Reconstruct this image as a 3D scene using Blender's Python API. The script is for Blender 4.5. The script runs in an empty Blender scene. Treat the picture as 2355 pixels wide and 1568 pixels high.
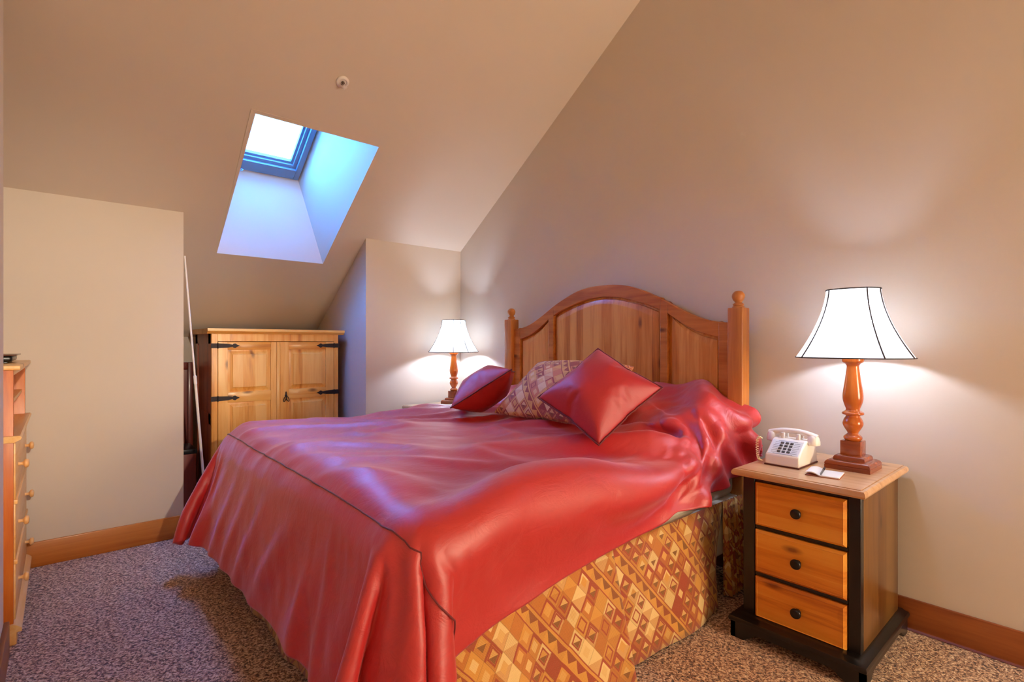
import bpy, bmesh, math, random
from mathutils import Vector, Matrix, noise, Euler
S = bpy.context.scene
C = S.collection
PI = math.pi
random.seed(7)

# ------------------------------------------------------------------ helpers
def link_mesh(name, bm, mat=None, parent=None, smooth=False, auto=None, loc=None):
    m = bpy.data.meshes.new(name)
    bmesh.ops.recalc_face_normals(bm, faces=bm.faces[:])
    bm.to_mesh(m); bm.free()
    if mat: m.materials.append(mat)
    if smooth:
        for p in m.polygons: p.use_smooth = True
    if auto is not None:
        m.set_sharp_from_angle(angle=math.radians(auto))
    o = bpy.data.objects.new(name, m); C.objects.link(o)
    if parent: o.parent = parent
    if loc: o.location = loc
    return o
def empty(name, loc=(0, 0, 0), rz=0, label=None, cat=None, group=None):
    o = bpy.data.objects.new(name, None); C.objects.link(o)
    o.location = loc; o.rotation_euler = (0, 0, rz); o.empty_display_size = .1
    tag(o, label, cat, group)
    return o
def tag(o, label=None, cat=None, group=None, kind=None):
    if label: o['label'] = label
    if cat: o['category'] = cat
    if group: o['group'] = group
    if kind: o['kind'] = kind
    return o
def bx(bm, x0, x1, y0, y1, z0, z1, bev=0, seg=2):
    r = bmesh.ops.create_cube(bm, size=1)
    for v in r['verts']:
        v.co = Vector(((x0+x1)/2+v.co.x*(x1-x0), (y0+y1)/2+v.co.y*(y1-y0), (z0+z1)/2+v.co.z*(z1-z0)))
    if bev:
        es = list({e for v in r['verts'] for e in v.link_edges})
        bmesh.ops.bevel(bm, geom=es, offset=bev, segments=seg, profile=.5, affect='EDGES')
def box(name, x0, x1, y0, y1, z0, z1, mat, parent=None, bev=.003, seg=2):
    bm = bmesh.new(); bx(bm, x0, x1, y0, y1, z0, z1, bev, seg)
    return link_mesh(name, bm, mat, parent, smooth=bev > 0, auto=35 if bev > 0 else None)
def lathe(bm, prof, n=32, cx=0, cy=0, z0=0, axis='Z', cap=True):
    rings = []
    for r, z in prof:
        ring = []
        for k in range(n):
            a = 2*PI*k/n
            p = (r*math.cos(a), r*math.sin(a), z)
            if axis == 'X': p = (p[2], p[0], p[1])
            elif axis == 'Y': p = (p[0], p[2], p[1])
            ring.append(bm.verts.new((p[0]+cx, p[1]+cy, p[2]+z0)))
        rings.append(ring)
    for a, b in zip(rings, rings[1:]):
        for k in range(n):
            bm.faces.new((a[k], a[(k+1) % n], b[(k+1) % n], b[k]))
    if cap:
        bm.faces.new(rings[0]); bm.faces.new(rings[-1][::-1])
def smoothprof(p, k=4):
    out = []
    n = len(p)
    for i in range(n-1):
        p0 = p[max(i-1, 0)]; p1 = p[i]; p2 = p[i+1]; p3 = p[min(i+2, n-1)]
        for s in range(k):
            t = s/k
            out.append(tuple(.5*((2*p1[q])+(-p0[q]+p2[q])*t+(2*p0[q]-5*p1[q]+4*p2[q]-p3[q])*t*t+(-p0[q]+3*p1[q]-3*p2[q]+p3[q])*t**3) for q in range(len(p1))))
    out.append(tuple(p[-1]))
    return out
def tube(bm, pts, r, n=8, closed=False, cap=True):
    pts = [Vector(p) for p in pts]; N = len(pts); rings = []
    up = None
    for i, p in enumerate(pts):
        if closed: t = (pts[(i+1) % N]-pts[i-1])
        else: t = pts[min(i+1, N-1)]-pts[max(i-1, 0)]
        if t.length < 1e-9: t = Vector((0, 0, 1))
        t.normalize()
        if up is None:
            up = t.orthogonal().normalized()
        up = (up-t*up.dot(t))
        if up.length < 1e-6: up = t.orthogonal()
        up.normalize(); s = t.cross(up)
        rr = r[i] if isinstance(r, (list, tuple)) else r
        rings.append([bm.verts.new(p+(up*math.cos(2*PI*k/n)+s*math.sin(2*PI*k/n))*rr) for k in range(n)])
    m = N if closed else N-1
    for i in range(m):
        a = rings[i]; b = rings[(i+1) % N]
        for k in range(n):
            bm.faces.new((a[k], a[(k+1) % n], b[(k+1) % n], b[k]))
    if cap and not closed:
        bm.faces.new(rings[0][::-1]); bm.faces.new(rings[-1])
def prism(bm, poly, axis, a0, a1):
    """poly of 2D points extruded along axis. X: (y,z)  Y: (x,z)  Z: (x,y)"""
    def P(p, a):
        return {'X': (a, p[0], p[1]), 'Y': (p[0], a, p[1]), 'Z': (p[0], p[1], a)}[axis]
    A = [bm.verts.new(P(p, a0)) for p in poly]; B = [bm.verts.new(P(p, a1)) for p in poly]
    n = len(poly)
    fs = [bm.faces.new(A), bm.faces.new(B[::-1])]
    for k in range(n):
        fs.append(bm.faces.new((A[k], B[k], B[(k+1) % n], A[(k+1) % n])))
    return fs
def interp(tab, x):
    x = abs(x)
    if x <= tab[0][0]: return tab[0][1]
    for (a, va), (b, vb) in zip(tab, tab[1:]):
        if x <= b: return va+(vb-va)*(x-a)/(b-a)
    return tab[-1][1]
def bevel_mod(o, w, seg=2, ang=35):
    m = o.modifiers.new('bevel', 'BEVEL'); m.width = w; m.segments = seg
    m.limit_method = 'ANGLE'; m.angle_limit = math.radians(ang)
    for p in o.data.polygons: p.use_smooth = True
    o.data.set_sharp_from_angle(angle=math.radians(40))
    return o

# ------------------------------------------------------------------ node maths
def srgb(r, g, b):
    f = lambda c: (c/255/12.92) if c/255 <= .04045 else ((c/255+.055)/1.055)**2.4
    return (f(r), f(g), f(b), 1)
class G:
    """tiny wrapper round a material node tree"""
    def __init__(s, name):
        s.m = bpy.data.materials.new(name); s.m.use_nodes = True
        s.nt = s.m.node_tree; s.N = s.nt.nodes; s.L = s.nt.links
        s.N.clear()
        s.out = s.N.new('ShaderNodeOutputMaterial')
        s.b = s.N.new('ShaderNodeBsdfPrincipled')
        s.L.new(s.b.outputs[0], s.out.inputs[0])
    def put(s, sock, v):
        if isinstance(v, bpy.types.NodeSocket): s.L.new(v, sock)
        else: sock.default_value = v
    def math(s, op, a, b=None, c=None):
        n = s.N.new('ShaderNodeMath'); n.operation = op
        s.put(n.inputs[0], a)
        if b is not None: s.put(n.inputs[1], b)
        if c is not None: s.put(n.inputs[2], c)
        return n.outputs[0]
    def mix(s, f, a, b, mode='MIX'):
        n = s.N.new('ShaderNodeMix'); n.data_type = 'RGBA'; n.blend_type = mode
        s.put(n.inputs[0], f); s.put(n.inputs[6], a); s.put(n.inputs[7], b)
        return n.outputs[2]
    def coord(s, kind='Object', scale=(1, 1, 1), rot=(0, 0, 0), loc=(0, 0, 0)):
        t = s.N.new('ShaderNodeTexCoord'); m = s.N.new('ShaderNodeMapping')
        m.inputs['Scale'].default_value = scale; m.inputs['Rotation'].default_value = rot; m.inputs['Location'].default_value = loc
        s.L.new(t.outputs[kind], m.inputs[0]); return m.outputs[0]
    def noise(s, vec, scale=5, detail=3, rough=.5, dist=0, col=False):
        n = s.N.new('ShaderNodeTexNoise'); s.L.new(vec, n.inputs['Vector'])
        n.inputs['Scale'].default_value = scale; n.inputs['Detail'].default_value = detail
        n.inputs['Roughness'].default_value = rough; n.inputs['Distortion'].default_value = dist
        return n.outputs['Color' if col else 'Fac']
    def ramp(s, f, stops, interp='LINEAR'):
        n = s.N.new('ShaderNodeValToRGB'); s.put(n.inputs[0], f); e = n.color_ramp.elements
        n.color_ramp.interpolation = interp
        e[0].position, e[0].color = stops[0]; e[1].position, e[1].color = stops[1]
        for p, c in stops[2:]:
            k = e.new(p); k.color = c
        return n.outputs[0]
    def sep(s, v):
        n = s.N.new('ShaderNodeSeparateXYZ'); s.L.new(v, n.inputs[0]); return n.outputs
    def comb(s, x, y, z=0.0):
        n = s.N.new('ShaderNodeCombineXYZ'); s.put(n.inputs[0], x); s.put(n.inputs[1], y); s.put(n.inputs[2], z); return n.outputs[0]
    def white(s, v):
        n = s.N.new('ShaderNodeTexWhiteNoise'); n.noise_dimensions = '3D'; s.L.new(v, n.inputs[0]); return n.outputs['Value']
    def bump(s, h, strength=.3, dist=.01, normal=None):
        n = s.N.new('ShaderNodeBump'); n.inputs['Strength'].default_value = strength; n.inputs['Distance'].default_value = dist
        s.put(n.inputs['Height'], h)
        if normal: s.L.new(normal, n.inputs['Normal'])
        return n.outputs[0]
    def set(s, **k):
        names = dict(col='Base Color', rough='Roughness', metal='Metallic', normal='Normal', sheen='Sheen Weight', sheenr='Sheen Roughness',
                     sheent='Sheen Tint', spec='Specular IOR Level', coat='Coat Weight', coatr='Coat Roughness', emit='Emission Color', emits='Emission Strength',
                     trans='Transmission Weight', alpha='Alpha', aniso='Anisotropic', sub='Subsurface Weight', spect='Specular Tint')
        for a, v in k.items(): s.put(s.b.inputs[names[a]], v)
        return s
def plain(name, c, rough=.5, **k):
    g = G(name); g.set(col=c, rough=rough, **k)
    return g.m
def paint(name, c, c2, rough=.75):
    g = G(name); v = g.coord('Object')
    n = g.noise(v, 1.3, 3, .5)
    g.set(col=g.mix(n, c, c2), rough=rough, spec=.3)
    o = g.noise(v, 160, 4, .6)
    g.set(normal=g.bump(o, .10, .002))
    return g.m
def wood(name, light, mid, dark, axis='Z', plank=0, across='Y', knots=.5, rough=.38, scale=1, coat=.25, seed=0):
    """grain along axis (object space); planks are strips of width `plank` side by side along `across`"""
    g = G(name)
    sc = {'X': (1.6, 22, 22), 'Y': (22, 1.6, 22), 'Z': (22, 22, 1.6)}[axis]
    v = g.coord('Object', tuple(q*scale for q in sc), loc=(seed*3.1, seed*1.7, seed*2.3))
    raw = g.coord('Object'); x, y, z = g.sep(raw)
    a = {'X': x, 'Y': y, 'Z': z}
    if plank:
        idx = g.math('FLOOR', g.math('DIVIDE', g.math('ADD', a[across], 31.7), plank))
        h = g.white(g.comb(idx, seed*1.37+.5, 2.0))
        off = g.comb(g.math('MULTIPLY', h, 37.0), g.math('MULTIPLY', h, 91.0), g.math('MULTIPLY', h, 53.0))
        ad = g.N.new('ShaderNodeVectorMath'); ad.operation = 'ADD'; g.L.new(v, ad.inputs[0]); g.L.new(off, ad.inputs[1]); v = ad.outputs[0]
    else: h = None
    n1 = g.noise(v, .35, 4, .55, 1.4)
    n2 = g.noise(v, 2.4, 4, .6, .4)
    f = g.math('MULTIPLY_ADD', n2, .35, g.math('MULTIPLY', n1, .75))
    if h is not None: f = g.math('ADD', f, g.math('MULTIPLY', g.math('SUBTRACT', h, .5), .22))
    col = g.ramp(f, [(.30, dark), (.47, mid), (.68, light)])
    if knots:
        o1, o2 = [a[q] for q in 'XYZ' if q != axis]
        kv = g.comb(g.math('MULTIPLY_ADD', g.math('ADD', o1, o2), 9.0, seed*.77+.3), g.math('MULTIPLY_ADD', a[axis], 3.6, seed*.53+.1), 0.0)
        vo = g.N.new('ShaderNodeTexVoronoi'); vo.voronoi_dimensions = '2D'; g.L.new(kv, vo.inputs['Vector']); vo.inputs['Scale'].default_value = .62
        sel = g.math('GREATER_THAN', g.sep(vo.outputs['Color'])[0], 1-knots*.5)
        d = vo.outputs['Distance']
        k1 = g.math('MULTIPLY', g.math('SUBTRACT', 1.0, g.math('SMOOTH_MIN', g.math('MULTIPLY', d, 9.5), 1.0, .15)), sel)
        k1 = g.math('MAXIMUM', k1, 0.0)
        kn = g.noise(kv, 6, 3, .6)
        col = g.mix(g.math('MINIMUM', g.math('MULTIPLY', k1, g.math('ADD', kn, .6)), .8), col, (dark[0]*.33, dark[1]*.25, dark[2]*.25, 1))
    g.set(col=col, rough=rough, coat=coat, coatr=.18, spec=.4, normal=g.bump(n2, .06, .002))
    return g.m

# ------------------------------------------------------------------ materials
wall_m = paint('wall_paint', srgb(213, 202, 187), srgb(209, 197, 181))
ceil_m = paint('ceiling_paint', srgb(212, 198, 180), srgb(208, 193, 174))
HONEY = (srgb(226, 170, 98), srgb(205, 138, 62), srgb(160, 92, 30))
pine_h = wood('honey_pine_planks', srgb(230, 166, 84), srgb(204, 128, 50), srgb(154, 80, 24), 'Z', .062, 'Y', .8, seed=1)
pine_y = wood('honey_pine_rail', srgb(206, 130, 58), srgb(178, 100, 36), srgb(136, 66, 18), 'Y', 0, knots=.35, seed=2)
pine_post = wood('honey_pine_post', srgb(208, 134, 60), srgb(180, 104, 38), srgb(138, 68, 20), 'Z', 0, knots=.4, seed=3)
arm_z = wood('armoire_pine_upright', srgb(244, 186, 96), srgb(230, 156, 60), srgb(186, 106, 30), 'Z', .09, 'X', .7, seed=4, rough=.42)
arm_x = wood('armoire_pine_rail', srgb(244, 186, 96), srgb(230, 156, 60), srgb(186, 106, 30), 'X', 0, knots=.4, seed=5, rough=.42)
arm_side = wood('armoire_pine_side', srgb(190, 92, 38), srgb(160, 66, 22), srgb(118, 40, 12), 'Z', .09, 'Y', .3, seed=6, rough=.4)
dr_side = wood('dresser_pine_side', srgb(216, 126, 44), srgb(198, 100, 24), srgb(156, 66, 12), 'Z', .11, 'X', .6, seed=7)
dr_front = wood('dresser_pine_front', srgb(240, 196, 132), srgb(230, 172, 96), srgb(196, 124, 56), 'Y', 0, knots=.4, seed=8)
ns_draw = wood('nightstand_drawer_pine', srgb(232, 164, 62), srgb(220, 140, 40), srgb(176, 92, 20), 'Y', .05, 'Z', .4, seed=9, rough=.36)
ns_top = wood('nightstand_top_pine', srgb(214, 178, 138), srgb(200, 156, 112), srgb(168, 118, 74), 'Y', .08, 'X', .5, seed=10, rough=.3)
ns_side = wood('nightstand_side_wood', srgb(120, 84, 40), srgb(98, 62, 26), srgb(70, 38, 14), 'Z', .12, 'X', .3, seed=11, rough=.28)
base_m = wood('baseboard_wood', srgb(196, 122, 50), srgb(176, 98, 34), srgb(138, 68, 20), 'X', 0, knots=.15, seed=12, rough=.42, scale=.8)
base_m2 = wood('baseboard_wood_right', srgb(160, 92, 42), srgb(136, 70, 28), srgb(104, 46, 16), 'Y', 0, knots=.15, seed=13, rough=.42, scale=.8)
lamp_wood = wood('lamp_turned_wood', srgb(196, 104, 34), srgb(172, 78, 20), srgb(128, 46, 12), 'Z', 0, knots=0, seed=14, rough=.22, coat=.6)
lamp_wood_d = wood('lamp_base_dark_wood', srgb(158, 78, 32), srgb(132, 56, 22), srgb(96, 32, 12), 'Y', 0, knots=0, seed=15, rough=.25, coat=.5)
dark_wood = wood('dark_red_wood', srgb(120, 34, 16), srgb(92, 20, 10), srgb(60, 10, 6), 'Z', .2, 'X', 0, seed=16, rough=.4)
black_paint = plain('black_paint', srgb(16, 14, 14), .32, coat=.3, spec=.4)
black_iron = plain('black_iron', srgb(34, 20, 20), .5, metal=.4)
black_plastic = plain('black_plastic', srgb(14, 13, 14), .3)
white_plastic = plain('white_plastic', srgb(238, 232, 224), .3, spec=.5)
key_m = plain('phone_key_grey', srgb(70, 68, 72), .45)
plate_m = plain('phone_faceplate', srgb(222, 226, 232), .3)
print_m = plain('phone_print_grey', srgb(128, 132, 142), .6)
paper_m = plain('paper_white', srgb(240, 240, 240), .7)
card_m = plain('card_brown', srgb(168, 96, 66), .7)
silver_m = plain('silver_pen', srgb(120, 124, 128), .28, metal=.7)
cord_m = plain('cord_cream', srgb(232, 206, 160), .4)
sheet_m = plain('white_sheet', srgb(228, 222, 208), .85)
pole_m = plain('white_enamel', srgb(240, 232, 220), .35)
brass_m = plain('brass', srgb(190, 160, 100), .3, metal=.9)
screen_frame = plain('window_frame_backlit', srgb(108, 124, 140), .45)  # darker grey-blue: the frame's backlit shade is put into its colour
sprk_m = plain('sprinkler_white', srgb(232, 224, 216), .4)
chrome_m = plain('sprinkler_metal', srgb(110, 96, 88), .3, metal=.8)
pine_knob = plain('pine_knob', srgb(228, 176, 112), .35, coat=.3)

def carpet():
    g = G('carpet_loop_pile'); v = g.coord('Object', (1, 1, 1), rot=(0, 0, .6))
    w = g.noise(v, 14, 2, .5, col=True)
    ad = g.N.new('ShaderNodeVectorMath'); ad.operation = 'MULTIPLY_ADD'
    g.L.new(w, ad.inputs[0]); ad.inputs[1].default_value = (.03, .03, .03); g.L.new(v, ad.inputs[2])
    vo = g.N.new('ShaderNodeTexVoronoi'); g.L.new(ad.outputs[0], vo.inputs['Vector']); vo.inputs['Scale'].default_value = 150
    n = g.noise(ad.outputs[0], 120, 3, .65)
    n2 = g.noise(ad.outputs[0], 66, 2, .6)
    f = g.math('ADD', g.math('MULTIPLY', n, .6), g.math('MULTIPLY', n2, .4))
    col = g.ramp(f, [(.40, srgb(66, 42, 34)), (.47, srgb(146, 104, 80)), (.53, srgb(214, 174, 138)), (.61, srgb(244, 220, 190))])
    g.set(col=col, rough=.95, spec=.1, sheen=.25, sheenr=.6)
    g.set(normal=g.bump(g.math('ADD', f, g.math('MULTIPLY', vo.outputs['Distance'], -.35)), .9, .012))
    return g.m
carpet_m = carpet()

def satin(name, c1, c2, bumps=.25, fine=55, rough=.5, coat=.25, sheen=.5):
    g = G(name); v = g.coord('Object')
    n = g.noise(v, 3.0, 3, .5)
    st = g.coord('Object', (9, 22, 14), rot=(0, 0, .35))
    w = g.noise(st, 1.0, 4, .62, .8)
    f = g.noise(v, fine, 3, .6)
    g.set(col=g.mix(n, c1, c2), rough=rough, spec=.8, sheen=sheen, sheenr=.4, sheent=(1, .6, .78, 1), coat=coat, coatr=.5)
    b1 = g.bump(w, bumps, .02)
    g.set(normal=g.bump(f, .10, .003, b1))
    return g.m
duvet_m = satin('burgundy_satin', srgb(198, 20, 17), srgb(184, 16, 16), .24, coat=.6)
cush_m = satin('crimson_cushion_satin', srgb(186, 16, 38), srgb(174, 14, 28), .12, rough=.52, coat=.1, sheen=.2)
cush_m2 = satin('red_cushion_satin', srgb(196, 36, 24), srgb(186, 28, 22), .12, rough=.52, coat=.1, sheen=.2)
pipe_m = plain('dark_red_piping', srgb(112, 14, 26), .6, sheen=.2)

def ikat(name, p=.052, el=1.3, lit_pink=0.0):
    """woven kilim pattern of stacked diamonds, chevrons and slanting bands in UV metres"""
    g = G(name)
    uv = g.coord('UV'); u, v, _ = g.sep(uv)
    wob = g.noise(uv, 6, 2, .5)
    u = g.math('ADD', u, g.math('MULTIPLY', g.math('SUBTRACT', wob, .5), .02))
    k = 1/(p*1.4142)
    a = g.math('MULTIPLY', g.math('ADD', g.math('MULTIPLY', u, el), v), k)
    b = g.math('MULTIPLY', g.math('SUBTRACT', g.math('MULTIPLY', u, el), v), k)
    ia, ib = g.math('FLOOR', a), g.math('FLOOR', b)
    fa = g.math('SUBTRACT', g.math('SUBTRACT', a, ia), .5); fb = g.math('SUBTRACT', g.math('SUBTRACT', b, ib), .5)
    aa, ab = g.math('ABSOLUTE', fa), g.math('ABSOLUTE', fb)
    dch = g.math('MAXIMUM', aa, ab)
    h1 = g.white(g.comb(ia, ib, 1.0)); h2 = g.white(g.comb(ia, ib, 7.0)); h3 = g.white(g.comb(ia, ib, 13.0)); h4 = g.white(g.comb(ia, ib, 23.0))
    cream = srgb(228, 196, 132); gold = srgb(208, 144, 56); orange = srgb(186, 104, 32); red = srgb(156, 26, 26); brown = srgb(120, 64, 20)
    if lit_pink:
        cream = srgb(236, 204, 160); gold = srgb(226, 172, 104); orange = srgb(214, 128, 96); red = srgb(158, 32, 52); brown = srgb(128, 50, 44)  # paler, pinker palette puts the light on the sham into its colours
    col = g.ramp(h1, [(0, cream), (.24, gold), (.58, orange), (.80, red)], 'CONSTANT')
    lo = g.math('LESS_THAN', g.math('SUBTRACT', fa, fb), 0.0)       # lower half of each diamond
    col = g.mix(g.math('MULTIPLY', g.math('MULTIPLY', lo, g.math('GREATER_THAN', h2, .35)), .55), col, orange)
    inner = g.math('MULTIPLY', g.math('LESS_THAN', dch, .24), g.math('GREATER_THAN', h3, .25))
    col = g.mix(inner, col, g.mix(h2, cream, gold))
    tri = g.math('MULTIPLY', g.math('MULTIPLY', inner, lo), g.math('GREATER_THAN', h4, .45))
    col = g.mix(tri, col, brown)
    ring = g.math('MULTIPLY', g.math('MULTIPLY', g.math('GREATER_THAN', dch, .25), g.math('LESS_THAN', dch, .35)), g.math('GREATER_THAN', h4, .62))
    col = g.mix(ring, col, red)
    che = g.math('MULTIPLY', g.math('MULTIPLY', g.math('GREATER_THAN', g.math('MAXIMUM', fa, g.math('MULTIPLY', fb, -1.0)), .36), g.math('GREATER_THAN', h3, .52)), g.math('GREATER_THAN', h2, .25))
    col = g.mix(che, col, red)
    edge = g.math('GREATER_THAN', dch, .475)
    col = g.mix(g.math('MULTIPLY', edge, .35), col, brown)
    # slanting plain bands with a row of triangles
    m5 = g.math('MODULO', g.math('ADD', ia, 500.0), 5.0)
    band = g.math('LESS_THAN', m5, .5)
    saw = g.math('ABSOLUTE', g.math('SUBTRACT', g.math('FRACT', g.math('MULTIPLY', b, 1.0)), .5))
    t2 = g.math('MULTIPLY', g.math('LESS_THAN', saw, g.math('ADD', fa, .28)), g.math('LESS_THAN', aa, .26))
    bc = g.mix(t2, gold, g.mix(h2, red, brown))
    bc = g.mix(g.math('GREATER_THAN', aa, .43), bc, red)
    col = g.mix(band, col, bc)
    # weft hatch
    hat = g.math('SINE', g.math('MULTIPLY', v, 1500.0))
    hm = g.math('MULTIPLY', g.math('GREATER_THAN', hat, .2), g.math('MULTIPLY', g.math('GREATER_THAN', h4, .4), .35))
    col = g.mix(hm, col, brown)
    fn = g.noise(uv, 400, 2, .5)
    col = g.mix(g.math('MULTIPLY', fn, .25), col, cream)
    g.set(col=col, rough=.8, sheen=.2, spec=.2, normal=g.bump(g.math('ADD', fn, g.math('MULTIPLY', hat, .3)), .35, .002))
    return g.m
skirt_m = ikat('kilim_weave_skirt', .066, 1.25)
sham_m = ikat('kilim_weave_sham', .050, 1.0, 1)

def shade_mat():
    g = G('lampshade_fabric')
    d = g.N.new('ShaderNodeBsdfDiffuse'); t = g.N.new('ShaderNodeBsdfTranslucent'); mx = g.N.new('ShaderNodeMixShader')
    d.inputs[0].default_value = (.82, .8, .76, 1); t.inputs[0].default_value = (.86, .86, .84, 1); mx.inputs[0].default_value = .55
    g.L.new(d.outputs[0], mx.inputs[1]); g.L.new(t.outputs[0], mx.inputs[2]); g.L.new(mx.outputs[0], g.out.inputs[0])
    g.N.remove(g.b)
    return g.m
shade_m = shade_mat()
rib_m = plain('lampshade_trim_grey', srgb(62, 56, 52), .9)

# ------------------------------------------------------------------ room shell
K = .68; WY = 4.01; WX = 2.847; ZK = 2.137
def zc(y): return ZK+K*(WY-y)
def plane_solid(name, quads, mat, th=.1, kind='structure'):
    """quads given counter-clockwise seen from inside the room; thickened outward"""
    bm = bmesh.new(); vs = {}
    for q in quads:
        f = []
        for p in q:
            k = tuple(round(a, 4) for a in p)
            if k not in vs: vs[k] = bm.verts.new(p)
            f.append(vs[k])
        bm.faces.new(f)
    m = bpy.data.meshes.new(name); bm.to_mesh(m); bm.free(); m.materials.append(mat)
    o = bpy.data.objects.new(name, m); C.objects.link(o)
    md = o.modifiers.new('thickness', 'SOLIDIFY'); md.thickness = th; md.offset = -1
    o['kind'] = kind
    return o
LX = -.75; BY = -3.0; SX = -.175; SY = 2.93; YT = 1.71; ZT = zc(YT)
HX0, HX1, HY0, HY1 = .866, 1.652, 3.295, 4.305
AX0, AX1, AY = .612, 1.895, 5.2
# floor
plane_solid('floor', [[(LX-.1, BY-.1, 0), (WX+.1, BY-.1, 0), (WX+.1, AY+.1, 0), (LX-.1, AY+.1, 0)]], carpet_m, .08)
# ceiling: slope with the skylight hole, then a level part further back
xs = [LX, AX0, HX0, HX1, AX1, WX]; ys = [YT, HY0, WY, HY1, AY]
cq = []
for j in range(4):
    for i in range(5):
        if j >= 2 and (i == 0 or i == 4): continue
        if i == 2 and j in (1, 2): continue
        x0, x1, y0, y1 = xs[i], xs[i+1], ys[j], ys[j+1]
        cq.append([(x0, y0, zc(y0)), (x0, y1, zc(y1)), (x1, y1, zc(y1)), (x1, y0, zc(y0))])
cq.append([(LX, BY, ZT), (LX, YT, ZT), (WX, YT, ZT), (WX, BY, ZT)])
plane_solid('ceiling', cq, ceil_m, .06)
# skylight shaft
OFF = .69
def zo(y, off=OFF): return zc(y)+off
GX0, GX1, GY0, GY1 = .88, 1.44, 3.52, 4.305
h = [(HX0, HY0, zc(HY0)), (HX1, HY0, zc(HY0)), (HX1, HY1, zc(HY1)), (HX0, HY1, zc(HY1))]
w = [(GX0, GY0, zo(GY0)), (GX1, GY0, zo(GY0)), (GX1, GY1, zo(GY1)), (GX0, GY1, zo(GY1))]
sq = [[h[(k+1) % 4], h[k], w[k], w[(k+1) % 4]] for k in range(4)]
plane_solid('trim_1', sq, ceil_m, .04)
# walls
def wall(name, quads): return plane_solid(name, quads, wall_m, .1)
wall('wall_right', [[(WX, BY, 0), (WX, BY, ZT), (WX, YT, ZT), (WX, WY, ZK), (WX, WY, 0)]])
wall('wall_far', [[(LX, WY, 0), (AX0, WY, 0), (AX0, WY, ZK), (LX, WY, ZK)],
                  [(AX1, WY, 0), (WX, WY, 0), (WX, WY, ZK), (AX1, WY, ZK)]][::1])
wall('wall_alcove_left', [[(AX0, WY+.1, 0), (AX0, AY, 0), (AX0, AY, zc(AY)), (AX0, WY+.1, zc(WY+.1))]])
wall('wall_alcove_right', [[(AX1, AY, 0), (AX1, WY+.1, 0), (AX1, WY+.1, zc(WY+.1)), (AX1, AY, zc(AY))]])
wall('wall_alcove_back', [[(AX0, AY, 0), (AX1, AY, 0), (AX1, AY, zc(AY)), (AX0, AY, zc(AY))]])
wall('wall_left', [[(SX, BY, 0), (SX, SY, 0), (SX, SY, zc(SY)), (SX, YT, ZT), (SX, BY, ZT)],
                   [(SX, SY, 0), (LX, SY, 0), (LX, SY, zc(SY)), (SX, SY, zc(SY))],
                   [(LX, SY, 0), (LX, WY, 0), (LX, WY, ZK), (LX, SY, zc(SY))]])
BWX0, BWX1, BWZ0, BWZ1 = 1.80, 2.70, .50, 1.95      # opening for the added fill window behind the camera
wall('wall_back', [[(WX, BY, 0), (SX, BY, 0), (SX, BY, BWZ0), (WX, BY, BWZ0)], [(WX, BY, BWZ1), (SX, BY, BWZ1), (SX, BY, ZT), (WX, BY, ZT)],
                   [(BWX0, BY, BWZ0), (SX, BY, BWZ0), (SX, BY, BWZ1), (BWX0, BY, BWZ1)], [(WX, BY, BWZ0), (BWX1, BY, BWZ0), (BWX1, BY, BWZ1), (WX, BY, BWZ1)]])
# baseboards
def baseboard(name, x0, x1, y0, y1, mat):
    o = box(name, x0, x1, y0, y1, 0, .142, mat, None, .004, 2); o['kind'] = 'structure'; return o
baseboard('baseboard_far', LX, AX0, WY-.018, WY, base_m)
baseboard('baseboard_far', AX1, WX, WY-.018, WY, base_m)
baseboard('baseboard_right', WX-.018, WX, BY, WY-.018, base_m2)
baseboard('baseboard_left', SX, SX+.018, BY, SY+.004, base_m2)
baseboard('baseboard_alcove', AX0, AX1, AY-.018, AY, base_m)
baseboard('baseboard_back', SX, WX, BY, BY+.018, base_m)

# skylight window: stepped frame, glass and crank handle
sl = math.atan(K)
win = empty('window_1', ((GX0+GX1)/2, (GY0+GY1)/2, zo((GY0+GY1)/2)))
win.rotation_euler = (-sl, 0, 0); win['kind'] = 'structure'
hw = (GX1-GX0)/2; hl = (GY1-GY0)/2/math.cos(sl)
def frame_ring(name, w0, w1, z0, z1, mat, parent, bot=0):
    bm = bmesh.new()
    X1_, Y1_, X0_, Y0_ = hw-w0, hl-w0, hw-w1, hl-w1
    bx(bm, -X1_, -X0_, -Y1_, Y1_, z0, z1); bx(bm, X0_, X1_, -Y1_, Y1_, z0, z1)
    bx(bm, -X0_, X0_, -Y1_, -Y0_, z0, z1); bx(bm, -X0_, X0_, Y0_-bot*1.6, Y1_, z0, z1)
    return bevel_mod(link_mesh(name, bm, mat, parent), .003)
frame_ring('window_frame', 0, .040, -.055, .05, screen_frame, win, .03)
frame_ring('window_sash', .036, .066, -.030, .045, screen_frame, win, .03)
frame_ring('window_bead', .062, .084, -.012, .02, screen_frame, win, .03)
def glass_mat():
    g = G('skylight_glass')
    t = g.N.new('ShaderNodeBsdfTransparent'); gl = g.N.new('ShaderNodeBsdfGlossy'); mx = g.N.new('ShaderNodeMixShader')
    t.inputs[0].default_value = (.96, .98, 1, 1); gl.inputs['Roughness'].default_value = .02; mx.inputs[0].default_value = .04
    g.L.new(t.outputs[0], mx.inputs[1]); g.L.new(gl.outputs[0], mx.inputs[2]); g.L.new(mx.outputs[0], g.out.inputs[0]); g.N.remove(g.b)
    return g.m
bm = bmesh.new(); bx(bm, -hw+.05, hw-.05, -hl+.05, hl-.05, .004, .010)
link_mesh('window_pane', bm, glass_mat(), win)
bm = bmesh.new(); lathe(bm, [(.012, 0), (.012, -.012), (.006, -.016), (.006, -.03)], 12)
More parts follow.
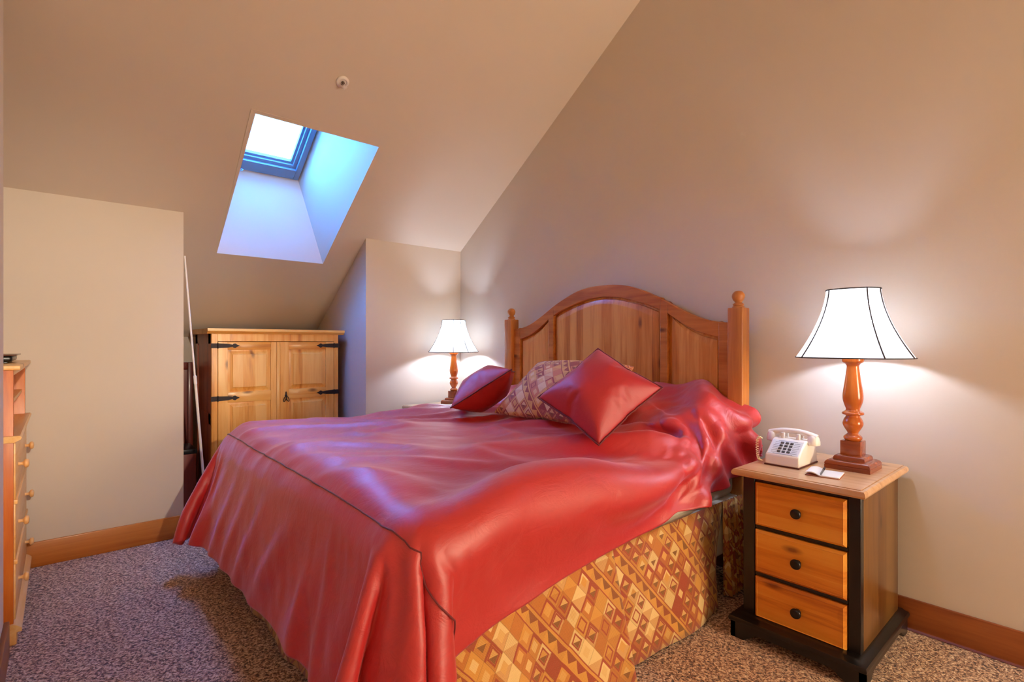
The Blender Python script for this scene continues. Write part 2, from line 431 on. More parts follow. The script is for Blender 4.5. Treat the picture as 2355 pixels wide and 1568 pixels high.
tube(bm, [(0, 0, -.03), (.012, -.004, -.038), (.02, -.008, -.05), (.012, -.01, -.064), (-.004, -.008, -.066)], .0045, 8)
hd = link_mesh('window_handle', bm, screen_frame, win, True); hd.location = (-.16, hl-.03, -.055)

# fill light added behind the camera, shaped as a window with a glowing blind
w2 = empty('fill_window', ((BWX0+BWX1)/2, BY, (BWZ0+BWZ1)/2)); w2['kind'] = 'structure'
ww, hh = (BWX1-BWX0)/2, (BWZ1-BWZ0)/2
bm = bmesh.new()
bx(bm, -ww-.07, -ww, -.01, .02, -hh-.07, hh+.07); bx(bm, ww, ww+.07, -.01, .02, -hh-.07, hh+.07)
bx(bm, -ww, ww, -.01, .02, hh, hh+.07); bx(bm, -ww, ww, -.01, .02, -hh-.07, -hh); bx(bm, -.025, .025, -.09, -.05, -hh, hh)
link_mesh('window_frame', bm, base_m, w2)
g = G('glowing_fill_blind'); g.set(col=(.8, .7, .6, 1), rough=.9, emit=(1, .80, .56, 1), emits=13.5)
bm = bmesh.new(); bx(bm, -ww, ww, -.045, -.04, -hh, hh); link_mesh('fill_blind', bm, g.m, w2)

# ------------------------------------------------------------------ sprinkler
sy = 2.992
sp = empty('fire_sprinkler', (1.266, sy, zc(sy)), 0, 'small round white sprinkler head on the sloped ceiling above the skylight', 'sprinkler')
sp.rotation_euler = (-sl+PI, 0, 0)
bm = bmesh.new(); lathe(bm, smoothprof([(.0385, 0), (.0385, .004), (.034, .010), (.025, .013), (.023, .010), (.02, .006)], 3), 32)
link_mesh('escutcheon', bm, sprk_m, sp, True, 50)
bm = bmesh.new(); lathe(bm, [(.009, 0), (.010, .018), (.006, .026)], 14)
tube(bm, [(.008, 0, .02), (.013, 0, .032), (.008, 0, .044), (0, 0, .048)], .0022, 6); tube(bm, [(-.008, 0, .02), (-.013, 0, .032), (-.008, 0, .044), (0, 0, .048)], .0022, 6)
link_mesh('nozzle', bm, chrome_m, sp, True)
bm = bmesh.new()
for k in range(10):
    a = 2*PI*k/10
    prism(bm, [(.003*math.cos(a+1.57), .003*math.sin(a+1.57)), (.017*math.cos(a-.12), .017*math.sin(a-.12)), (.017*math.cos(a+.2), .017*math.sin(a+.2))], 'Z', .048, .0495)
lathe(bm, [(.008, .047), (.008, .0505)], 14)
link_mesh('deflector', bm, sprk_m, sp)

# ------------------------------------------------------------------ lamps
def lamp_profile():
    return [(.028, .120), (.034, .127), (.0345, .136), (.026, .145), (.020, .151), (.022, .157), (.030, .170), (.0375, .186), (.0385, .198), (.033, .214), (.027, .224), (.029, .229), (.040, .233), (.0405, .241),
            (.030, .248), (.026, .255), (.031, .270), (.0375, .292), (.0388, .312), (.0365, .336), (.031, .374), (.0255, .418), (.0232, .437), (.0245, .445), (.030, .452), (.038, .458), (.0405, .464), (.0405, .476), (.036, .479)]
RIBS = [math.radians(a) for a in (-53, 27, 62, 127, 207, 242)]     # the six seams of the shade
def shade_ring():
    """(angle, flattening) of points round the shade, panels a little flatter than a circle"""
    out = []
    for q in range(6):
        a = RIBS[q]; b = RIBS[(q+1) % 6]
        if b < a: b += 2*PI
        for s_ in range(8):
            t = a+(b-a)*s_/8; m = (a+b)/2; hw_ = (b-a)/2
            out.append((t, 1-(1-math.cos(hw_)/math.cos(t-m))*.35))
    return out
RING = shade_ring()
def shade_pt(t, k, off=0, rot=0):
    """t 0 at top, 1 at the hem; k index round the shade"""
    r = .106+.124*(t**1.75)*.88+.124*.12*t
    a, fl = RING[k % 48]
    r = r*fl+off
    return Vector((r*math.cos(a+rot), r*math.sin(a+rot), .772-.293*t))
def make_lamp(loc, label, rz, scale=1.0, power=30, col=(1, .9, .8), rot=0):
    L = empty('table_lamp', loc, rz, label, 'lamp', 'table lamps beside the bed')
    L.scale = (scale,)*3
    def tier(bm, w, prof):
        rings = []
        for d, z in prof:
            q = w/2-d; rings.append([bm.verts.new(p) for p in ((-q, -q, z), (q, -q, z), (q, q, z), (-q, q, z))])
        for a, b in zip(rings, rings[1:]):
            for k in range(4): bm.faces.new((a[k], a[(k+1) % 4], b[(k+1) % 4], b[k]))
        bm.faces.new(rings[0][::-1]); bm.faces.new(rings[-1])
    bm = bmesh.new()
    tier(bm, .170, [(0, 0), (0, .016), (.002, .018), (0, .020)]+[(.024*(1-math.cos(a)), .020+.020*math.sin(a)) for a in [PI/2*k/6 for k in range(1, 7)]]+[(.026, .041)])
    tier(bm, .118, [(.0, .040), (.0, .044)]+[(.018*(1-math.cos(a)), .044+.016*math.sin(a)) for a in [PI/2*k/6 for k in range(1, 7)]]+[(.02, .061)])
    o = link_mesh('base', bm, lamp_wood_d, L, True, 40)
    bm = bmesh.new(); bx(bm, -.038, .038, -.038, .038, .060, .120, .002)
    link_mesh('plinth', bm, lamp_wood_d, L, True, 35)
    bm = bmesh.new(); lathe(bm, smoothprof(lamp_profile(), 3), 36)
    link_mesh('turned_column', bm, lamp_wood, L, True, 50)
    bm = bmesh.new(); lathe(bm, [(.012, .478), (.012, .492), (.018, .495), (.018, .545), (.010, .55)], 16)
    sk = link_mesh('bulb_socket', bm, brass_m, L, True, 40)
    bm = bmesh.new()
    for sx in (-1, 1):
        tube(bm, smoothprof([(sx*.012, 0, .488), (sx*.045, 0, .53), (sx*.062, 0, .60), (sx*.05, 0, .69), (sx*.012, 0, .745), (0, 0, .75)], 4), .0016, 6)
    for k in range(3):
        a = 2*PI*k/3; tube(bm, [(0, 0, .75), (.104*math.cos(a), .104*math.sin(a), .770)], .0014, 6)
    lathe(bm, [(.004, .748), (.007, .756), (.004, .766), (.001, .772)], 12)
    link_mesh('harp', bm, brass_m, L, True)
    bm = bmesh.new(); NT = 18
    rings = [[bm.verts.new(shade_pt(t/NT, k, 0, rot)) for k in range(48)] for t in range(NT+1)]
    for a, b in zip(rings, rings[1:]):
        n = len(a)
        for k in range(n): bm.faces.new((a[k], a[(k+1) % n], b[(k+1) % n], b[k]))
    sh = link_mesh('lamp_shade', bm, shade_m, L, True)
    for k in range(0, 48, 8):
        bm = bmesh.new(); tube(bm, [shade_pt(t/NT, k, .0018, rot) for t in range(NT+1)], .0026, 8); link_mesh('shade_rib', bm, rib_m, sh, True)
    for t in (0, 1):
        bm = bmesh.new(); tube(bm, [shade_pt(t, k, .0008, rot) for k in range(48)], .0026, 6, True); link_mesh('shade_trim', bm, rib_m, sh, True)
    bulb = bpy.data.lights.new('bulb', 'POINT'); bulb.energy = power; bulb.color = col; bulb.shadow_soft_size = .032
    b = bpy.data.objects.new('bulb_light', bulb); C.objects.link(b); b.parent = L; b.location = (0, 0, .60)
    return L
LAMP_COL = (.74, .88, 1.15)
make_lamp((2.592, .725, .731), 'table lamp with turned wooden column and lit white bell shade beside the white telephone', math.radians(0), 1.0, 4.4, LAMP_COL, math.radians(195.6))
make_lamp((2.58, 3.735, .7465), 'table lamp with lit white bell shade in the room corner beyond the bed', math.radians(11), .94, 8, LAMP_COL, math.radians(235.4-28-11))

# ------------------------------------------------------------------ nightstand
def nightstand(loc, label, detailed=True):
    T = empty('nightstand', loc, 0, label, 'nightstand')
    # local frame: front face looks to -X, origin on the floor under the front left... x 0..0.56 depth, y 0..0.46 width
    W, D, H = .445, .52, .70
    bm = bmesh.new()
    bx(bm, .0, .035, 0, .042, .085, H); bx(bm, .0, .035, W-.050, W, .085, H)
    bx(bm, .004, .03, .042, W-.05, .676, H); bx(bm, .004, .03, .042, W-.05, .474, .490); bx(bm, .004, .03, .042, W-.05, .272, .288); bx(bm, .004, .03, .042, W-.05, .085, .094)
    bx(bm, .03, D-.01, W-.03, W-.012, .085, H)
    bx(bm, D-.02, D, .01, W-.01, .085, H)
    bevel_mod(link_mesh('cabinet_frame', bm, black_paint, T), .003)
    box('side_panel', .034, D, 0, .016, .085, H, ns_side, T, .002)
    # top with rounded edge and routed line
    bm = bmesh.new()
    prof = [(0, .008), (.012, 0), (.020, .001)]
    ring = []
    x0, x1, y0, y1 = -.062, .565, -.030, .470
    for inset, z in [(.014, .700), (.004, .702), (.0, .710), (.002, .720), (.008, .727), (.017, .7285), (.0178, .7265), (.0192, .7265), (.020, .7305), (.024, .731)]:
        ring.append([bm.verts.new(p) for p in ((x0+inset, y0+inset, z), (x1-inset*.2, y0+inset, z), (x1-inset*.2, y1-inset, z), (x0+inset, y1-inset, z))])
    for a, b in zip(ring, ring[1:]):
        for k in range(4): bm.faces.new((a[k], a[(k+1) % 4], b[(k+1) % 4], b[k]))
    bm.faces.new(ring[0][::-1]); bm.faces.new(ring[-1])
    link_mesh('top', bm, ns_top, T, True, 30)
    # drawers
    for z0, z1 in ((.490, .676), (.288, .474), (.094, .272)):
        bm = bmesh.new(); R = []
        for ins, x in ((.0, .02), (.0, -.002), (.010, -.012), (.012, -.010), (.014, -.0102)):
            a, b, c, d = .046+ins, W-.054-ins, z0+ins+.002, z1-ins-.002
            R.append([bm.verts.new(p) for p in ((x, a, c), (x, b, c), (x, b, d), (x, a, d))])
        for p, q in zip(R, R[1:]):
            for k in range(4): bm.faces.new((p[k], p[(k+1) % 4], q[(k+1) % 4], q[k]))
        bm.faces.new(R[0]); bm.faces.new(R[-1][::-1])
        dr = link_mesh('drawer', bm, ns_draw, T, True, 30)
        bm = bmesh.new(); lathe(bm, [(.0001+.021*0, -.030), (.012, -.0305), (.0185, -.028), (.0205, -.023), (.0190, -.018), (.010, -.014), (.008, -.004), (.013, 0)], 24, cx=-.010, cy=(W-.008)/2, z0=(z0+z1)/2, axis='X')
        link_mesh('knob', bm, black_plastic, dr, True, 50)
    # plinth moulding with bracket feet
    bm = bmesh.new()
    def foot_profile(L):
        pts = [(0, 0), (.055, 0), (.068, .012), (.085, .020), (.100, .034), (.120, .040)]
        r = [(L-a, b) for a, b in pts[::-1]]
        return pts+r+[(L, .072), (0, .072)]
    prism(bm, [(p[0]-.028, p[1]) for p in foot_profile(W+.056)], 'X', -.058, -.036)
    prism(bm, [(p[0]-.058, p[1]) for p in foot_profile(D+.088)], 'Y', -.028, -.008)
    prism(bm, [(p[0]-.058, p[1]) for p in foot_profile(D+.088)], 'Y', W+.008, W+.028)
    link_mesh('bracket_foot', bm, black_paint, T)
    bm = bmesh.new(); R = []
    for ins, z in ((.004, .068), (-.006, .070), (-.008, .080), (-.004, .090), (.010, .094), (.018, .100), (.030, .102)):
        R.append([bm.verts.new(p) for p in ((-.058+ins, -.028+ins, z), (D+.03-ins*.2, -.028+ins, z), (D+.03-ins*.2, W+.028-ins, z), (-.058+ins, W+.028-ins, z))])
    for p, q in zip(R, R[1:]):
        for k in range(4): bm.faces.new((p[k], p[(k+1) % 4], q[(k+1) % 4], q[k]))
    bm.faces.new(R[0][::-1]); bm.faces.new(R[-1])
    link_mesh('plinth_moulding', bm, black_paint, T, True, 40)
    return T
nightstand((2.262, .606, 0), 'black nightstand with three honey wooden drawers standing right of the bed')
n2 = nightstand((2.262, 3.50, 0), 'nightstand almost hidden beyond the far side of the bed, below the corner lamp')
n2.scale = (1, .98, 1.02)

# ------------------------------------------------------------------ telephone
ph = empty('telephone', (2.378, .866, .7315), 0, 'white corded desk telephone on the right nightstand', 'telephone')
bm = bmesh.new()
prism(bm, [(0, .003), (.004, .047), (.082, .104), (.100, .110), (.190, .104), (.212, .050), (.216, .003)], 'Y', 0, .142)
o = bevel_mod(link_mesh('body', bm, white_plastic, ph), .006, 3, 20)
bm = bmesh.new(); bx(bm, -.002, .217, -.002, .144, 0, .005, .001); link_mesh('foot_pad', bm, plain('phone_underside_brown', srgb(96, 30, 18), .5), ph)
def face(bm, u0, u1, v0, v1, hgt):   # box lying on the sloping face: u across (y from left=high), v up the slope 0..1
    a = Vector((.004, 0, .047)); b = Vector((.082, 0, .104)); n = Vector((-(b-a).z, 0, (b-a).x)).normalized()
    P = lambda u, v, hh: a+(b-a)*v+Vector((0, u, 0))+n*hh
    A = [bm.verts.new(P(u, v, -.001)) for u, v in ((u0, v0), (u1, v0), (u1, v1), (u0, v1))]
    B = [bm.verts.new(P(u, v, hgt)) for u, v in ((u0, v0), (u1, v0), (u1, v1), (u0, v1))]
    bm.faces.new(A[::-1]); bm.faces.new(B)
    for k in range(4): bm.faces.new((A[k], A[(k+1) % 4], B[(k+1) % 4], B[k]))
bm = bmesh.new(); face(bm, .008, .134, .07, .97, .0012); plate = link_mesh('faceplate', bm, plate_m, ph)
for i in range(4):
    for j in range(3):
        bm = bmesh.new(); uc = .071+(j-1)*-.020; vc = .24+i*.185
        face(bm, uc-.0068, uc+.0068, vc-.055, vc+.055, .0045)
        k = bevel_mod(link_mesh('key', bm, key_m, ph), .0012)
bm = bmesh.new()
random.seed(3)
for side in (.113, .030):
    for r in range(7):
        vv = .18+r*.105; l = .010+random.random()*.006
        face(bm, side-l, side+l*.8, vv, vv+.018, .0017)
for r in (.10, .93): face(bm, .03, .112, r-.01, r+.008, .0017)
link_mesh('printed_lines', bm, print_m, plate)
for y in (.040, .105):
    bm = bmesh.new(); bx(bm, .098, .112, y-.008, y+.008, .100, .134, .003); bx(bm, .140, .154, y-.008, y+.008, .100, .128, .003); bx(bm, .100, .152, y-.006, y+.006, .100, .114)
    link_mesh('cradle', bm, white_plastic, ph, True, 40)
# handset
hs = []
for k in range(21):
    t = k/20*2-1
    hs.append((.126, .071+t*.098, .142-.020*abs(t)**2.4))
bm = bmesh.new(); tube(bm, hs, [.0125+.004*abs((k/20)*2-1)**3 for k in range(21)], 14)
for s in (-1, 1):
    cy = .071+s*.086
    lathe(bm, smoothprof([(.015, .132), (.021, .124), (.0255, .108), (.026, .094), (.0235, .090)], 3), 20, cx=.126, cy=cy)
for v in bm.verts: v.co.x = .126+(v.co.x-.126)*1.1
link_mesh('handset', bm, white_plastic, ph, True, 50)
# coiled cord
bm = bmesh.new(); pts = []
path = smoothprof([(.006, .158, .112), (.002, .168, .118), (-.006, .172, .095), (-.004, .172, .05), (-.006, .166, .022), (.01, .160, .012)], 8)
tot = len(path)
for i in range(420):
    f = i/419*(tot-1.001); a = int(f); p = Vector(path[a]).lerp(Vector(path[a+1]), f-a)
    an = i*2*PI/19
    pts.append(p+Vector((math.cos(an), math.sin(an), 0))*.0055)
tube(bm, pts, .0013, 5)
link_mesh('coiled_cord', bm, cord_m, ph, True)

# notepad and pen
pd = empty('notepad', (2.372, .762, .7315), math.radians(8), 'open white notepad lying in front of the lamp on the right nightstand', 'notepad')
box('back_cover', -.062, .062, -.060, .062, 0, .0025, card_m, pd, .0005)
bm = bmesh.new(); bx(bm, -.060, .060, -.058, .012, .0025, .007, .001); link_mesh('page_stack', bm, paper_m, pd)
bm = bmesh.new(); nn = 8
A = []
for k in range(nn+1):
    t = k/nn; A.append((.012+.050*t, .007+.010*math.sin(t*PI*.8)))
poly = A+[(p[0], p[1]-.004) for p in A[::-1]]
prism(bm, poly, 'X', -.058, .060); link_mesh('curled_page', bm, paper_m, pd, True, 40)
pn = empty('pen', (2.372, .772, .7398), math.radians(12), 'silver pen lying across the open notepad', 'pen')
bm = bmesh.new(); lathe(bm, [(.0008, -.072), (.0028, -.064), (.0038, -.055), (.0040, .050), (.0036, .062)], 12, z0=.0042, axis='X'); link_mesh('barrel', bm, silver_m, pn, True, 50)
bm = bmesh.new(); lathe(bm, [(.0042, .02), (.0042, .066), (.003, .070)], 12, z0=.0042, axis='X'); bx(bm, .02, .062, -.001, .001, .0078, .0105); link_mesh('cap', bm, black_plastic, pn, True, 40)
# pad on the far nightstand
fp = box('white_notepad', 2.30, 2.44, 3.56, 3.66, .7465, .756, paper_m, None, .002)
tag(fp, 'white notepad edge showing on the far nightstand beyond the duvet', 'notepad')

# ------------------------------------------------------------------ bed
YC = 2.228
bed = empty('bed', (0, 0, 0), 0, 'king size bed with arched honey pine headboard and patterned valance', 'bed')
OUT = [(0, 1.66), (.1, 1.657), (.22, 1.637), (.35, 1.590), (.46, 1.540), (.58, 1.475), (.70, 1.420), (.80, 1.393), (.89, 1.385)]
CEN = [(0, 1.583), (.12, 1.573), (.25, 1.544), (.36, 1.512), (.45, 1.475)]
SID = [(.50, 1.452), (.60, 1.386), (.70, 1.337), (.82, 1.305)]
def smtab(t): return smoothprof(t, 6)
OUT, CEN, SID = smtab(OUT), smtab(CEN), smtab(SID)
def band(bm, ys, lo, hi, x0, x1):
    cols = []
    for y in ys:
        a, b = lo(y), hi(y)
        cols.append([bm.verts.new(p) for p in ((x0, YC+y, a), (x0, YC+y, b), (x1, YC+y, b), (x1, YC+y, a))])
    for p, q in zip(cols, cols[1:]):
        for k in range(4): bm.faces.new((p[k], p[(k+1) % 4], q[(k+1) % 4], q[k]))
    bm.faces.new(cols[0]); bm.faces.new(cols[-1][::-1])
def lin(a, b, n): return [a+(b-a)*k/n for k in range(n+1)]
bm = bmesh.new()
fo = lambda y: interp(OUT, y)
band(bm, lin(-.45, .45, 40), lambda y: interp(CEN, y), fo, 2.735, 2.775)
for s in (-1, 1):
    band(bm, lin(s*.45, s*.50, 4), lambda y: .35, fo, 2.735, 2.775)
    band(bm, lin(s*.50, s*.82, 18), lambda y: interp(SID, y), fo, 2.735, 2.775)
    band(bm, lin(s*.82, s*.90, 4), lambda y: .35, fo, 2.735, 2.775)
bx(bm, 2.735, 2.775, YC-.9, YC+.9, .35, .62)
bmesh.ops.remove_doubles(bm, verts=bm.verts, dist=.0005)
hb = link_mesh('headboard', bm, pine_y, bed); bevel_mod(hb, .004, 2, 40)
def raised_panel(name, y0, y1, top, x_face, x_back, mat, parent, zb=.5):
    """raised panel under a curved top: fielded centre with sloped border"""
    bm = bmesh.new(); n = 24; R = []
    for ins, x in ((0, x_back), (0, x_face+.012), (.012, x_face+.010), (.016, x_face+.002), (.045, x_face-.006), (.047, x_face-.006)):
        a, b = y0+ins, y1-ins; loop = []
        for y in lin(a, b, n):
            yy = y0+(y-a)/(b-a)*(y1-y0)
            loop.append(bm.verts.new((x, YC+y, top(yy)-ins)))
        loop.append(bm.verts.new((x, YC+b, zb+ins))); loop.append(bm.verts.new((x, YC+a, zb+ins)))
        R.append(loop)
    for p, q in zip(R, R[1:]):
        m = len(p)
        for k in range(m): bm.faces.new((p[k], p[(k+1) % m], q[(k+1) % m], q[k]))
    bm.faces.new(R[0]); bm.faces.new(R[-1][::-1])
    return link_mesh(name, bm, mat, parent, True, 25)
raised_panel('center_panel', -.45, .45, lambda y: interp(CEN, y)-.001, 2.752, 2.774, pine_h, hb)
raised_panel('side_panel', .50, .82, lambda y: interp(SID, y)-.001, 2.752, 2.774, pine_h, hb)
raised_panel('side_panel', -.82, -.50, lambda y: interp(SID, y)-.001, 2.752, 2.774, pine_h, hb)
for s in (-1, 1):
    y = YC+s*.928
    bm = bmesh.new(); bx(bm, 2.700, 2.785, y-.041, y+.041, 0, 1.462, .006, 3)
    p = link_mesh('post', bm, pine_post, bed, True, 35)
    bm = bmesh.new(); lathe(bm, smoothprof([(.031, 1.462), (.031, 1.468), (.024, 1.472), (.028, 1.477), (.028, 1.482), (.020, 1.488), (.018, 1.494), (.026, 1.503), (.032, 1.520), (.030, 1.536), (.018, 1.550), (.001, 1.554)], 3), 28, cx=2.742, cy=y)
    link_mesh('finial', bm, pine_post, p, True, 50)
bm = bmesh.new(); bx(bm, .74, 2.70, 1.29, 3.28, .46, .74, .06, 5); link_mesh('mattress', bm, sheet_m, bed, True, 40)
bm = bmesh.new(); bx(bm, .72, 2.70, 1.275, 3.29, .20, .475, .02, 3); link_mesh('box_spring', bm, sheet_m, bed, True, 40)
# valance (patterned skirt) with a pleat slit on the near side and at the corners
def skirt(name, pts_top, pts_bot, nz=10, mat=skirt_m, curl=None, u0=0):
    bm = bmesh.new(); uvl = bm.loops.layers.uv.new('UVMap'); grid = []; n = len(pts_top)
    L = [0]
    for a, b in zip(pts_bot, pts_bot[1:]): L.append(L[-1]+(Vector(b)-Vector(a)).length)
    for i in range(n):
        col = []
        for j in range(nz+1):
            t = j/nz; p = Vector(pts_top[i]).lerp(Vector(pts_bot[i]), t)
            col.append((bm.verts.new(p), u0+L[i], .5*(1-t)))
        grid.append(col)
    for i in range(n-1):
        for j in range(nz):
            q = [grid[i][j], grid[i+1][j], grid[i+1][j+1], grid[i][j+1]]
            f = bm.faces.new([k[0] for k in q])
            for lp, k in zip(f.loops, q): lp[uvl].uv = (k[1], k[2])
    o = link_mesh(name, bm, mat, bed, True)
    md = o.modifiers.new('thick', 'SOLIDIFY'); md.thickness = .003; md.offset = 0
    return o
def wob(x, s, a): return a*noise.noise(Vector((x*s, s*1.7, 2.2)))
topz = .482
pt, pb = [], []
for k in range(61):      # left panel of the near side
    x = .70+(1.612-.70)*k/60
    pt.append((x, 1.262, topz)); flare = .072+.03*math.sin(x*15)*(1-k/60)+wob(x, 5, .05)+.05*(k/60)**6
    pb.append((x-.0, 1.262-flare, .012))
skirt('bed_skirt', pt, pb, 10)
pt, pb = [], []
for k in range(61):      # right panel, its slit edge stands a little behind
    t = k/60; x = 1.600+(2.50-1.600)*t
    pt.append((x, 1.262, topz)); flare = .034-.020*t+wob(x, 4, .03)+.045*math.sin(t*PI)
    if t > .86: flare -= (t-.86)*.5
    pb.append((x+.03*(1-t)-.02*t, 1.262-flare, .012))
skirt('bed_skirt', pt, pb, 10, u0=1.13)
pt, pb = [], []
for k in range(81):      # gathered return at the headboard end
    t = k/80; x = 2.49+.19*t
    pt.append((x, 1.256+.006*math.sin(t*44), topz)); pb.append((x+.005, 1.240+.020*math.sin(t*44+.6), .015))
skirt('bed_skirt', pt, pb, 10, u0=2.2)
pt, pb = [], []
for k in range(121):     # foot side
    t = k/120; y = 1.235+(3.33-1.235)*t
    pt.append((.725, y, topz)); pb.append((.690+.014*math.sin(y*11)+wob(y, 6, .03), y, .012))
skirt('bed_skirt', pt, pb, 10, u0=3)
pt, pb = [], []
for k in range(60):
    t = k/59; x = .70+2.0*t
    pt.append((x, 3.30, topz)); pb.append((x, 3.36+wob(x, 5, .03), .012))
skirt('bed_skirt', pt, pb, 8, u0=5)

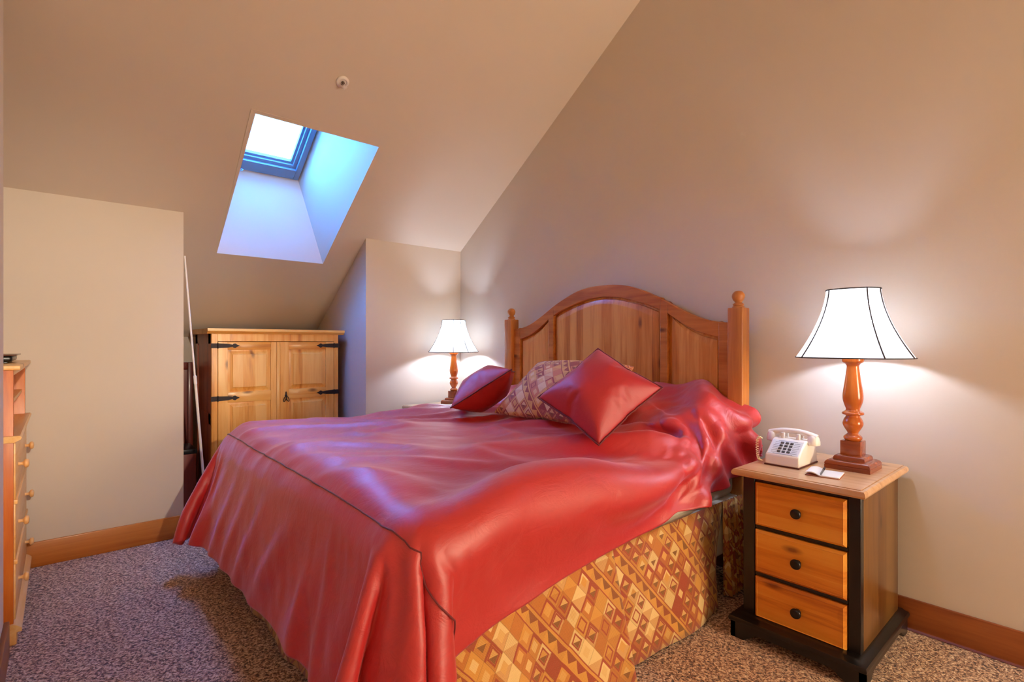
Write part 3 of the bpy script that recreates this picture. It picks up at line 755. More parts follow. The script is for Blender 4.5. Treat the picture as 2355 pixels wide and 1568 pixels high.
# ------------------------------------------------------------------ duvet (settled cloth shape stored as offsets)
DUV = [2732,0,0,0,0,0,0,0,0,0,0,0,0,0,0,0,0,0,0,0,0,0,0,0,0,0,0,0,0,0,0,0,0,0,0,0,0,0,0,0,0,0,0,0,0,0,0,0,0,0,0,0,0,0,0,0,0,0,0,0,0,0,0,0,0,0,0,0,0,0,0,0,0,0,0,0,0,0,0,0,0,0,0,0,0,0,0,0,0,0,0,0,0,0,0,0,0,0,0,0,0,0,0,0,0,0,0,0,0,0,0,0,0,0,0,0,0,0,0,0,0,0,0,0,0,0,0,0,0,0,0,0,0,0,0,0,0,0,0,0,0,0,0,0,0,0,0,0,0,0,0,0,0,0,0,0,0,0,0,0,0,0,0,0,0,0,0,0,0,0,0,0,0,0,0,0,0,0,0,0,0,0,0,0,0,0,0,0,0,0,0,0,0,0,0,0,0,0,0,0,
0,0,0,0,0,0,0,0,0,0,0,0,0,0,0,0,0,0,0,0,0,0,0,0,0,-3,-2,0,-1,-1,-2,-2,1,0,0,1,0,0,0,0,0,1,0,0,2,0,2,1,3,0,0,0,0,0,0,0,0,0,0,0,0,0,0,0,0,0,0,0,0,0,0,0,0,0,0,0,0,0,0,0,0,0,0,0,0,0,0,0,0,0,0,0,0,0,0,0,0,0,0,0,0,0,0,0,0,0,0,0,0,0,0,0,0,0,0,0,0,0,0,0,0,-3,1,-5,-6,-3,-3,-1,-3,5,-3,-3,-2,-1,0,1,0,1,0,0,1,0,0,0,0,0,0,0,-1,1,0,0,-1,2,2,2,1,2,4,3,3,2,3,1,0,0,0,0,0,0,0,0,0,0,0,0,0,0,0,0,0,0,0,0,0,0,0,0,0,0,0,0,0,0,0,0,0,0,0,0,
0,0,0,0,0,0,0,0,0,0,0,0,0,0,0,0,-10,-1,-3,-2,-4,-3,0,-2,-6,7,-3,-1,2,2,-1,0,1,-4,4,-1,-1,-1,1,0,1,1,1,0,-1,1,-1,0,0,-1,0,1,-1,1,-1,0,0,1,0,-1,1,0,-1,0,-1,1,0,1,1,1,1,3,2,3,2,0,0,2,0,2,4,3,0,0,0,0,0,0,0,0,0,0,0,0,0,0,0,0,0,0,0,0,0,0,0,0,0,0,0,0,0,0,0,0,0,0,0,0,0,0,-38,3,7,7,9,2,-11,-6,3,-3,-2,3,1,0,3,-3,1,0,-2,-1,0,0,1,2,0,0,1,0,0,-1,1,-1,0,-1,1,-1,0,0,0,1,0,-1,0,1,0,-1,-1,1,1,-1,0,0,0,1,3,-1,-1,0,1,0,1,-1,2,-1,-3,-2,1,2,2,1,2,1,1,2,1,1,1,1,1,1,
2,1,2,1,2,0,0,0,0,0,0,0,0,0,0,0,0,0,0,0,0,0,0,0,-23,2,4,7,7,5,-9,-14,-9,8,-1,-2,1,-1,0,1,-1,-2,-1,1,0,0,2,1,0,2,0,-1,0,-1,-1,0,0,1,-1,0,1,-1,1,0,-1,1,1,-1,0,-1,-1,1,0,0,-1,0,1,0,-4,0,1,-2,-5,2,9,4,-1,2,-2,-2,-3,1,0,0,-1,1,0,0,0,0,0,0,-1,0,0,0,0,0,0,2,1,2,2,2,2,2,3,2,2,2,2,2,0,0,0,0,0,0,-9,2,-1,-3,-4,-6,11,5,-3,-11,-8,1,2,-1,-1,0,-1,-1,-1,0,1,3,0,2,1,-2,0,1,-1,0,-1,1,-1,0,0,0,0,-1,1,0,1,-1,0,0,-1,2,1,-2,-2,-2,0,1,2,3,1,1,0,2,1,-6,-2,-1,1,-2,2,1,2,-5,2,1,1,-1,
1,-1,0,1,-1,0,0,0,-2,1,0,1,-1,0,1,0,-1,0,-1,0,-1,1,1,0,0,1,2,2,2,2,2,1,-8,-2,-7,-10,-15,-9,-3,12,13,-14,14,2,-3,1,-1,0,-1,1,0,1,2,2,1,2,0,-1,-1,0,1,-1,0,-1,0,-2,0,1,0,1,-1,-1,0,0,-3,1,1,1,4,-2,-1,3,1,1,0,-3,0,1,2,-2,2,5,-8,-2,-1,0,1,1,0,2,-5,2,0,1,0,0,0,-1,2,-1,-1,0,1,-1,0,0,1,0,-1,0,1,-1,0,0,-1,1,0,1,0,0,0,0,-1,0,0,1,14,-8,-6,-7,-6,-5,3,1,-1,1,-9,-4,-1,-2,-1,0,-1,-1,3,2,3,2,1,0,1,0,-2,-1,0,1,0,-2,-1,1,-2,-1,0,1,-1,2,1,2,3,0,-1,-5,-9,7,8,2,-1,-1,-2,-3,-5,5,-1,0,1,-1,-1,-2,2,1,
1,1,1,0,0,-5,0,1,0,1,0,1,-1,1,1,-1,-1,-1,-1,0,1,1,0,1,-1,1,0,-2,0,2,-1,0,1,-1,0,0,1,0,0,0,-1,-2,-2,0,2,0,-6,-7,-8,3,0,-1,-1,-1,1,-3,-1,0,0,3,2,1,1,-2,-1,0,0,-1,-1,1,-1,1,-1,-1,0,-3,0,-1,0,2,3,3,5,3,1,-2,-4,0,1,3,-2,-3,-3,-1,4,-6,-1,1,-1,1,0,-3,0,3,1,1,0,0,1,1,-3,-5,0,1,2,-1,1,1,1,-1,2,0,-2,-1,-1,1,1,-1,1,0,1,0,-2,-4,8,-3,0,0,1,0,-1,0,1,0,-25,4,0,-5,-3,1,0,-1,3,5,0,0,-2,1,-2,-1,0,0,5,-1,2,0,1,-1,-3,-3,2,0,-1,-1,1,-1,0,-2,0,0,-3,-1,-1,0,2,0,-1,1,2,5,6,-4,-7,-9,-1,0,1,8,9,-3,
-4,-1,1,1,2,2,-5,-1,1,1,1,2,1,0,-1,4,-4,-3,-4,1,2,0,1,2,-1,1,1,-2,-3,-1,2,2,-1,0,0,1,2,-4,-6,10,-4,1,-1,0,1,0,0,0,-43,1,2,3,1,3,5,4,3,-1,-4,-3,4,2,-4,0,1,7,-5,5,3,-2,-4,-2,1,4,-3,0,-4,0,2,0,-1,0,-2,-1,-1,4,3,-2,-6,1,1,-1,-1,2,2,0,2,3,3,4,-1,-5,-4,7,-8,-3,-1,-1,1,4,3,-1,-5,-4,-1,1,2,1,3,1,4,-1,1,-5,-4,3,0,3,0,-1,2,0,-1,-7,2,2,3,-3,0,2,1,3,-6,-6,9,-5,2,0,1,0,-1,1,-23,-6,-1,1,2,0,0,0,-3,-3,1,3,3,-9,1,1,11,-5,10,2,-11,5,1,-2,4,0,-6,-7,3,2,2,1,-2,1,0,-1,0,0,4,0,2,-5,-4,-1,0,1,3,-1,
0,3,4,3,-5,-3,-5,0,5,-2,-2,1,-1,-1,3,1,-1,2,4,-1,1,1,2,-2,0,0,3,-2,-5,-6,5,-3,4,2,-3,4,-2,4,-15,4,4,3,-5,1,0,1,4,-5,-6,9,-6,2,0,0,0,0,-19,-4,-2,-2,-4,-1,1,1,0,5,-5,-2,0,4,4,10,-16,11,0,-9,10,3,4,0,-13,-10,4,4,7,-3,-3,-1,1,1,0,-1,-2,0,-2,-1,1,0,-3,1,2,0,-2,2,1,0,0,-1,6,2,-1,-17,-1,16,4,-1,0,-2,-5,-11,-8,22,18,0,1,1,-4,0,-3,-1,-4,2,-2,-5,-6,7,-3,4,4,-3,4,-7,9,-18,1,5,1,-3,-1,1,0,3,-4,1,3,-4,0,1,0,-1,-28,-1,-1,2,6,1,-2,-2,-1,-5,10,16,-2,3,-10,-6,17,-8,-17,11,-1,-7,-4,-4,-1,11,8,0,-5,-5,-3,0,2,1,1,2,10,4,4,3,
-12,0,-3,-11,-4,-1,0,3,6,4,2,1,8,15,-5,3,-16,0,9,-1,0,1,1,2,0,-21,3,5,-6,-4,0,2,2,3,3,2,1,-4,-11,0,6,-4,3,2,0,2,-10,9,-13,-1,6,-3,1,-3,1,0,4,-9,7,-1,-1,-1,1,0,-29,2,3,-1,-4,0,-2,-3,6,17,14,-14,-11,-17,18,15,-8,-11,10,-11,-1,-5,-8,9,23,0,-1,-7,-17,1,0,3,2,2,3,6,2,-1,-1,5,13,0,10,9,-4,3,-1,-3,2,2,0,-2,-4,-13,6,2,12,-27,7,6,0,-1,0,2,1,-17,-18,5,8,3,0,-2,1,0,-2,2,1,3,-2,-18,5,2,-4,1,0,5,-2,-4,3,-7,0,4,-3,-2,0,0,0,3,-4,2,0,0,-1,1,-27,1,-3,-3,2,-2,1,9,9,4,-19,-10,-3,29,0,-14,0,18,-4,-12,-9,-5,13,11,2,-7,-15,1,12,11,6,-5,
-3,-3,3,2,-3,-2,-4,-5,0,1,0,7,12,-4,5,-1,-9,-8,-5,-6,-5,-3,0,5,10,15,-19,-6,-1,0,1,3,7,12,-10,-9,-3,1,3,0,-1,0,1,-1,6,5,6,1,-15,5,-2,-2,1,-1,15,-13,1,1,-3,-3,3,2,-5,2,0,0,-2,2,-1,0,0,0,-29,-2,-1,3,-1,3,5,0,7,-21,-2,15,15,-10,3,5,3,-11,-5,5,-5,-10,18,0,-17,-3,5,3,17,-2,5,6,1,-5,-1,1,4,4,5,-2,-4,0,-4,-5,-6,-3,-4,-3,-3,-3,-3,1,0,1,1,0,0,0,-1,1,-1,0,-1,0,1,2,2,-2,-5,-4,-2,-1,-1,-1,0,0,0,2,6,8,-1,-8,5,0,-2,2,-3,19,-13,-2,1,0,-3,3,2,-4,1,1,-1,-1,1,0,0,0,-30,1,1,1,5,-1,-15,19,-17,9,15,-14,-4,21,-4,-2,0,-2,-1,-11,-29,46,-16,-14,
1,8,7,10,-2,7,1,6,7,8,-9,6,0,-2,-11,-5,-5,-3,-1,-4,-3,0,-2,-1,-1,0,0,1,2,-1,-1,-1,0,0,0,-1,2,0,-1,0,0,0,0,0,1,0,-1,0,0,0,-1,0,0,-1,1,1,2,-2,-4,0,2,-1,0,-3,16,-7,-2,1,-2,0,2,0,-2,0,0,1,-1,0,0,0,-29,-1,-1,2,-2,-8,34,-18,-2,2,-15,11,31,-16,-6,-3,0,-2,-13,9,47,-39,-18,2,7,4,4,10,5,0,0,1,2,1,6,-17,-14,-7,2,2,4,-1,-3,-1,-1,1,0,1,-1,0,0,-1,-1,1,0,1,0,0,1,0,-1,-1,1,0,0,0,0,-1,2,-1,0,-1,1,0,0,0,-1,1,0,0,1,0,-2,0,-1,0,0,0,-3,11,-6,2,-1,-1,0,2,-1,-2,2,-1,0,0,0,0,-31,-3,-1,0,7,26,-22,-8,2,-4,16,31,-34,-7,-5,10,
-4,9,32,14,-16,0,-5,-13,-1,1,-1,-4,-6,-4,-4,-7,-6,-4,0,6,4,2,-1,1,-1,0,1,-1,1,0,0,-1,1,0,0,0,0,0,-1,0,0,0,0,0,0,1,-1,0,0,0,0,0,-1,2,0,1,-1,-1,0,0,0,1,-1,0,0,1,0,-1,1,0,0,-1,0,-2,5,-3,5,-6,3,-2,2,0,-1,-1,1,0,0,-1,-32,-1,3,8,7,-17,-1,3,3,9,23,-42,5,-3,15,-4,11,16,-11,-8,3,6,10,7,-8,-5,-2,-9,-7,-5,-4,-2,0,2,0,-1,2,-1,-1,0,0,1,-1,0,0,0,0,0,-1,0,0,1,0,0,0,0,0,0,0,0,0,0,1,0,0,0,0,0,-1,0,1,-1,0,0,0,0,0,-1,1,0,1,0,0,-2,0,1,0,1,-1,-1,2,0,-1,1,-1,2,-2,0,0,0,0,0,0,0,-32,3,6,-3,-9,-1,3,6,
6,16,-40,15,-5,17,-7,-2,10,-26,-1,4,4,3,3,3,2,-2,-2,0,-1,-2,0,1,0,0,0,0,1,-2,2,-1,0,-1,0,1,0,0,0,0,1,-1,0,-1,1,0,1,-1,0,0,0,0,1,-1,0,0,0,0,0,0,0,0,0,0,0,0,0,0,0,1,-1,0,0,0,0,1,-2,1,0,-1,1,0,1,-3,3,2,-3,0,0,0,0,0,0,0,0,0,-30,5,-5,-2,-3,2,5,8,7,-28,12,-4,12,-6,-4,11,-23,8,4,0,0,0,1,0,-1,0,0,0,0,1,-1,0,0,-1,1,0,0,0,0,0,0,0,0,-1,0,0,0,1,0,0,-1,0,0,0,1,1,0,-1,-1,0,-1,1,1,0,0,0,0,0,0,-1,0,1,0,1,0,-1,1,-1,-1,1,-1,0,1,0,0,-2,1,1,0,0,0,2,-5,3,-1,1,0,0,-1,1,0,-1,0,1,
-27,-5,-8,9,-1,4,5,4,-16,4,-1,8,1,-7,8,-13,5,1,-1,0,-1,1,0,-2,1,0,0,0,0,-1,1,-1,0,0,0,0,0,1,0,0,0,0,-1,1,-1,0,0,0,0,1,0,-1,0,1,-1,0,0,2,-1,-2,0,1,0,1,0,0,0,0,-1,1,-1,0,0,0,0,1,-1,0,1,-1,0,0,0,0,1,-1,0,0,0,1,-3,3,0,-1,1,-1,2,-1,0,-1,0,1,0,-1,-31,-6,10,-2,1,3,-3,-6,-1,7,3,0,-9,9,-6,1,-2,1,-1,0,1,1,-3,2,-1,-1,1,0,0,0,0,1,0,1,-1,0,-1,0,-1,1,0,0,1,-1,0,0,0,0,0,0,1,0,-2,1,1,0,0,-1,1,0,1,-1,-1,0,0,0,0,-1,1,0,1,-1,0,0,0,0,1,-1,0,0,0,0,0,1,-1,1,-1,0,0,0,0,0,1,-1,1,-1,
-1,1,0,1,-1,0,0,0,-34,3,7,-11,6,4,2,-8,7,-5,2,-5,6,-3,-3,-2,1,1,0,1,0,-1,1,-1,0,1,-1,0,0,0,0,0,0,0,0,1,-1,-1,1,-1,1,0,-1,2,0,0,-1,0,0,0,0,1,0,-2,0,1,0,0,0,1,-1,1,0,-1,0,0,-1,1,0,0,0,1,-1,0,0,0,0,1,-1,0,-1,0,1,-1,1,0,0,0,0,-1,1,0,1,-1,1,-1,0,0,1,-1,1,-1,0,0,-33,9,-14,7,13,0,-14,4,-3,0,-1,3,1,-8,5,-1,1,0,-2,1,0,-1,1,0,0,1,-1,0,0,0,0,0,0,0,1,-1,1,0,-1,0,-1,1,1,-1,1,-1,1,-1,0,0,0,0,1,-1,0,0,0,0,0,0,0,0,0,0,-1,0,1,0,0,0,0,0,0,0,0,0,-1,0,1,0,0,0,-1,1,0,0,1,-1,
0,0,0,0,0,1,-2,1,0,0,0,0,0,0,0,0,-31,-4,2,20,-6,-23,6,6,-1,4,-4,7,-13,7,2,-3,0,-4,1,0,1,0,1,0,1,-1,1,0,-1,0,1,0,-1,0,0,1,-1,1,0,-1,-1,0,0,0,0,1,0,-1,0,0,1,0,0,0,0,-1,1,0,0,0,0,0,0,-1,1,0,0,0,0,0,0,0,0,0,0,0,0,0,0,0,1,-1,0,0,0,0,-1,1,0,1,0,-1,0,0,0,0,0,0,0,0,-1,1,0,0,-32,-4,21,-6,-28,5,21,-8,7,-7,7,-17,10,4,-7,4,-3,-1,2,-1,-1,2,-1,2,0,0,1,-1,0,0,-2,0,1,0,0,-1,1,0,1,0,0,-2,0,1,0,0,0,0,0,0,-1,0,0,1,-1,1,-1,0,1,0,0,0,-1,1,0,0,0,0,0,0,0,0,0,0,0,0,0,0,0,0,
0,1,-1,0,0,0,0,0,-1,0,1,0,1,0,-1,0,0,0,-1,1,0,0,0,-1,-34,9,5,-26,-3,29,-8,2,-4,-2,-1,0,9,-12,4,0,2,1,-3,-1,0,-1,1,0,0,1,0,0,-1,0,1,0,0,0,0,0,0,0,-1,1,1,0,-1,-1,0,0,0,1,0,1,0,-1,0,0,0,0,0,0,0,0,0,-1,1,0,0,0,0,0,0,0,0,-1,1,0,0,0,0,0,0,0,-1,0,1,0,0,0,0,0,1,-1,-2,2,-1,1,1,-1,0,0,0,0,0,0,-1,1,-32,8,-12,-14,27,2,-11,4,-9,5,-7,12,-5,-1,4,-1,-1,0,1,-1,-1,-1,0,-1,0,0,1,0,2,0,-1,0,0,0,0,1,-1,0,0,0,0,0,1,-1,0,0,0,0,0,-1,1,0,0,0,0,-1,1,0,0,0,-1,1,0,0,0,1,-1,0,0,0,0,1,
-2,0,1,0,-1,0,0,0,1,0,0,0,0,0,0,0,-1,1,0,-2,1,0,1,0,0,0,0,-1,1,-1,1,0,-30,-1,-13,15,10,-15,5,-4,-3,5,1,2,-11,10,-2,-3,5,-2,0,0,0,0,-1,-1,0,0,0,1,0,0,0,-1,1,0,0,0,0,0,0,0,-1,1,0,0,-1,-1,1,1,0,0,-1,1,0,0,0,0,0,0,0,0,0,-1,1,1,0,-1,1,-1,1,-1,0,0,0,0,0,0,1,-1,-1,0,0,0,0,0,1,0,0,0,1,-1,0,0,-2,2,-1,1,0,0,0,0,0,0,0,-1,-31,-2,-3,11,-5,-4,4,-5,5,-1,1,-6,4,2,-6,9,-10,5,0,1,-1,0,0,0,0,-1,0,0,-1,2,0,0,-1,0,1,0,0,-1,1,-1,1,0,0,0,1,-1,-1,1,0,0,0,0,1,-1,0,0,-1,1,0,1,0,-2,1,-1,
1,0,-1,1,0,1,-1,-1,2,-2,0,1,0,0,1,-1,0,0,0,0,-1,1,0,0,0,0,1,0,-1,-3,2,0,0,0,0,1,-1,1,-1,1,-32,-4,3,4,-3,0,-2,0,7,-6,1,-2,7,-10,8,-6,5,-1,-1,0,0,1,0,2,-1,0,-3,0,1,-1,1,0,-2,1,0,0,1,1,-1,1,-1,0,0,0,0,1,-1,-1,1,0,0,0,-1,1,0,0,0,-1,0,0,1,1,-2,1,-1,1,1,0,-1,0,0,1,-1,1,-1,0,0,1,-1,1,0,0,0,-1,0,-1,0,1,0,0,0,0,2,-2,-1,1,0,0,0,0,0,-1,1,0,-33,-1,3,1,-4,2,-1,1,-1,-1,2,2,-3,1,2,-5,7,-5,2,-2,0,-1,1,1,1,-1,1,-1,-1,0,0,0,2,-2,0,0,0,0,1,-1,1,0,0,1,-1,1,0,-1,0,0,0,0,0,0,0,0,
0,0,0,0,0,0,-1,0,1,-1,1,0,0,0,1,-1,0,0,-1,1,0,0,1,-1,0,0,0,0,0,0,0,-1,1,1,-1,0,1,1,-3,2,-2,1,0,-1,1,0,0,0,-32,-1,3,-1,-2,1,-1,1,-3,4,-1,0,-4,8,-12,12,-10,5,0,1,0,0,-1,-1,1,1,1,0,0,-1,-1,1,0,1,-1,0,0,0,0,1,-1,0,0,0,0,0,0,0,0,0,0,0,0,0,0,0,0,0,0,0,0,1,0,-1,0,0,-1,0,0,0,0,1,1,0,0,-1,0,0,0,0,0,0,0,1,0,0,-1,0,-1,1,1,-1,0,1,1,-3,2,-1,0,0,0,0,0,-1,-33,1,3,-2,-1,1,-1,0,0,2,-3,2,1,-5,3,0,-1,1,0,0,1,-1,0,-2,0,2,0,1,1,-1,1,-1,0,-1,0,0,0,0,-1,0,1,0,0,-1,1,0,1,-1,
0,0,0,0,0,0,0,0,0,0,0,0,0,0,1,0,-1,0,0,0,0,0,0,-1,0,1,1,-1,0,0,-1,1,0,0,1,0,0,0,0,0,0,-2,1,0,0,1,1,-2,0,0,1,0,-1,0,0,0,-32,1,0,-1,0,0,0,0,2,-3,2,-1,1,-2,8,-12,7,-2,0,0,0,0,-1,1,-1,0,1,0,-1,2,-1,1,-1,1,0,-1,0,0,0,0,-1,0,0,1,0,0,0,1,-1,1,0,0,0,0,0,0,0,0,0,-1,0,0,0,0,0,0,0,0,0,0,0,0,0,0,0,0,0,0,1,-1,0,0,-1,1,0,0,0,0,0,1,-1,1,-1,0,0,1,0,0,-1,0,0,0,0,0,-32,1,-1,0,0,0,0,0,1,-1,1,-1,0,4,-5,3,-4,2,0,1,-1,1,1,-1,0,-1,-1,0,2,-1,1,0,0,0,0,0,0,0,0,0,
1,0,0,0,-1,0,0,0,1,-1,0,-1,0,0,0,0,0,0,0,1,0,0,0,0,0,0,-1,0,0,0,0,1,0,0,0,0,0,-1,0,1,0,0,0,-1,0,0,1,0,-1,0,0,0,2,-1,0,-1,0,0,1,-1,1,0,-1,1,-32,0,1,-1,1,0,-1,1,0,0,-1,1,0,-1,-1,3,0,-1,0,-1,1,0,0,0,1,-1,0,0,-1,1,0,0,0,0,-1,1,0,0,1,-1,0,0,0,0,1,0,0,-1,0,-1,0,1,0,0,0,0,0,0,0,0,0,0,0,0,0,0,0,0,-1,0,0,0,0,0,0,1,-1,1,0,0,0,0,0,0,0,0,0,-1,1,0,-1,2,-2,1,0,1,-1,0,-1,1,-1,0,0,0,-32,1,0,0,0,0,0,-1,1,0,1,0,-2,1,1,-1,2,-1,-1,1,0,0,-1,1,-1,1,-1,0,-1,0,0,0,
1,0,0,0,0,-1,0,1,0,0,0,0,0,-1,1,1,-1,1,0,-1,0,0,1,0,0,0,-1,0,0,0,0,0,0,0,0,0,1,-1,0,0,0,0,0,-1,2,-1,0,-1,1,0,0,0,0,-1,0,1,0,0,1,0,-1,0,0,-1,1,0,0,0,0,0,0,-1,-31,0,0,0,0,0,0,0,-1,1,1,-3,3,-1,0,0,0,1,0,0,-1,1,1,0,0,-1,0,-1,1,-1,0,0,1,-1,1,-1,0,1,0,-1,0,0,0,0,0,1,-1,0,0,0,0,1,0,0,-1,0,0,0,1,0,-1,0,0,0,0,0,1,-1,0,1,-1,0,0,0,0,0,-1,1,0,1,0,0,0,-1,0,1,0,-1,1,0,0,-1,1,0,-1,1,0,-1,0,0,0,0,0,0,-31,0,0,0,1,0,-1,1,-1,1,-3,4,0,-2,1,0,0,-1,1,-1,2,-1,-1,0,
0,0,0,1,-1,1,0,0,-1,1,-1,1,-1,0,0,1,0,0,-1,0,0,0,0,0,0,0,0,0,0,0,0,1,0,-1,0,0,1,0,0,-1,0,0,0,1,0,-1,1,0,0,-1,0,0,0,1,0,0,-1,0,0,1,0,-1,0,1,0,1,-1,-1,1,-1,0,0,1,0,0,0,-1,0,0,0,-31,1,0,-1,0,0,1,0,0,-2,3,-1,-2,2,0,0,-1,1,0,1,-1,0,1,-1,0,0,1,-1,0,0,-1,0,0,1,1,-1,0,0,-1,0,0,0,1,0,0,0,0,0,0,0,0,0,0,0,0,-1,0,1,0,0,0,0,-1,1,0,0,0,0,0,0,0,0,0,1,-1,0,0,0,0,0,-1,1,-1,0,0,1,-1,2,0,-2,2,-1,0,0,-1,1,0,0,-1,0,1,0,0,0,-30,0,0,0,0,0,1,-2,2,-1,0,-1,2,-1,0,0,
1,-1,0,0,0,0,0,1,-1,1,0,0,0,-1,1,-1,1,-1,0,0,0,0,1,-1,0,0,0,0,0,0,0,0,0,0,0,0,0,0,0,0,0,0,0,0,0,0,1,-1,0,0,0,0,-1,2,-1,0,0,0,1,-1,0,0,0,0,1,-2,1,1,0,-2,3,0,-3,2,-2,2,-1,-1,1,2,-3,1,1,-1,0,0,0,-1,-30,1,0,0,-1,0,1,0,-3,6,-5,3,-2,1,-2,2,-1,1,-1,0,1,-1,0,0,1,-1,0,0,0,1,-1,1,-1,0,1,0,0,0,-1,1,0,0,0,0,0,-1,1,0,0,0,0,0,0,0,0,0,0,0,0,0,-1,0,0,1,0,0,0,-1,1,-1,1,0,0,0,-1,1,0,-1,0,1,-1,1,0,-1,0,2,0,-4,2,0,1,0,-1,1,1,-1,-1,0,0,1,0,-1,0,1,-29,-1,0,1,0,0,0,1,
0,-3,5,-4,2,-2,2,-1,0,-1,1,0,-1,1,0,0,-1,1,-1,1,0,-1,1,0,0,0,0,0,0,0,0,0,0,0,0,0,0,0,0,0,0,0,0,0,0,0,0,0,0,0,0,-1,1,0,-1,0,0,0,0,1,0,0,0,0,0,0,1,0,0,-1,0,-1,1,0,0,-1,0,2,-3,2,0,0,0,0,0,0,1,-3,2,0,0,0,-1,1,0,-1,-29,0,0,1,0,-1,0,1,1,-2,-1,3,-3,2,-1,0,0,1,-1,0,0,0,0,0,0,0,0,0,0,0,0,0,0,1,-1,1,0,-1,1,0,-1,0,0,0,0,1,-1,0,0,0,0,0,0,1,-1,0,0,0,0,0,0,0,1,0,0,0,0,0,0,0,0,0,-1,0,0,0,0,1,-1,0,1,0,-1,1,0,-2,1,0,1,-1,1,-1,1,1,-3,1,1,0,-1,0,1,-1,0,0,
-29,1,0,-1,1,1,-1,0,0,2,-3,-1,3,-1,0,0,1,-1,0,0,0,-1,0,0,1,-1,1,-1,1,1,-1,0,0,-1,1,-1,1,0,0,0,1,-1,0,0,0,0,0,0,0,0,0,0,0,-1,1,0,0,-1,0,1,0,-1,0,0,0,1,0,0,0,0,-1,0,1,0,0,0,0,-1,1,0,-1,1,1,-1,0,0,0,1,-1,0,0,0,0,-1,1,0,0,-1,1,0,-1,1,-1,0,-28,0,0,0,0,0,0,1,0,-1,2,-3,1,0,1,-1,0,0,1,-1,0,0,0,0,-1,1,0,1,-1,0,1,0,0,-1,-1,1,0,1,-1,0,0,1,0,0,0,-1,1,0,-1,0,1,0,-1,0,0,0,0,1,-1,0,0,1,-1,1,0,-1,0,1,0,-1,1,0,0,-1,0,0,0,1,0,0,0,-1,1,0,0,0,0,-1,0,1,-1,0,1,0,0,0,
-1,1,-1,0,0,0,0,0,-27,-1,0,1,0,0,0,-1,1,0,-1,2,-3,2,0,1,-1,0,-1,1,-1,1,-1,0,1,0,0,-1,1,0,0,0,-1,1,0,0,0,-1,1,0,0,0,-1,0,1,0,-1,0,1,0,-1,0,1,0,0,0,-1,0,1,0,0,-1,1,0,0,0,0,-1,0,1,0,-1,0,1,0,0,0,0,0,0,0,0,-1,1,0,0,0,0,1,-1,-1,2,-3,2,0,-1,1,-1,1,0,0,0,0,0,-27,0,0,0,0,0,0,0,0,0,1,0,1,-2,1,-1,0,0,1,-1,1,-1,1,-1,0,0,0,0,0,0,0,0,1,-1,0,0,0,1,0,-1,0,0,1,0,-1,1,0,0,-1,0,1,-1,0,0,0,0,1,-1,0,0,0,1,0,-1,0,0,0,0,0,0,0,1,0,-1,0,0,0,1,-1,0,0,0,0,0,0,0,1,0,
-1,0,1,-2,2,0,-1,1,0,0,-1,0,0,0,0,0,-27,0,1,-1,0,0,1,0,-1,0,0,1,0,1,-2,0,1,0,0,0,-1,1,-1,1,0,0,-1,1,0,0,0,0,-1,1,0,0,0,0,-1,1,0,0,0,0,0,0,0,0,1,-1,-1,1,0,0,0,0,-1,1,0,0,0,0,0,0,0,0,0,0,0,0,-1,1,0,0,0,0,0,-1,1,0,0,0,0,0,1,0,-1,0,0,0,1,-2,3,-3,0,2,-1,0,0,0,0,0,0,0,-26,1,-1,0,1,0,-1,0,0,1,0,-1,1,-1,0,0,0,0,0,0,1,-1,1,0,-1,0,1,0,-1,0,0,0,1,0,-1,0,0,0,1,0,0,-1,0,0,0,0,0,0,0,1,0,0,0,-1,0,0,1,0,0,0,0,-1,0,0,0,0,0,0,0,0,0,-1,1,1,0,0,0,0,0,0,
0,0,0,0,-1,0,0,0,0,1,-1,2,-2,-2,4,0,-2,0,1,-1,1,-1,0,0,-26,0,1,0,-1,0,0,1,0,-1,0,1,-1,0,0,0,0,1,-1,1,-1,1,0,-1,1,-1,0,0,1,-1,1,0,-1,0,1,0,-1,0,0,0,0,1,0,0,-1,0,0,0,0,0,0,0,0,1,0,-1,0,0,0,0,0,1,0,0,0,0,0,-1,0,0,0,-1,0,1,0,0,0,0,0,0,0,0,0,0,0,0,1,0,0,-1,-1,2,-3,4,0,-4,3,0,-1,1,-1,0,0,0,-26,0,0,1,0,0,0,-1,0,0,1,-1,1,-1,0,1,-1,-1,1,0,1,0,-1,1,-1,1,0,-1,0,2,-1,-1,1,0,-1,0,1,0,0,-1,0,0,0,0,1,0,0,0,0,0,-1,0,0,0,0,1,0,0,0,0,0,0,-1,0,0,0,0,1,0,0,0,1,
-1,-1,0,0,0,0,0,0,0,0,0,0,0,0,0,0,0,0,2,-2,1,2,-5,2,1,-1,1,-1,0,0,0,0,-26,1,0,0,0,0,0,0,0,0,-1,1,-2,2,1,-1,0,-1,0,0,0,0,1,0,1,-1,0,1,-1,-1,0,1,-1,0,1,-1,0,0,0,1,-1,0,0,0,0,0,0,0,0,0,1,0,0,0,-1,0,0,0,0,0,0,0,1,0,0,-1,0,0,0,0,1,0,-1,0,1,0,0,0,0,-1,0,0,1,0,0,0,-1,0,1,0,-1,0,2,-3,1,2,-2,1,-1,1,0,0,0,-1,-25,0,0,-1,0,0,0,0,0,0,0,0,0,0,-1,0,1,0,0,0,1,0,0,0,0,0,0,-1,1,-1,0,0,1,-1,0,1,0,-1,0,0,1,-1,0,0,1,0,0,0,-1,0,0,0,0,0,1,0,0,0,0,-1,0,0,0,0,
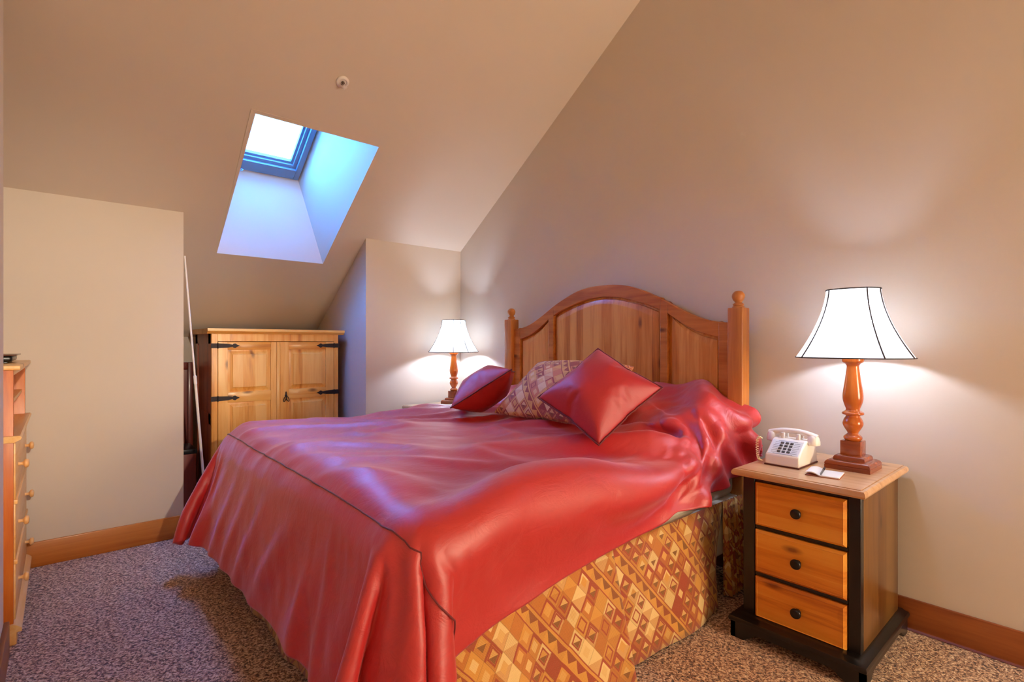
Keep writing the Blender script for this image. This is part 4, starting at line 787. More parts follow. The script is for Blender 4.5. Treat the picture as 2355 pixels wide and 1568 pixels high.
0,1,0,0,0,0,0,0,0,0,-1,0,0,0,0,1,0,0,-1,0,0,0,0,1,-1,0,1,0,-1,0,1,-1,0,0,1,-1,1,-1,0,1,-25,-1,0,1,-1,1,0,0,0,0,0,-1,2,-1,0,0,-1,1,0,0,-1,1,0,-1,0,1,-1,1,-1,1,0,-1,0,1,-1,0,0,1,-1,0,0,1,0,-1,0,0,0,0,1,0,0,0,0,0,-1,0,0,0,0,1,0,0,0,-1,0,0,0,0,0,0,0,0,1,0,-1,1,0,0,-1,0,0,0,0,1,0,0,0,-1,0,1,-1,1,0,0,0,-1,0,0,0,1,-1,1,-1,0,-25,-1,0,-1,2,-1,1,0,0,-1,1,-1,0,1,0,0,-1,1,-1,1,0,-1,0,1,0,0,0,-1,1,0,-1,0,0,0,1,0,-1,0,1,-1,0,0,0,1,-1,0,0,0,0,0,0,0,0,0,1,0,
-1,0,0,0,0,0,0,0,0,0,1,0,0,0,0,-1,0,0,1,-1,0,0,1,0,0,0,0,-1,0,0,0,0,1,-1,1,-1,0,0,1,0,-1,2,0,-1,-1,0,1,-1,-26,0,-1,1,0,0,0,0,0,1,-1,2,-1,0,0,0,1,-2,1,-1,0,1,0,0,-1,0,0,1,-1,0,0,0,0,0,0,0,1,0,-1,1,0,0,0,0,0,0,0,-1,1,0,-1,0,0,0,0,0,1,0,0,0,0,0,-1,1,0,0,-1,0,0,0,0,1,0,0,0,-1,0,0,0,0,0,0,0,0,0,0,1,0,-1,0,0,0,0,1,-1,0,2,0,-2,0,1,-1,0,0,-25,-1,0,-1,1,1,-1,0,1,0,0,0,1,-1,-1,0,-1,1,0,0,1,-1,0,-1,1,-1,1,0,0,0,0,1,-1,1,0,0,-1,0,1,0,-1,0,0,0,0,0,0,1,
-1,0,1,-1,0,0,0,0,0,0,0,0,0,0,1,-1,0,0,1,0,0,-1,0,0,0,0,0,1,0,0,0,0,-1,1,0,0,0,0,-1,0,0,1,-1,0,1,-1,0,2,0,-2,1,0,-1,1,-1,0,-26,1,-1,1,-1,0,0,0,0,1,0,-1,1,-1,0,-1,1,1,0,0,-1,0,0,0,-1,1,0,0,0,0,1,-1,1,-1,0,1,0,-1,0,0,1,0,0,0,0,0,0,-1,0,0,0,1,0,-1,0,0,0,0,0,0,0,0,0,1,0,0,-1,0,0,1,0,0,0,0,0,0,-1,0,0,0,1,-1,0,0,0,0,0,1,0,-1,0,1,-1,0,2,-1,-1,1,0,-1,1,-1,0,1,-26,0,1,-1,-1,0,1,1,0,-1,1,1,-2,1,0,0,0,-1,0,1,-1,0,-1,1,0,0,0,0,1,-1,0,1,0,-1,0,-1,1,1,0,0,
0,0,0,-1,0,0,0,1,0,0,-1,0,0,1,0,0,0,0,0,-1,0,0,0,0,0,0,0,0,0,0,0,0,0,0,0,0,1,0,0,-1,0,0,0,1,0,0,0,-1,0,0,1,-1,0,2,-1,-1,1,-1,0,1,-1,1,0,-1,-25,0,0,0,-1,0,0,0,0,1,0,-1,1,0,0,0,0,0,0,-1,1,-1,0,0,0,0,0,0,0,1,-1,0,0,1,0,0,0,0,-1,0,0,0,0,1,0,0,0,-1,0,0,1,0,0,0,0,-1,0,0,0,1,0,0,0,0,0,0,0,0,0,0,0,0,-1,0,0,0,0,0,0,1,0,0,0,-1,0,0,0,0,0,1,-1,0,1,0,-1,1,0,0,0,-1,0,0,0,0,-26,0,1,-1,2,-1,-1,0,0,0,0,2,-1,-1,0,0,0,1,0,-1,0,0,0,0,1,-1,0,0,0,0,1,0,
0,-1,0,0,0,0,1,0,0,0,0,0,0,-1,0,1,0,0,0,-1,0,0,0,1,0,0,0,-1,0,0,0,0,0,0,0,0,0,0,0,0,1,0,0,0,-1,0,0,0,0,0,0,0,0,0,0,0,1,-1,0,1,0,-1,1,0,-1,0,0,1,0,-1,1,0,-26,1,-1,2,-1,0,1,-1,0,1,0,-1,0,0,0,0,0,-1,0,1,-1,0,1,-1,0,1,0,0,0,-1,0,0,0,1,-1,0,0,0,0,0,0,0,0,0,0,1,0,-1,0,0,0,1,0,0,-1,0,0,0,0,1,0,0,0,0,0,0,0,0,0,0,0,0,0,-1,0,0,1,0,0,-1,0,1,0,0,0,0,0,0,-1,0,1,-1,0,0,1,-1,1,0,0,-1,0,1,-1,0,-25,-1,1,-1,1,0,0,0,0,-1,0,0,0,0,0,1,0,0,0,-1,0,0,0,1,
0,0,-1,0,0,1,0,0,-1,0,1,0,0,-1,0,1,0,0,0,0,0,-1,0,1,0,0,0,-1,0,0,1,0,-1,0,0,0,0,0,0,0,0,0,0,0,0,0,0,0,0,1,0,0,-1,0,0,1,0,-1,0,0,0,0,0,0,0,1,-1,1,0,0,-1,1,-1,1,-1,1,0,-1,0,0,-26,1,-1,1,-1,1,-1,1,0,-1,1,0,-1,0,1,0,0,0,-1,0,0,1,0,0,-1,0,1,0,0,-1,0,0,1,0,-1,0,0,1,0,-1,0,0,0,0,0,1,0,-1,0,0,0,1,0,0,-1,0,1,0,0,0,-1,0,0,0,0,0,0,1,0,0,0,-1,0,0,0,0,1,0,0,-1,0,0,0,0,0,0,0,0,0,0,0,0,0,1,0,0,0,-1,1,-1,1,0,0,0,-25,-1,1,0,0,0,0,0,-1,1,-1,-1,3,0,-1,-1,
0,0,0,0,0,0,0,0,1,0,-1,0,0,1,0,-1,0,0,1,0,-1,0,0,0,0,0,0,0,0,0,0,1,0,0,-1,0,0,0,1,0,0,0,0,-1,1,0,0,0,0,0,0,-1,0,0,0,1,0,0,0,-1,0,0,0,1,0,-1,1,0,0,-1,0,0,0,0,0,0,1,-1,0,0,1,0,-1,1,-1,0,0,0,-27,1,0,0,1,-1,1,-1,1,1,0,2,-5,1,1,0,0,0,-1,0,0,0,0,0,0,0,1,0,0,0,0,0,0,-1,0,0,1,0,0,0,0,0,0,0,0,0,0,0,-1,0,1,0,-1,0,0,0,0,0,0,1,0,-1,0,0,0,0,0,0,1,-1,0,0,0,0,0,1,0,0,-1,0,0,1,-1,0,0,1,0,0,0,-1,1,0,-1,1,0,0,0,1,0,-1,0,0,0,0,-30,1,0,1,0,1,1,2,
0,-2,-1,-2,5,-1,-1,1,0,-1,1,0,1,0,-1,0,0,0,0,-1,0,0,0,0,0,0,0,0,0,0,0,0,0,0,0,0,0,0,0,0,1,-1,0,0,1,0,-1,0,0,0,0,0,0,1,0,0,0,0,0,0,-1,1,0,0,0,0,0,0,0,-1,1,0,-1,0,0,0,0,0,0,0,0,0,-1,1,0,0,0,0,3,0,1,-2,-1,0,2,3,-28,-1,0,0,1,2,0,1,2,2,2,-4,-4,0,2,-1,0,0,1,0,0,1,1,-1,0,-1,0,0,-1,0,0,0,-1,0,-1,1,1,0,0,1,-1,0,-1,0,-1,1,0,0,0,1,1,-1,0,0,1,-1,0,-1,-1,1,0,-1,2,1,0,0,1,0,-1,0,0,0,-1,1,0,0,0,1,-1,0,0,-1,0,1,1,-1,0,0,0,-1,0,-3,2,1,2,4,-3,-2,1,4,7,8,6,5,
-8,-1,-1,-1,-1,-1,1,3,-1,0,-5,-4,-3,0,-5,0,1,1,-1,2,1,0,0,0,-1,0,-1,0,0,-1,0,1,0,-1,0,-2,-1,2,1,0,1,0,0,-1,0,0,0,0,0,-1,-1,1,1,0,0,0,0,-1,0,1,1,0,-2,2,1,1,-1,0,1,-1,-1,-1,1,-1,1,1,-1,1,0,-1,0,-1,0,1,0,1,0,0,-1,1,0,1,-2,1,5,2,-4,15,14,9,4,2,1,1,0,1,0,0,-1,-2,-4,-9,-7,-9,-4,3,2,-1,4,5,-3,1,1,-2,2,0,-1,1,0,0,0,0,0,-1,0,0,0,1,1,-1,0,-4,0,2,1,0,0,0,0,-1,1,0,1,1,-2,-2,0,2,0,1,-2,2,-1,-1,1,2,-2,-2,2,0,1,0,0,0,0,-1,-1,0,-1,1,2,-1,1,1,-1,-1,-2,2,1,0,0,0,1,0,-1,1,1,-1,-4,1,
14,-4,-5,-1,5,6,6,6,-52,1,2,-1,0,0,0,2,6,8,9,11,2,-2,-1,-9,5,-2,-2,2,-2,1,2,-1,-1,1,0,0,0,0,-1,-1,1,1,0,1,0,1,-2,-5,1,2,1,1,0,-1,-1,1,-1,2,1,0,-4,-1,2,0,2,-1,1,-1,-1,2,2,-5,1,3,0,2,-1,1,-1,-1,-2,1,0,-4,2,1,-1,1,1,0,-1,1,1,1,0,-1,0,0,0,-1,1,2,1,0,-10,-1,-1,1,-5,-5,-5,-4,-18,-2,0,2,3,3,5,8,1,1,-1,-8,-3,-1,-4,1,-5,-2,-2,1,0,1,1,0,1,-2,1,0,0,0,1,-1,0,0,0,1,0,1,1,0,-5,-2,3,0,0,1,-1,-1,2,-2,2,2,1,-3,-3,2,1,0,0,0,2,-2,1,2,-7,2,2,0,2,0,0,0,0,-2,2,2,-5,-2,2,-1,1,1,3,-1,0,1,-1,1,
0,-2,1,-2,-1,-1,4,-4,7,8,-5,-4,-2,-3,-1,-1,-7,3,2,2,3,2,-1,-7,-4,-3,-4,1,9,-10,-4,9,-5,-2,-4,3,-2,0,0,2,1,0,-1,0,1,1,0,1,-2,1,-1,1,0,0,1,1,2,-2,-5,0,2,0,1,-1,-1,1,0,1,2,0,0,-3,-1,1,0,1,0,1,-1,2,0,-7,2,0,1,1,1,0,0,-1,1,1,2,-1,-2,-2,0,1,3,-1,-1,0,0,1,-2,2,-1,3,-8,9,-12,10,-2,-3,10,0,-4,-2,-2,-3,1,2,0,0,-4,-7,-7,-3,-1,2,8,9,-21,7,11,-7,-2,-6,-1,4,-3,3,-2,2,0,2,0,1,-1,1,0,0,2,-1,1,-1,0,1,-2,1,1,1,1,-2,-2,1,0,1,-1,-1,0,0,1,1,0,0,0,0,1,-2,-1,-1,1,0,2,-1,-4,1,-1,0,1,1,1,-1,0,0,1,1,2,1,
-1,0,-1,-2,0,-1,0,-1,1,0,0,-1,12,-20,14,-14,8,-1,-3,7,4,-2,-3,-2,-2,-4,-5,-5,-7,-2,1,3,20,2,1,-23,8,8,-4,-5,-2,15,-11,-9,17,-10,4,-3,2,0,2,-2,3,0,0,1,0,1,0,0,0,-2,1,0,-1,0,0,2,1,-2,1,0,0,-1,-1,-1,-1,1,1,1,0,1,-1,1,-2,-1,0,0,0,2,-2,-2,0,-1,0,2,0,3,-4,1,0,1,-1,1,1,1,-2,0,-1,0,1,-1,-3,3,0,1,2,-6,-5,8,-10,1,1,-1,5,5,2,-1,-16,-3,-3,-3,1,-1,9,14,1,2,-20,5,6,0,-5,-3,20,-15,-1,1,5,1,-1,0,0,1,-4,7,-5,3,-1,-2,4,0,1,0,-1,1,-1,-1,0,0,0,-2,1,1,0,0,0,1,-1,0,-1,-1,0,0,0,0,1,0,0,0,-1,0,0,0,1,0,-1,0,-1,0,
1,-1,1,-1,1,1,0,0,0,-1,-1,0,0,1,-1,1,-3,3,0,-2,1,9,-23,8,-1,-8,2,0,0,3,5,3,-22,-1,-1,0,3,17,10,4,-10,-19,3,6,3,-4,-4,18,-9,-6,-1,5,3,1,0,0,1,0,0,1,0,-1,0,-3,1,0,1,0,2,-3,2,1,-1,0,-1,0,-1,0,-1,2,0,0,0,0,0,0,-1,-1,0,0,1,1,0,0,1,0,-1,-1,-1,1,1,-1,1,0,0,-1,0,0,1,0,0,0,-1,0,0,-1,1,0,1,-1,-3,3,1,0,-7,8,-6,-13,12,-9,-4,2,0,0,2,5,-23,-2,3,13,17,6,1,-12,-22,3,5,2,-1,-5,10,2,-6,-1,0,2,2,7,-6,1,0,0,2,-1,0,0,0,-3,1,0,0,1,0,0,0,1,1,-1,0,0,-2,-1,1,0,1,0,1,0,0,0,0,0,-2,-1,0,1,1,0,0,0,
0,-2,0,0,0,2,0,0,0,0,-2,1,-1,1,1,0,-1,-1,-1,0,0,1,0,-1,-1,2,3,-2,2,-2,-2,-10,-4,13,-15,0,0,1,-1,1,-21,13,16,8,1,-1,-14,-20,2,3,2,1,-4,4,10,-6,-9,4,0,3,1,4,1,-2,-1,1,1,-1,1,0,-2,0,1,-1,-1,1,2,-1,0,1,0,0,0,0,-2,-1,0,0,0,1,1,0,0,1,0,-1,-1,-1,0,0,1,1,0,0,0,-1,-1,-1,1,1,1,-1,1,0,-1,-1,0,0,1,-1,1,0,-2,0,0,-1,2,0,-2,1,3,0,-1,0,0,-10,-4,4,3,-14,3,-1,0,-1,7,8,2,0,-3,-15,-17,1,3,4,0,-2,-2,10,0,-7,-3,3,1,2,0,4,1,-2,0,1,1,-1,1,-1,-1,0,0,0,-1,1,-1,1,0,1,0,1,1,0,-1,-1,-2,-2,0,2,1,1,0,0,0,0,
1,-2,-1,-1,1,2,0,-1,0,1,-1,-2,-1,2,1,1,-2,1,0,-2,-1,2,0,0,0,0,-1,-1,0,0,1,-1,1,0,3,-1,-1,1,0,-7,-6,-1,16,-6,-17,3,0,0,18,0,0,-5,-15,-15,0,3,4,1,-2,-3,7,3,-3,-6,1,0,3,1,0,3,1,-1,-1,1,0,1,0,0,-1,1,1,0,-2,-2,1,0,1,0,0,1,1,0,0,0,-2,-2,-2,0,2,1,1,0,1,0,0,1,-2,-1,-1,1,1,-1,0,2,0,-3,0,0,1,0,1,0,1,-3,-1,0,1,0,1,-1,1,0,-3,0,2,0,-1,0,1,1,-1,0,4,-6,-9,-1,0,20,-8,-18,4,3,19,-1,-6,-15,-12,-2,2,3,3,0,0,1,1,0,-2,-5,7,-5,3,1,0,2,1,1,-1,0,0,0,2,-3,1,1,-1,2,-1,-2,-1,0,0,1,2,1,0,-1,2,0,-2,-3,
-1,0,0,1,2,1,-2,1,2,0,-1,-3,0,0,1,0,0,1,1,-1,-3,1,1,1,-1,0,1,-1,-2,0,1,1,-2,1,2,-1,-3,0,2,-2,1,-2,3,1,1,-2,3,2,-14,-2,0,-1,24,-9,-23,6,16,-7,-13,-10,-4,1,4,4,1,-1,0,3,2,-7,-1,-1,3,-2,3,0,0,2,3,0,-1,-2,1,1,-1,0,0,2,0,1,-1,-1,-2,0,-1,1,2,1,-1,0,2,1,-1,-2,-1,-2,-2,1,3,0,1,0,1,1,0,-2,-3,0,0,1,1,1,0,1,-1,-4,1,1,0,2,0,0,-2,-2,0,2,0,1,1,-1,-2,0,-1,-1,1,0,1,2,0,-1,1,5,-10,-7,0,0,0,24,-7,-32,8,-13,-9,-4,1,3,3,3,1,-1,1,2,-2,4,-10,2,1,-1,2,0,0,2,3,1,-1,-3,0,0,1,1,1,0,-2,3,0,-2,0,-2,-2,1,
3,0,0,1,1,0,0,1,-1,-3,-3,0,1,1,1,1,0,1,0,0,-2,-3,-1,2,3,0,0,1,-1,-3,-2,2,2,0,0,1,-1,-3,0,1,1,1,1,-1,0,-1,-3,-1,2,-1,1,2,-1,-1,4,2,-4,-11,-1,1,0,4,20,4,-4,-8,-5,0,2,3,5,1,-2,0,3,3,2,-5,-7,3,-1,-1,2,-1,0,1,5,2,-2,-1,-1,-1,0,2,2,-2,-1,2,0,0,0,-3,-4,3,2,0,-1,2,1,-1,2,1,1,-3,-3,-2,0,0,3,2,-1,0,0,1,-1,-3,-3,4,2,-1,1,2,0,-4,-2,0,3,-1,1,2,-1,-3,-1,0,2,1,1,0,1,-3,-5,0,2,0,1,3,-2,-4,6,-2,7,-13,-5,2,1,1,6,13,-11,-4,0,-1,3,5,2,1,-3,1,4,4,-3,-8,-1,4,-3,0,0,1,-1,1,5,3,-2,-1,-1,-3,1,3,0,-1,
0,-1,3,2,-2,-4,-2,0,1,0,2,1,0,-1,3,3,-1,-1,-2,-2,-4,1,3,1,0,-1,1,2,-1,-4,-1,1,1,1,1,2,-1,-2,-3,1,1,1,0,2,0,-3,-3,1,3,1,-1,1,1,-4,-4,1,0,1,1,2,2,1,0,-3,8,-12,-7,0,3,1,2,9,-14,0,-1,4,3,2,1,-2,0,3,3,-1,-2,-7,1,3,-2,-2,1,1,-1,1,4,2,1,0,-3,-3,1,2,0,0,-2,1,3,2,-2,-3,-2,-1,0,0,2,2,-1,-1,2,3,1,-2,2,-3,-5,0,1,2,2,-2,0,1,2,-3,-1,-1,1,1,1,0,0,0,-2,-2,1,1,1,1,1,-2,-3,1,2,0,-1,3,0,-4,-3,-1,1,1,2,1,0,2,2,-4,5,-3,-11,0,1,1,0,-1,-14,-1,3,5,2,1,-1,-2,2,3,3,-4,-5,-4,2,1,-1,-1,2,-1,0,1,2,4,
2,-1,-3,-2,2,0,0,-1,0,-1,3,2,-1,-1,-2,-2,-2,1,3,0,1,0,0,2,0,2,0,-3,-2,-1,-2,1,1,1,1,1,-1,2,-1,-3,-2,3,2,-2,1,2,-2,-3,0,2,1,-1,1,0,-2,0,1,-1,1,1,0,-3,-1,-2,-1,2,1,2,1,1,1,-2,2,2,-10,-4,1,0,1,1,-15,2,4,5,2,0,-2,-1,3,3,-2,-2,-8,-1,2,2,-1,-1,0,0,1,0,2,3,3,-1,-2,0,-2,-1,0,2,-2,2,2,0,-2,2,-1,-3,-2,1,1,1,0,2,0,-1,0,3,1,-1,-1,-2,-2,0,0,1,1,0,0,3,0,-4,-2,2,1,-1,2,1,-1,-2,-2,2,1,0,0,1,-1,-2,0,0,1,1,-1,0,-2,-3,-1,2,1,1,2,2,1,-2,0,6,-9,-6,-2,-1,3,1,-13,9,13,-12,1,1,-3,0,3,2,-4,-4,-5,1,4,0,
-2,0,0,-1,1,-1,1,6,0,0,0,1,-2,-3,0,0,1,1,2,-2,0,3,-1,-4,0,1,-1,0,2,2,0,-3,2,3,-1,0,1,-2,-3,-2,0,3,0,-1,2,3,0,-4,-2,1,0,0,1,3,0,-4,-1,1,1,-1,2,1,0,-3,-3,2,1,-1,0,3,-2,-3,-3,2,0,3,2,0,2,0,-4,8,-4,-9,-3,0,0,2,7,10,-10,-6,-1,-2,0,2,1,-2,-1,-7,-3,3,4,-3,-1,0,-1,1,1,0,-1,5,1,0,2,0,-3,-2,0,0,1,1,0,-2,2,2,0,-3,-1,0,-1,1,1,3,-2,-1,1,1,1,2,1,-3,-1,-4,-1,2,2,-1,2,2,-1,-1,-2,-2,1,2,0,1,1,-1,-2,-1,1,0,-1,3,0,-2,-2,1,1,-2,1,2,0,-5,-1,0,2,2,2,1,-1,2,-5,6,2,-10,-5,0,0,2,19,-6,-9,0,-2,-2,1,0,
-1,-2,-3,-5,0,4,0,-1,-2,1,-1,0,0,1,0,3,2,0,3,0,-2,-4,0,0,1,1,0,-2,2,3,-1,-1,0,-1,0,-1,-1,1,1,1,0,0,0,2,1,1,-3,-3,-1,0,1,2,1,0,1,-1,-1,-4,0,3,1,0,1,0,-2,-1,0,1,0,1,2,-5,-2,2,1,-1,1,2,-1,-3,-2,-1,1,3,1,1,0,3,-3,0,5,-6,-7,-2,1,1,-20,29,-8,4,-2,-1,-2,0,-1,-2,-3,-4,2,3,0,-2,-1,0,0,0,0,-1,1,2,2,3,2,-1,-2,-1,-3,1,0,1,-2,1,2,2,-1,0,0,-1,0,-1,0,-1,1,2,1,-2,0,2,2,0,-2,-3,-2,0,1,2,1,-1,1,2,-2,-3,-1,2,1,0,2,2,-3,-3,0,0,1,2,-1,-1,-2,0,1,0,1,1,-1,-1,-3,-1,2,1,2,1,0,3,-2,-1,4,-4,-6,-2,0,1,
1225,-18,-19,-12,-3,11,22,27,23,-50,-20,14,20,27,34,34,5,11,32,22,21,24,17,25,24,27,27,27,26,27,25,25,29,24,24,27,27,26,21,27,24,21,27,26,30,19,21,23,25,24,26,26,27,25,25,24,25,25,27,27,26,27,26,24,27,29,28,27,25,26,25,25,26,25,26,26,26,27,24,28,26,26,26,27,26,26,27,31,17,34,10,18,17,14,23,16,18,14,18,0,5,4,2,1,3,0,-1,-4,-2,-2,0,1,-1,0,3,-7,9,5,0,-9,2,7,-3,-1,3,-6,6,0,2,-1,0,0,0,-1,1,1,-2,1,1,0,-2,-2,6,-3,0,1,1,0,-1,1,-3,-1,0,0,0,0,0,3,-1,1,0,0,-1,0,0,0,0,0,-4,1,1,-1,1,-1,1,1,0,0,0,0,0,-1,3,-2,0,0,0,0,0,1,-1,-3,5,-3,12,-2,1,-1,0,-1,
0,2,-6,5,0,0,1,1,8,0,-1,-2,-3,-3,-1,-2,-1,-2,5,3,1,3,-5,-7,16,1,-12,3,-2,3,0,1,0,2,-1,0,0,0,0,0,-1,0,1,-1,1,1,-1,1,-2,1,-2,3,0,3,-2,-2,-2,1,-1,1,0,-1,2,0,0,0,0,0,1,-1,0,0,-2,0,0,0,0,2,-1,-1,0,1,0,0,0,0,-1,1,0,0,0,-1,1,-1,1,-1,3,6,-2,-1,1,1,1,1,-4,-1,-1,3,1,1,1,1,9,2,2,0,-2,-2,-3,0,-2,0,-2,5,2,-5,-4,2,-4,4,4,-4,-2,2,1,0,2,-1,0,0,0,-1,0,0,0,1,0,0,0,0,0,-1,1,2,-3,-1,1,2,-1,-1,0,-1,1,0,0,0,1,-1,1,0,0,0,-1,0,1,1,1,-6,2,2,-1,-1,0,1,0,0,-1,0,0,1,0,0,0,0,0,0,-1,1,-1,-1,
4,0,2,1,-1,7,-12,-2,2,0,0,1,3,2,2,2,3,6,1,1,-2,-2,-1,-3,-3,2,4,4,2,-3,-6,-2,2,-1,-1,1,0,0,2,1,-1,0,1,-1,-1,2,-1,0,0,0,0,0,-1,0,-1,2,0,-2,1,-3,-2,7,1,-1,-1,0,-1,0,0,1,-1,0,0,0,0,0,1,0,0,1,1,-4,0,0,1,0,0,0,0,-1,1,0,0,-1,1,-1,1,0,0,0,1,-1,0,1,-2,-6,9,4,-2,-6,4,0,-2,-2,0,0,0,-2,-4,-3,-11,5,7,2,1,-2,-7,-4,-3,10,8,6,-4,-2,-1,0,-1,-2,0,-2,2,1,1,0,1,-1,-1,0,1,-1,1,0,0,-1,0,0,1,0,0,-2,1,-1,1,-2,0,-1,7,-2,-1,-1,0,0,0,-1,0,1,0,-1,-4,3,0,1,-1,0,2,3,-6,1,1,0,1,0,-1,1,0,0,0,0,-1,1,
0,-1,1,0,-1,0,1,0,-1,-2,3,4,2,-3,-5,0,1,4,-2,0,-7,-3,0,0,-36,4,8,10,4,-4,0,-4,5,13,6,-4,1,-1,1,-1,0,-1,-1,1,1,1,1,1,-1,1,-1,0,0,-1,0,0,0,1,-1,0,0,1,-1,0,0,-1,-2,2,-3,-1,6,0,0,0,0,-1,1,-1,-1,2,0,2,4,-3,-3,0,0,1,1,0,-3,-1,1,0,0,0,0,0,0,-1,0,0,1,-1,0,1,-1,0,0,0,0,0,1,-2,-2,8,0,1,-1,-5,-1,-3,3,-1,4,-1,-2,-2,-28,2,3,0,-2,-6,-2,1,-1,10,9,12,1,-1,1,2,-1,-1,0,2,2,2,0,0,0,-2,2,-1,0,0,0,0,-1,0,1,-1,0,0,0,-1,0,0,-2,0,1,-1,3,2,-1,1,0,0,-1,2,2,-3,-1,0,-1,-2,2,1,0,0,0,1,1,-6,2,1,-1,0,
1,0,-1,1,0,0,-1,1,0,0,0,0,0,0,-1,0,0,0,-3,2,6,0,-1,2,-4,-2,0,-1,-2,2,-1,0,-3,0,-2,-1,-1,3,-2,2,1,8,3,-11,-7,0,3,2,1,1,3,2,2,1,0,0,-1,1,-2,0,0,1,-1,0,1,0,-1,1,-1,0,0,1,-2,2,0,1,2,-2,-1,2,1,1,1,-1,-1,1,1,-3,-2,-1,1,-1,-3,1,2,-1,1,1,1,1,-6,1,2,0,-1,0,1,0,0,0,0,-1,-1,1,1,0,0,-1,0,-1,-1,1,-1,-3,11,-1,0,-1,2,-1,-4,0,-1,-3,2,1,8,1,4,7,10,8,-2,-7,-6,-2,-16,-1,-5,-3,-2,1,0,3,3,3,2,0,0,-2,1,-2,1,0,0,-1,1,-1,0,0,1,0,1,-1,1,0,2,0,1,-1,-1,2,-1,-1,-1,-2,-1,-1,1,-1,0,0,2,1,0,0,0,-5,1,1,
1,1,1,1,1,-5,0,1,1,0,-1,0,0,0,0,0,1,0,-1,0,0,0,1,-2,0,-1,0,-2,-5,16,-1,-1,-1,0,0,-3,-1,2,1,0,1,6,5,9,8,4,-3,-5,-4,-2,7,-6,-5,-2,-2,-4,-1,-1,2,1,-1,0,-2,0,-2,1,0,-1,0,0,0,0,0,0,0,1,0,1,1,-2,-2,-3,1,-2,-1,-1,-1,3,2,-2,1,1,0,0,0,3,0,1,-1,2,1,-1,-2,0,0,1,0,1,0,1,-2,-2,0,0,1,0,0,0,-1,0,-1,0,1,1,0,0,-3,2,-1,-1,-2,-1,-5,3,15,-3,-1,0,-1,-2,-3,-3,-2,-1,13,6,6,-1,-2,-3,-4,-7,-6,14,4,-4,0,-6,-3,0,0,2,0,0,-1,-5,0,0,1,0,-2,2,-1,1,-1,0,0,0,0,0,2,1,0,2,-2,1,-3,-2,-1,-2,2,0,1,2,0,1,-1,-1,-1,2,
0,-1,1,0,1,1,-4,1,0,1,1,-1,0,1,-1,0,-1,0,0,0,-1,0,1,-1,1,-1,-1,0,1,0,1,-2,0,-1,0,-5,-3,-6,12,15,-3,-3,-3,-2,-1,0,0,1,-3,2,2,1,-2,-2,0,0,6,9,-5,3,-12,4,2,1,1,4,-2,-7,-2,8,-1,-1,1,-3,-3,1,2,-1,0,0,0,0,0,0,0,-2,-1,1,6,-1,0,0,-1,0,-4,3,2,2,-1,0,-1,-2,1,2,-3,-1,0,0,1,1,1,-3,0,-1,1,2,0,2,-3,-2,2,0,-2,0,1,0,-1,1,-1,0,0,-1,0,3,-1,-1,-2,1,1,-7,-1,-2,-10,15,13,-2,-4,-2,-4,3,-1,-1,-7,-10,-6,-2,1,2,9,12,3,-3,1,-17,17,-1,-1,4,6,-5,-3,8,5,-10,0,-1,-8,3,9,2,-2,-5,-1,1,1,0,0,0,-1,1,-3,-1,-2,6,4,1,0,0,-1,0,
-2,-1,-1,1,3,1,-5,0,2,-1,0,0,-1,1,0,-7,2,2,-2,0,0,-2,4,2,-1,-2,3,1,-1,0,1,-1,0,-1,0,0,-1,-1,5,-1,-2,-1,-2,1,-1,-3,-1,-10,15,7,0,-8,4,-4,3,-1,30,-10,-15,-13,-5,6,3,-4,-7,-5,-9,34,-1,2,5,0,-13,4,7,-3,-11,5,8,-4,1,6,1,-9,-7,4,3,1,-1,-1,0,0,-1,0,3,1,0,0,3,2,0,-2,0,-1,0,0,-3,2,-1,-5,2,-2,2,1,0,-1,1,0,1,9,-1,-7,-5,1,1,2,1,0,1,0,-3,-1,0,0,0,0,0,0,-1,0,1,-3,-3,6,1,-3,0,7,-9,2,-3,-1,-13,15,-6,10,-4,5,-4,1,26,-1,-1,0,4,-5,-7,-5,-6,-5,25,-7,3,6,0,-25,5,3,-8,-3,9,-1,-6,17,3,-20,-12,0,11,6,-2,-2,0,1,0,-1,0,-2,-2,-1,
1,-1,-1,1,2,1,-1,1,1,0,4,-5,-6,3,5,-1,-1,1,0,1,0,-1,0,0,-1,3,2,0,0,-2,-1,0,-2,1,1,0,1,-1,0,1,-1,0,-1,0,0,3,-3,-3,3,1,0,0,7,-13,5,-3,-5,-4,12,-11,11,-2,2,-1,3,0,4,10,-2,0,0,-6,-2,12,-1,3,0,-11,-26,15,11,-8,2,0,-3,8,7,-19,-15,4,10,15,-4,-6,1,1,-1,0,0,0,-1,0,1,0,-2,0,-2,0,-1,0,1,0,0,0,0,1,3,2,-4,2,0,0,-1,0,0,0,1,-2,-2,0,3,0,1,1,0,0,0,1,0,-1,0,0,-1,-1,2,-1,0,1,-2,3,-4,-4,4,2,-2,2,5,-4,-7,1,4,-12,9,1,-4,6,-1,1,-12,5,9,-4,0,0,-7,1,8,13,5,-7,-20,-14,19,10,-5,3,3,-1,0,-8,-16,-5,18,21,-4,-13,1,1,-1,0,
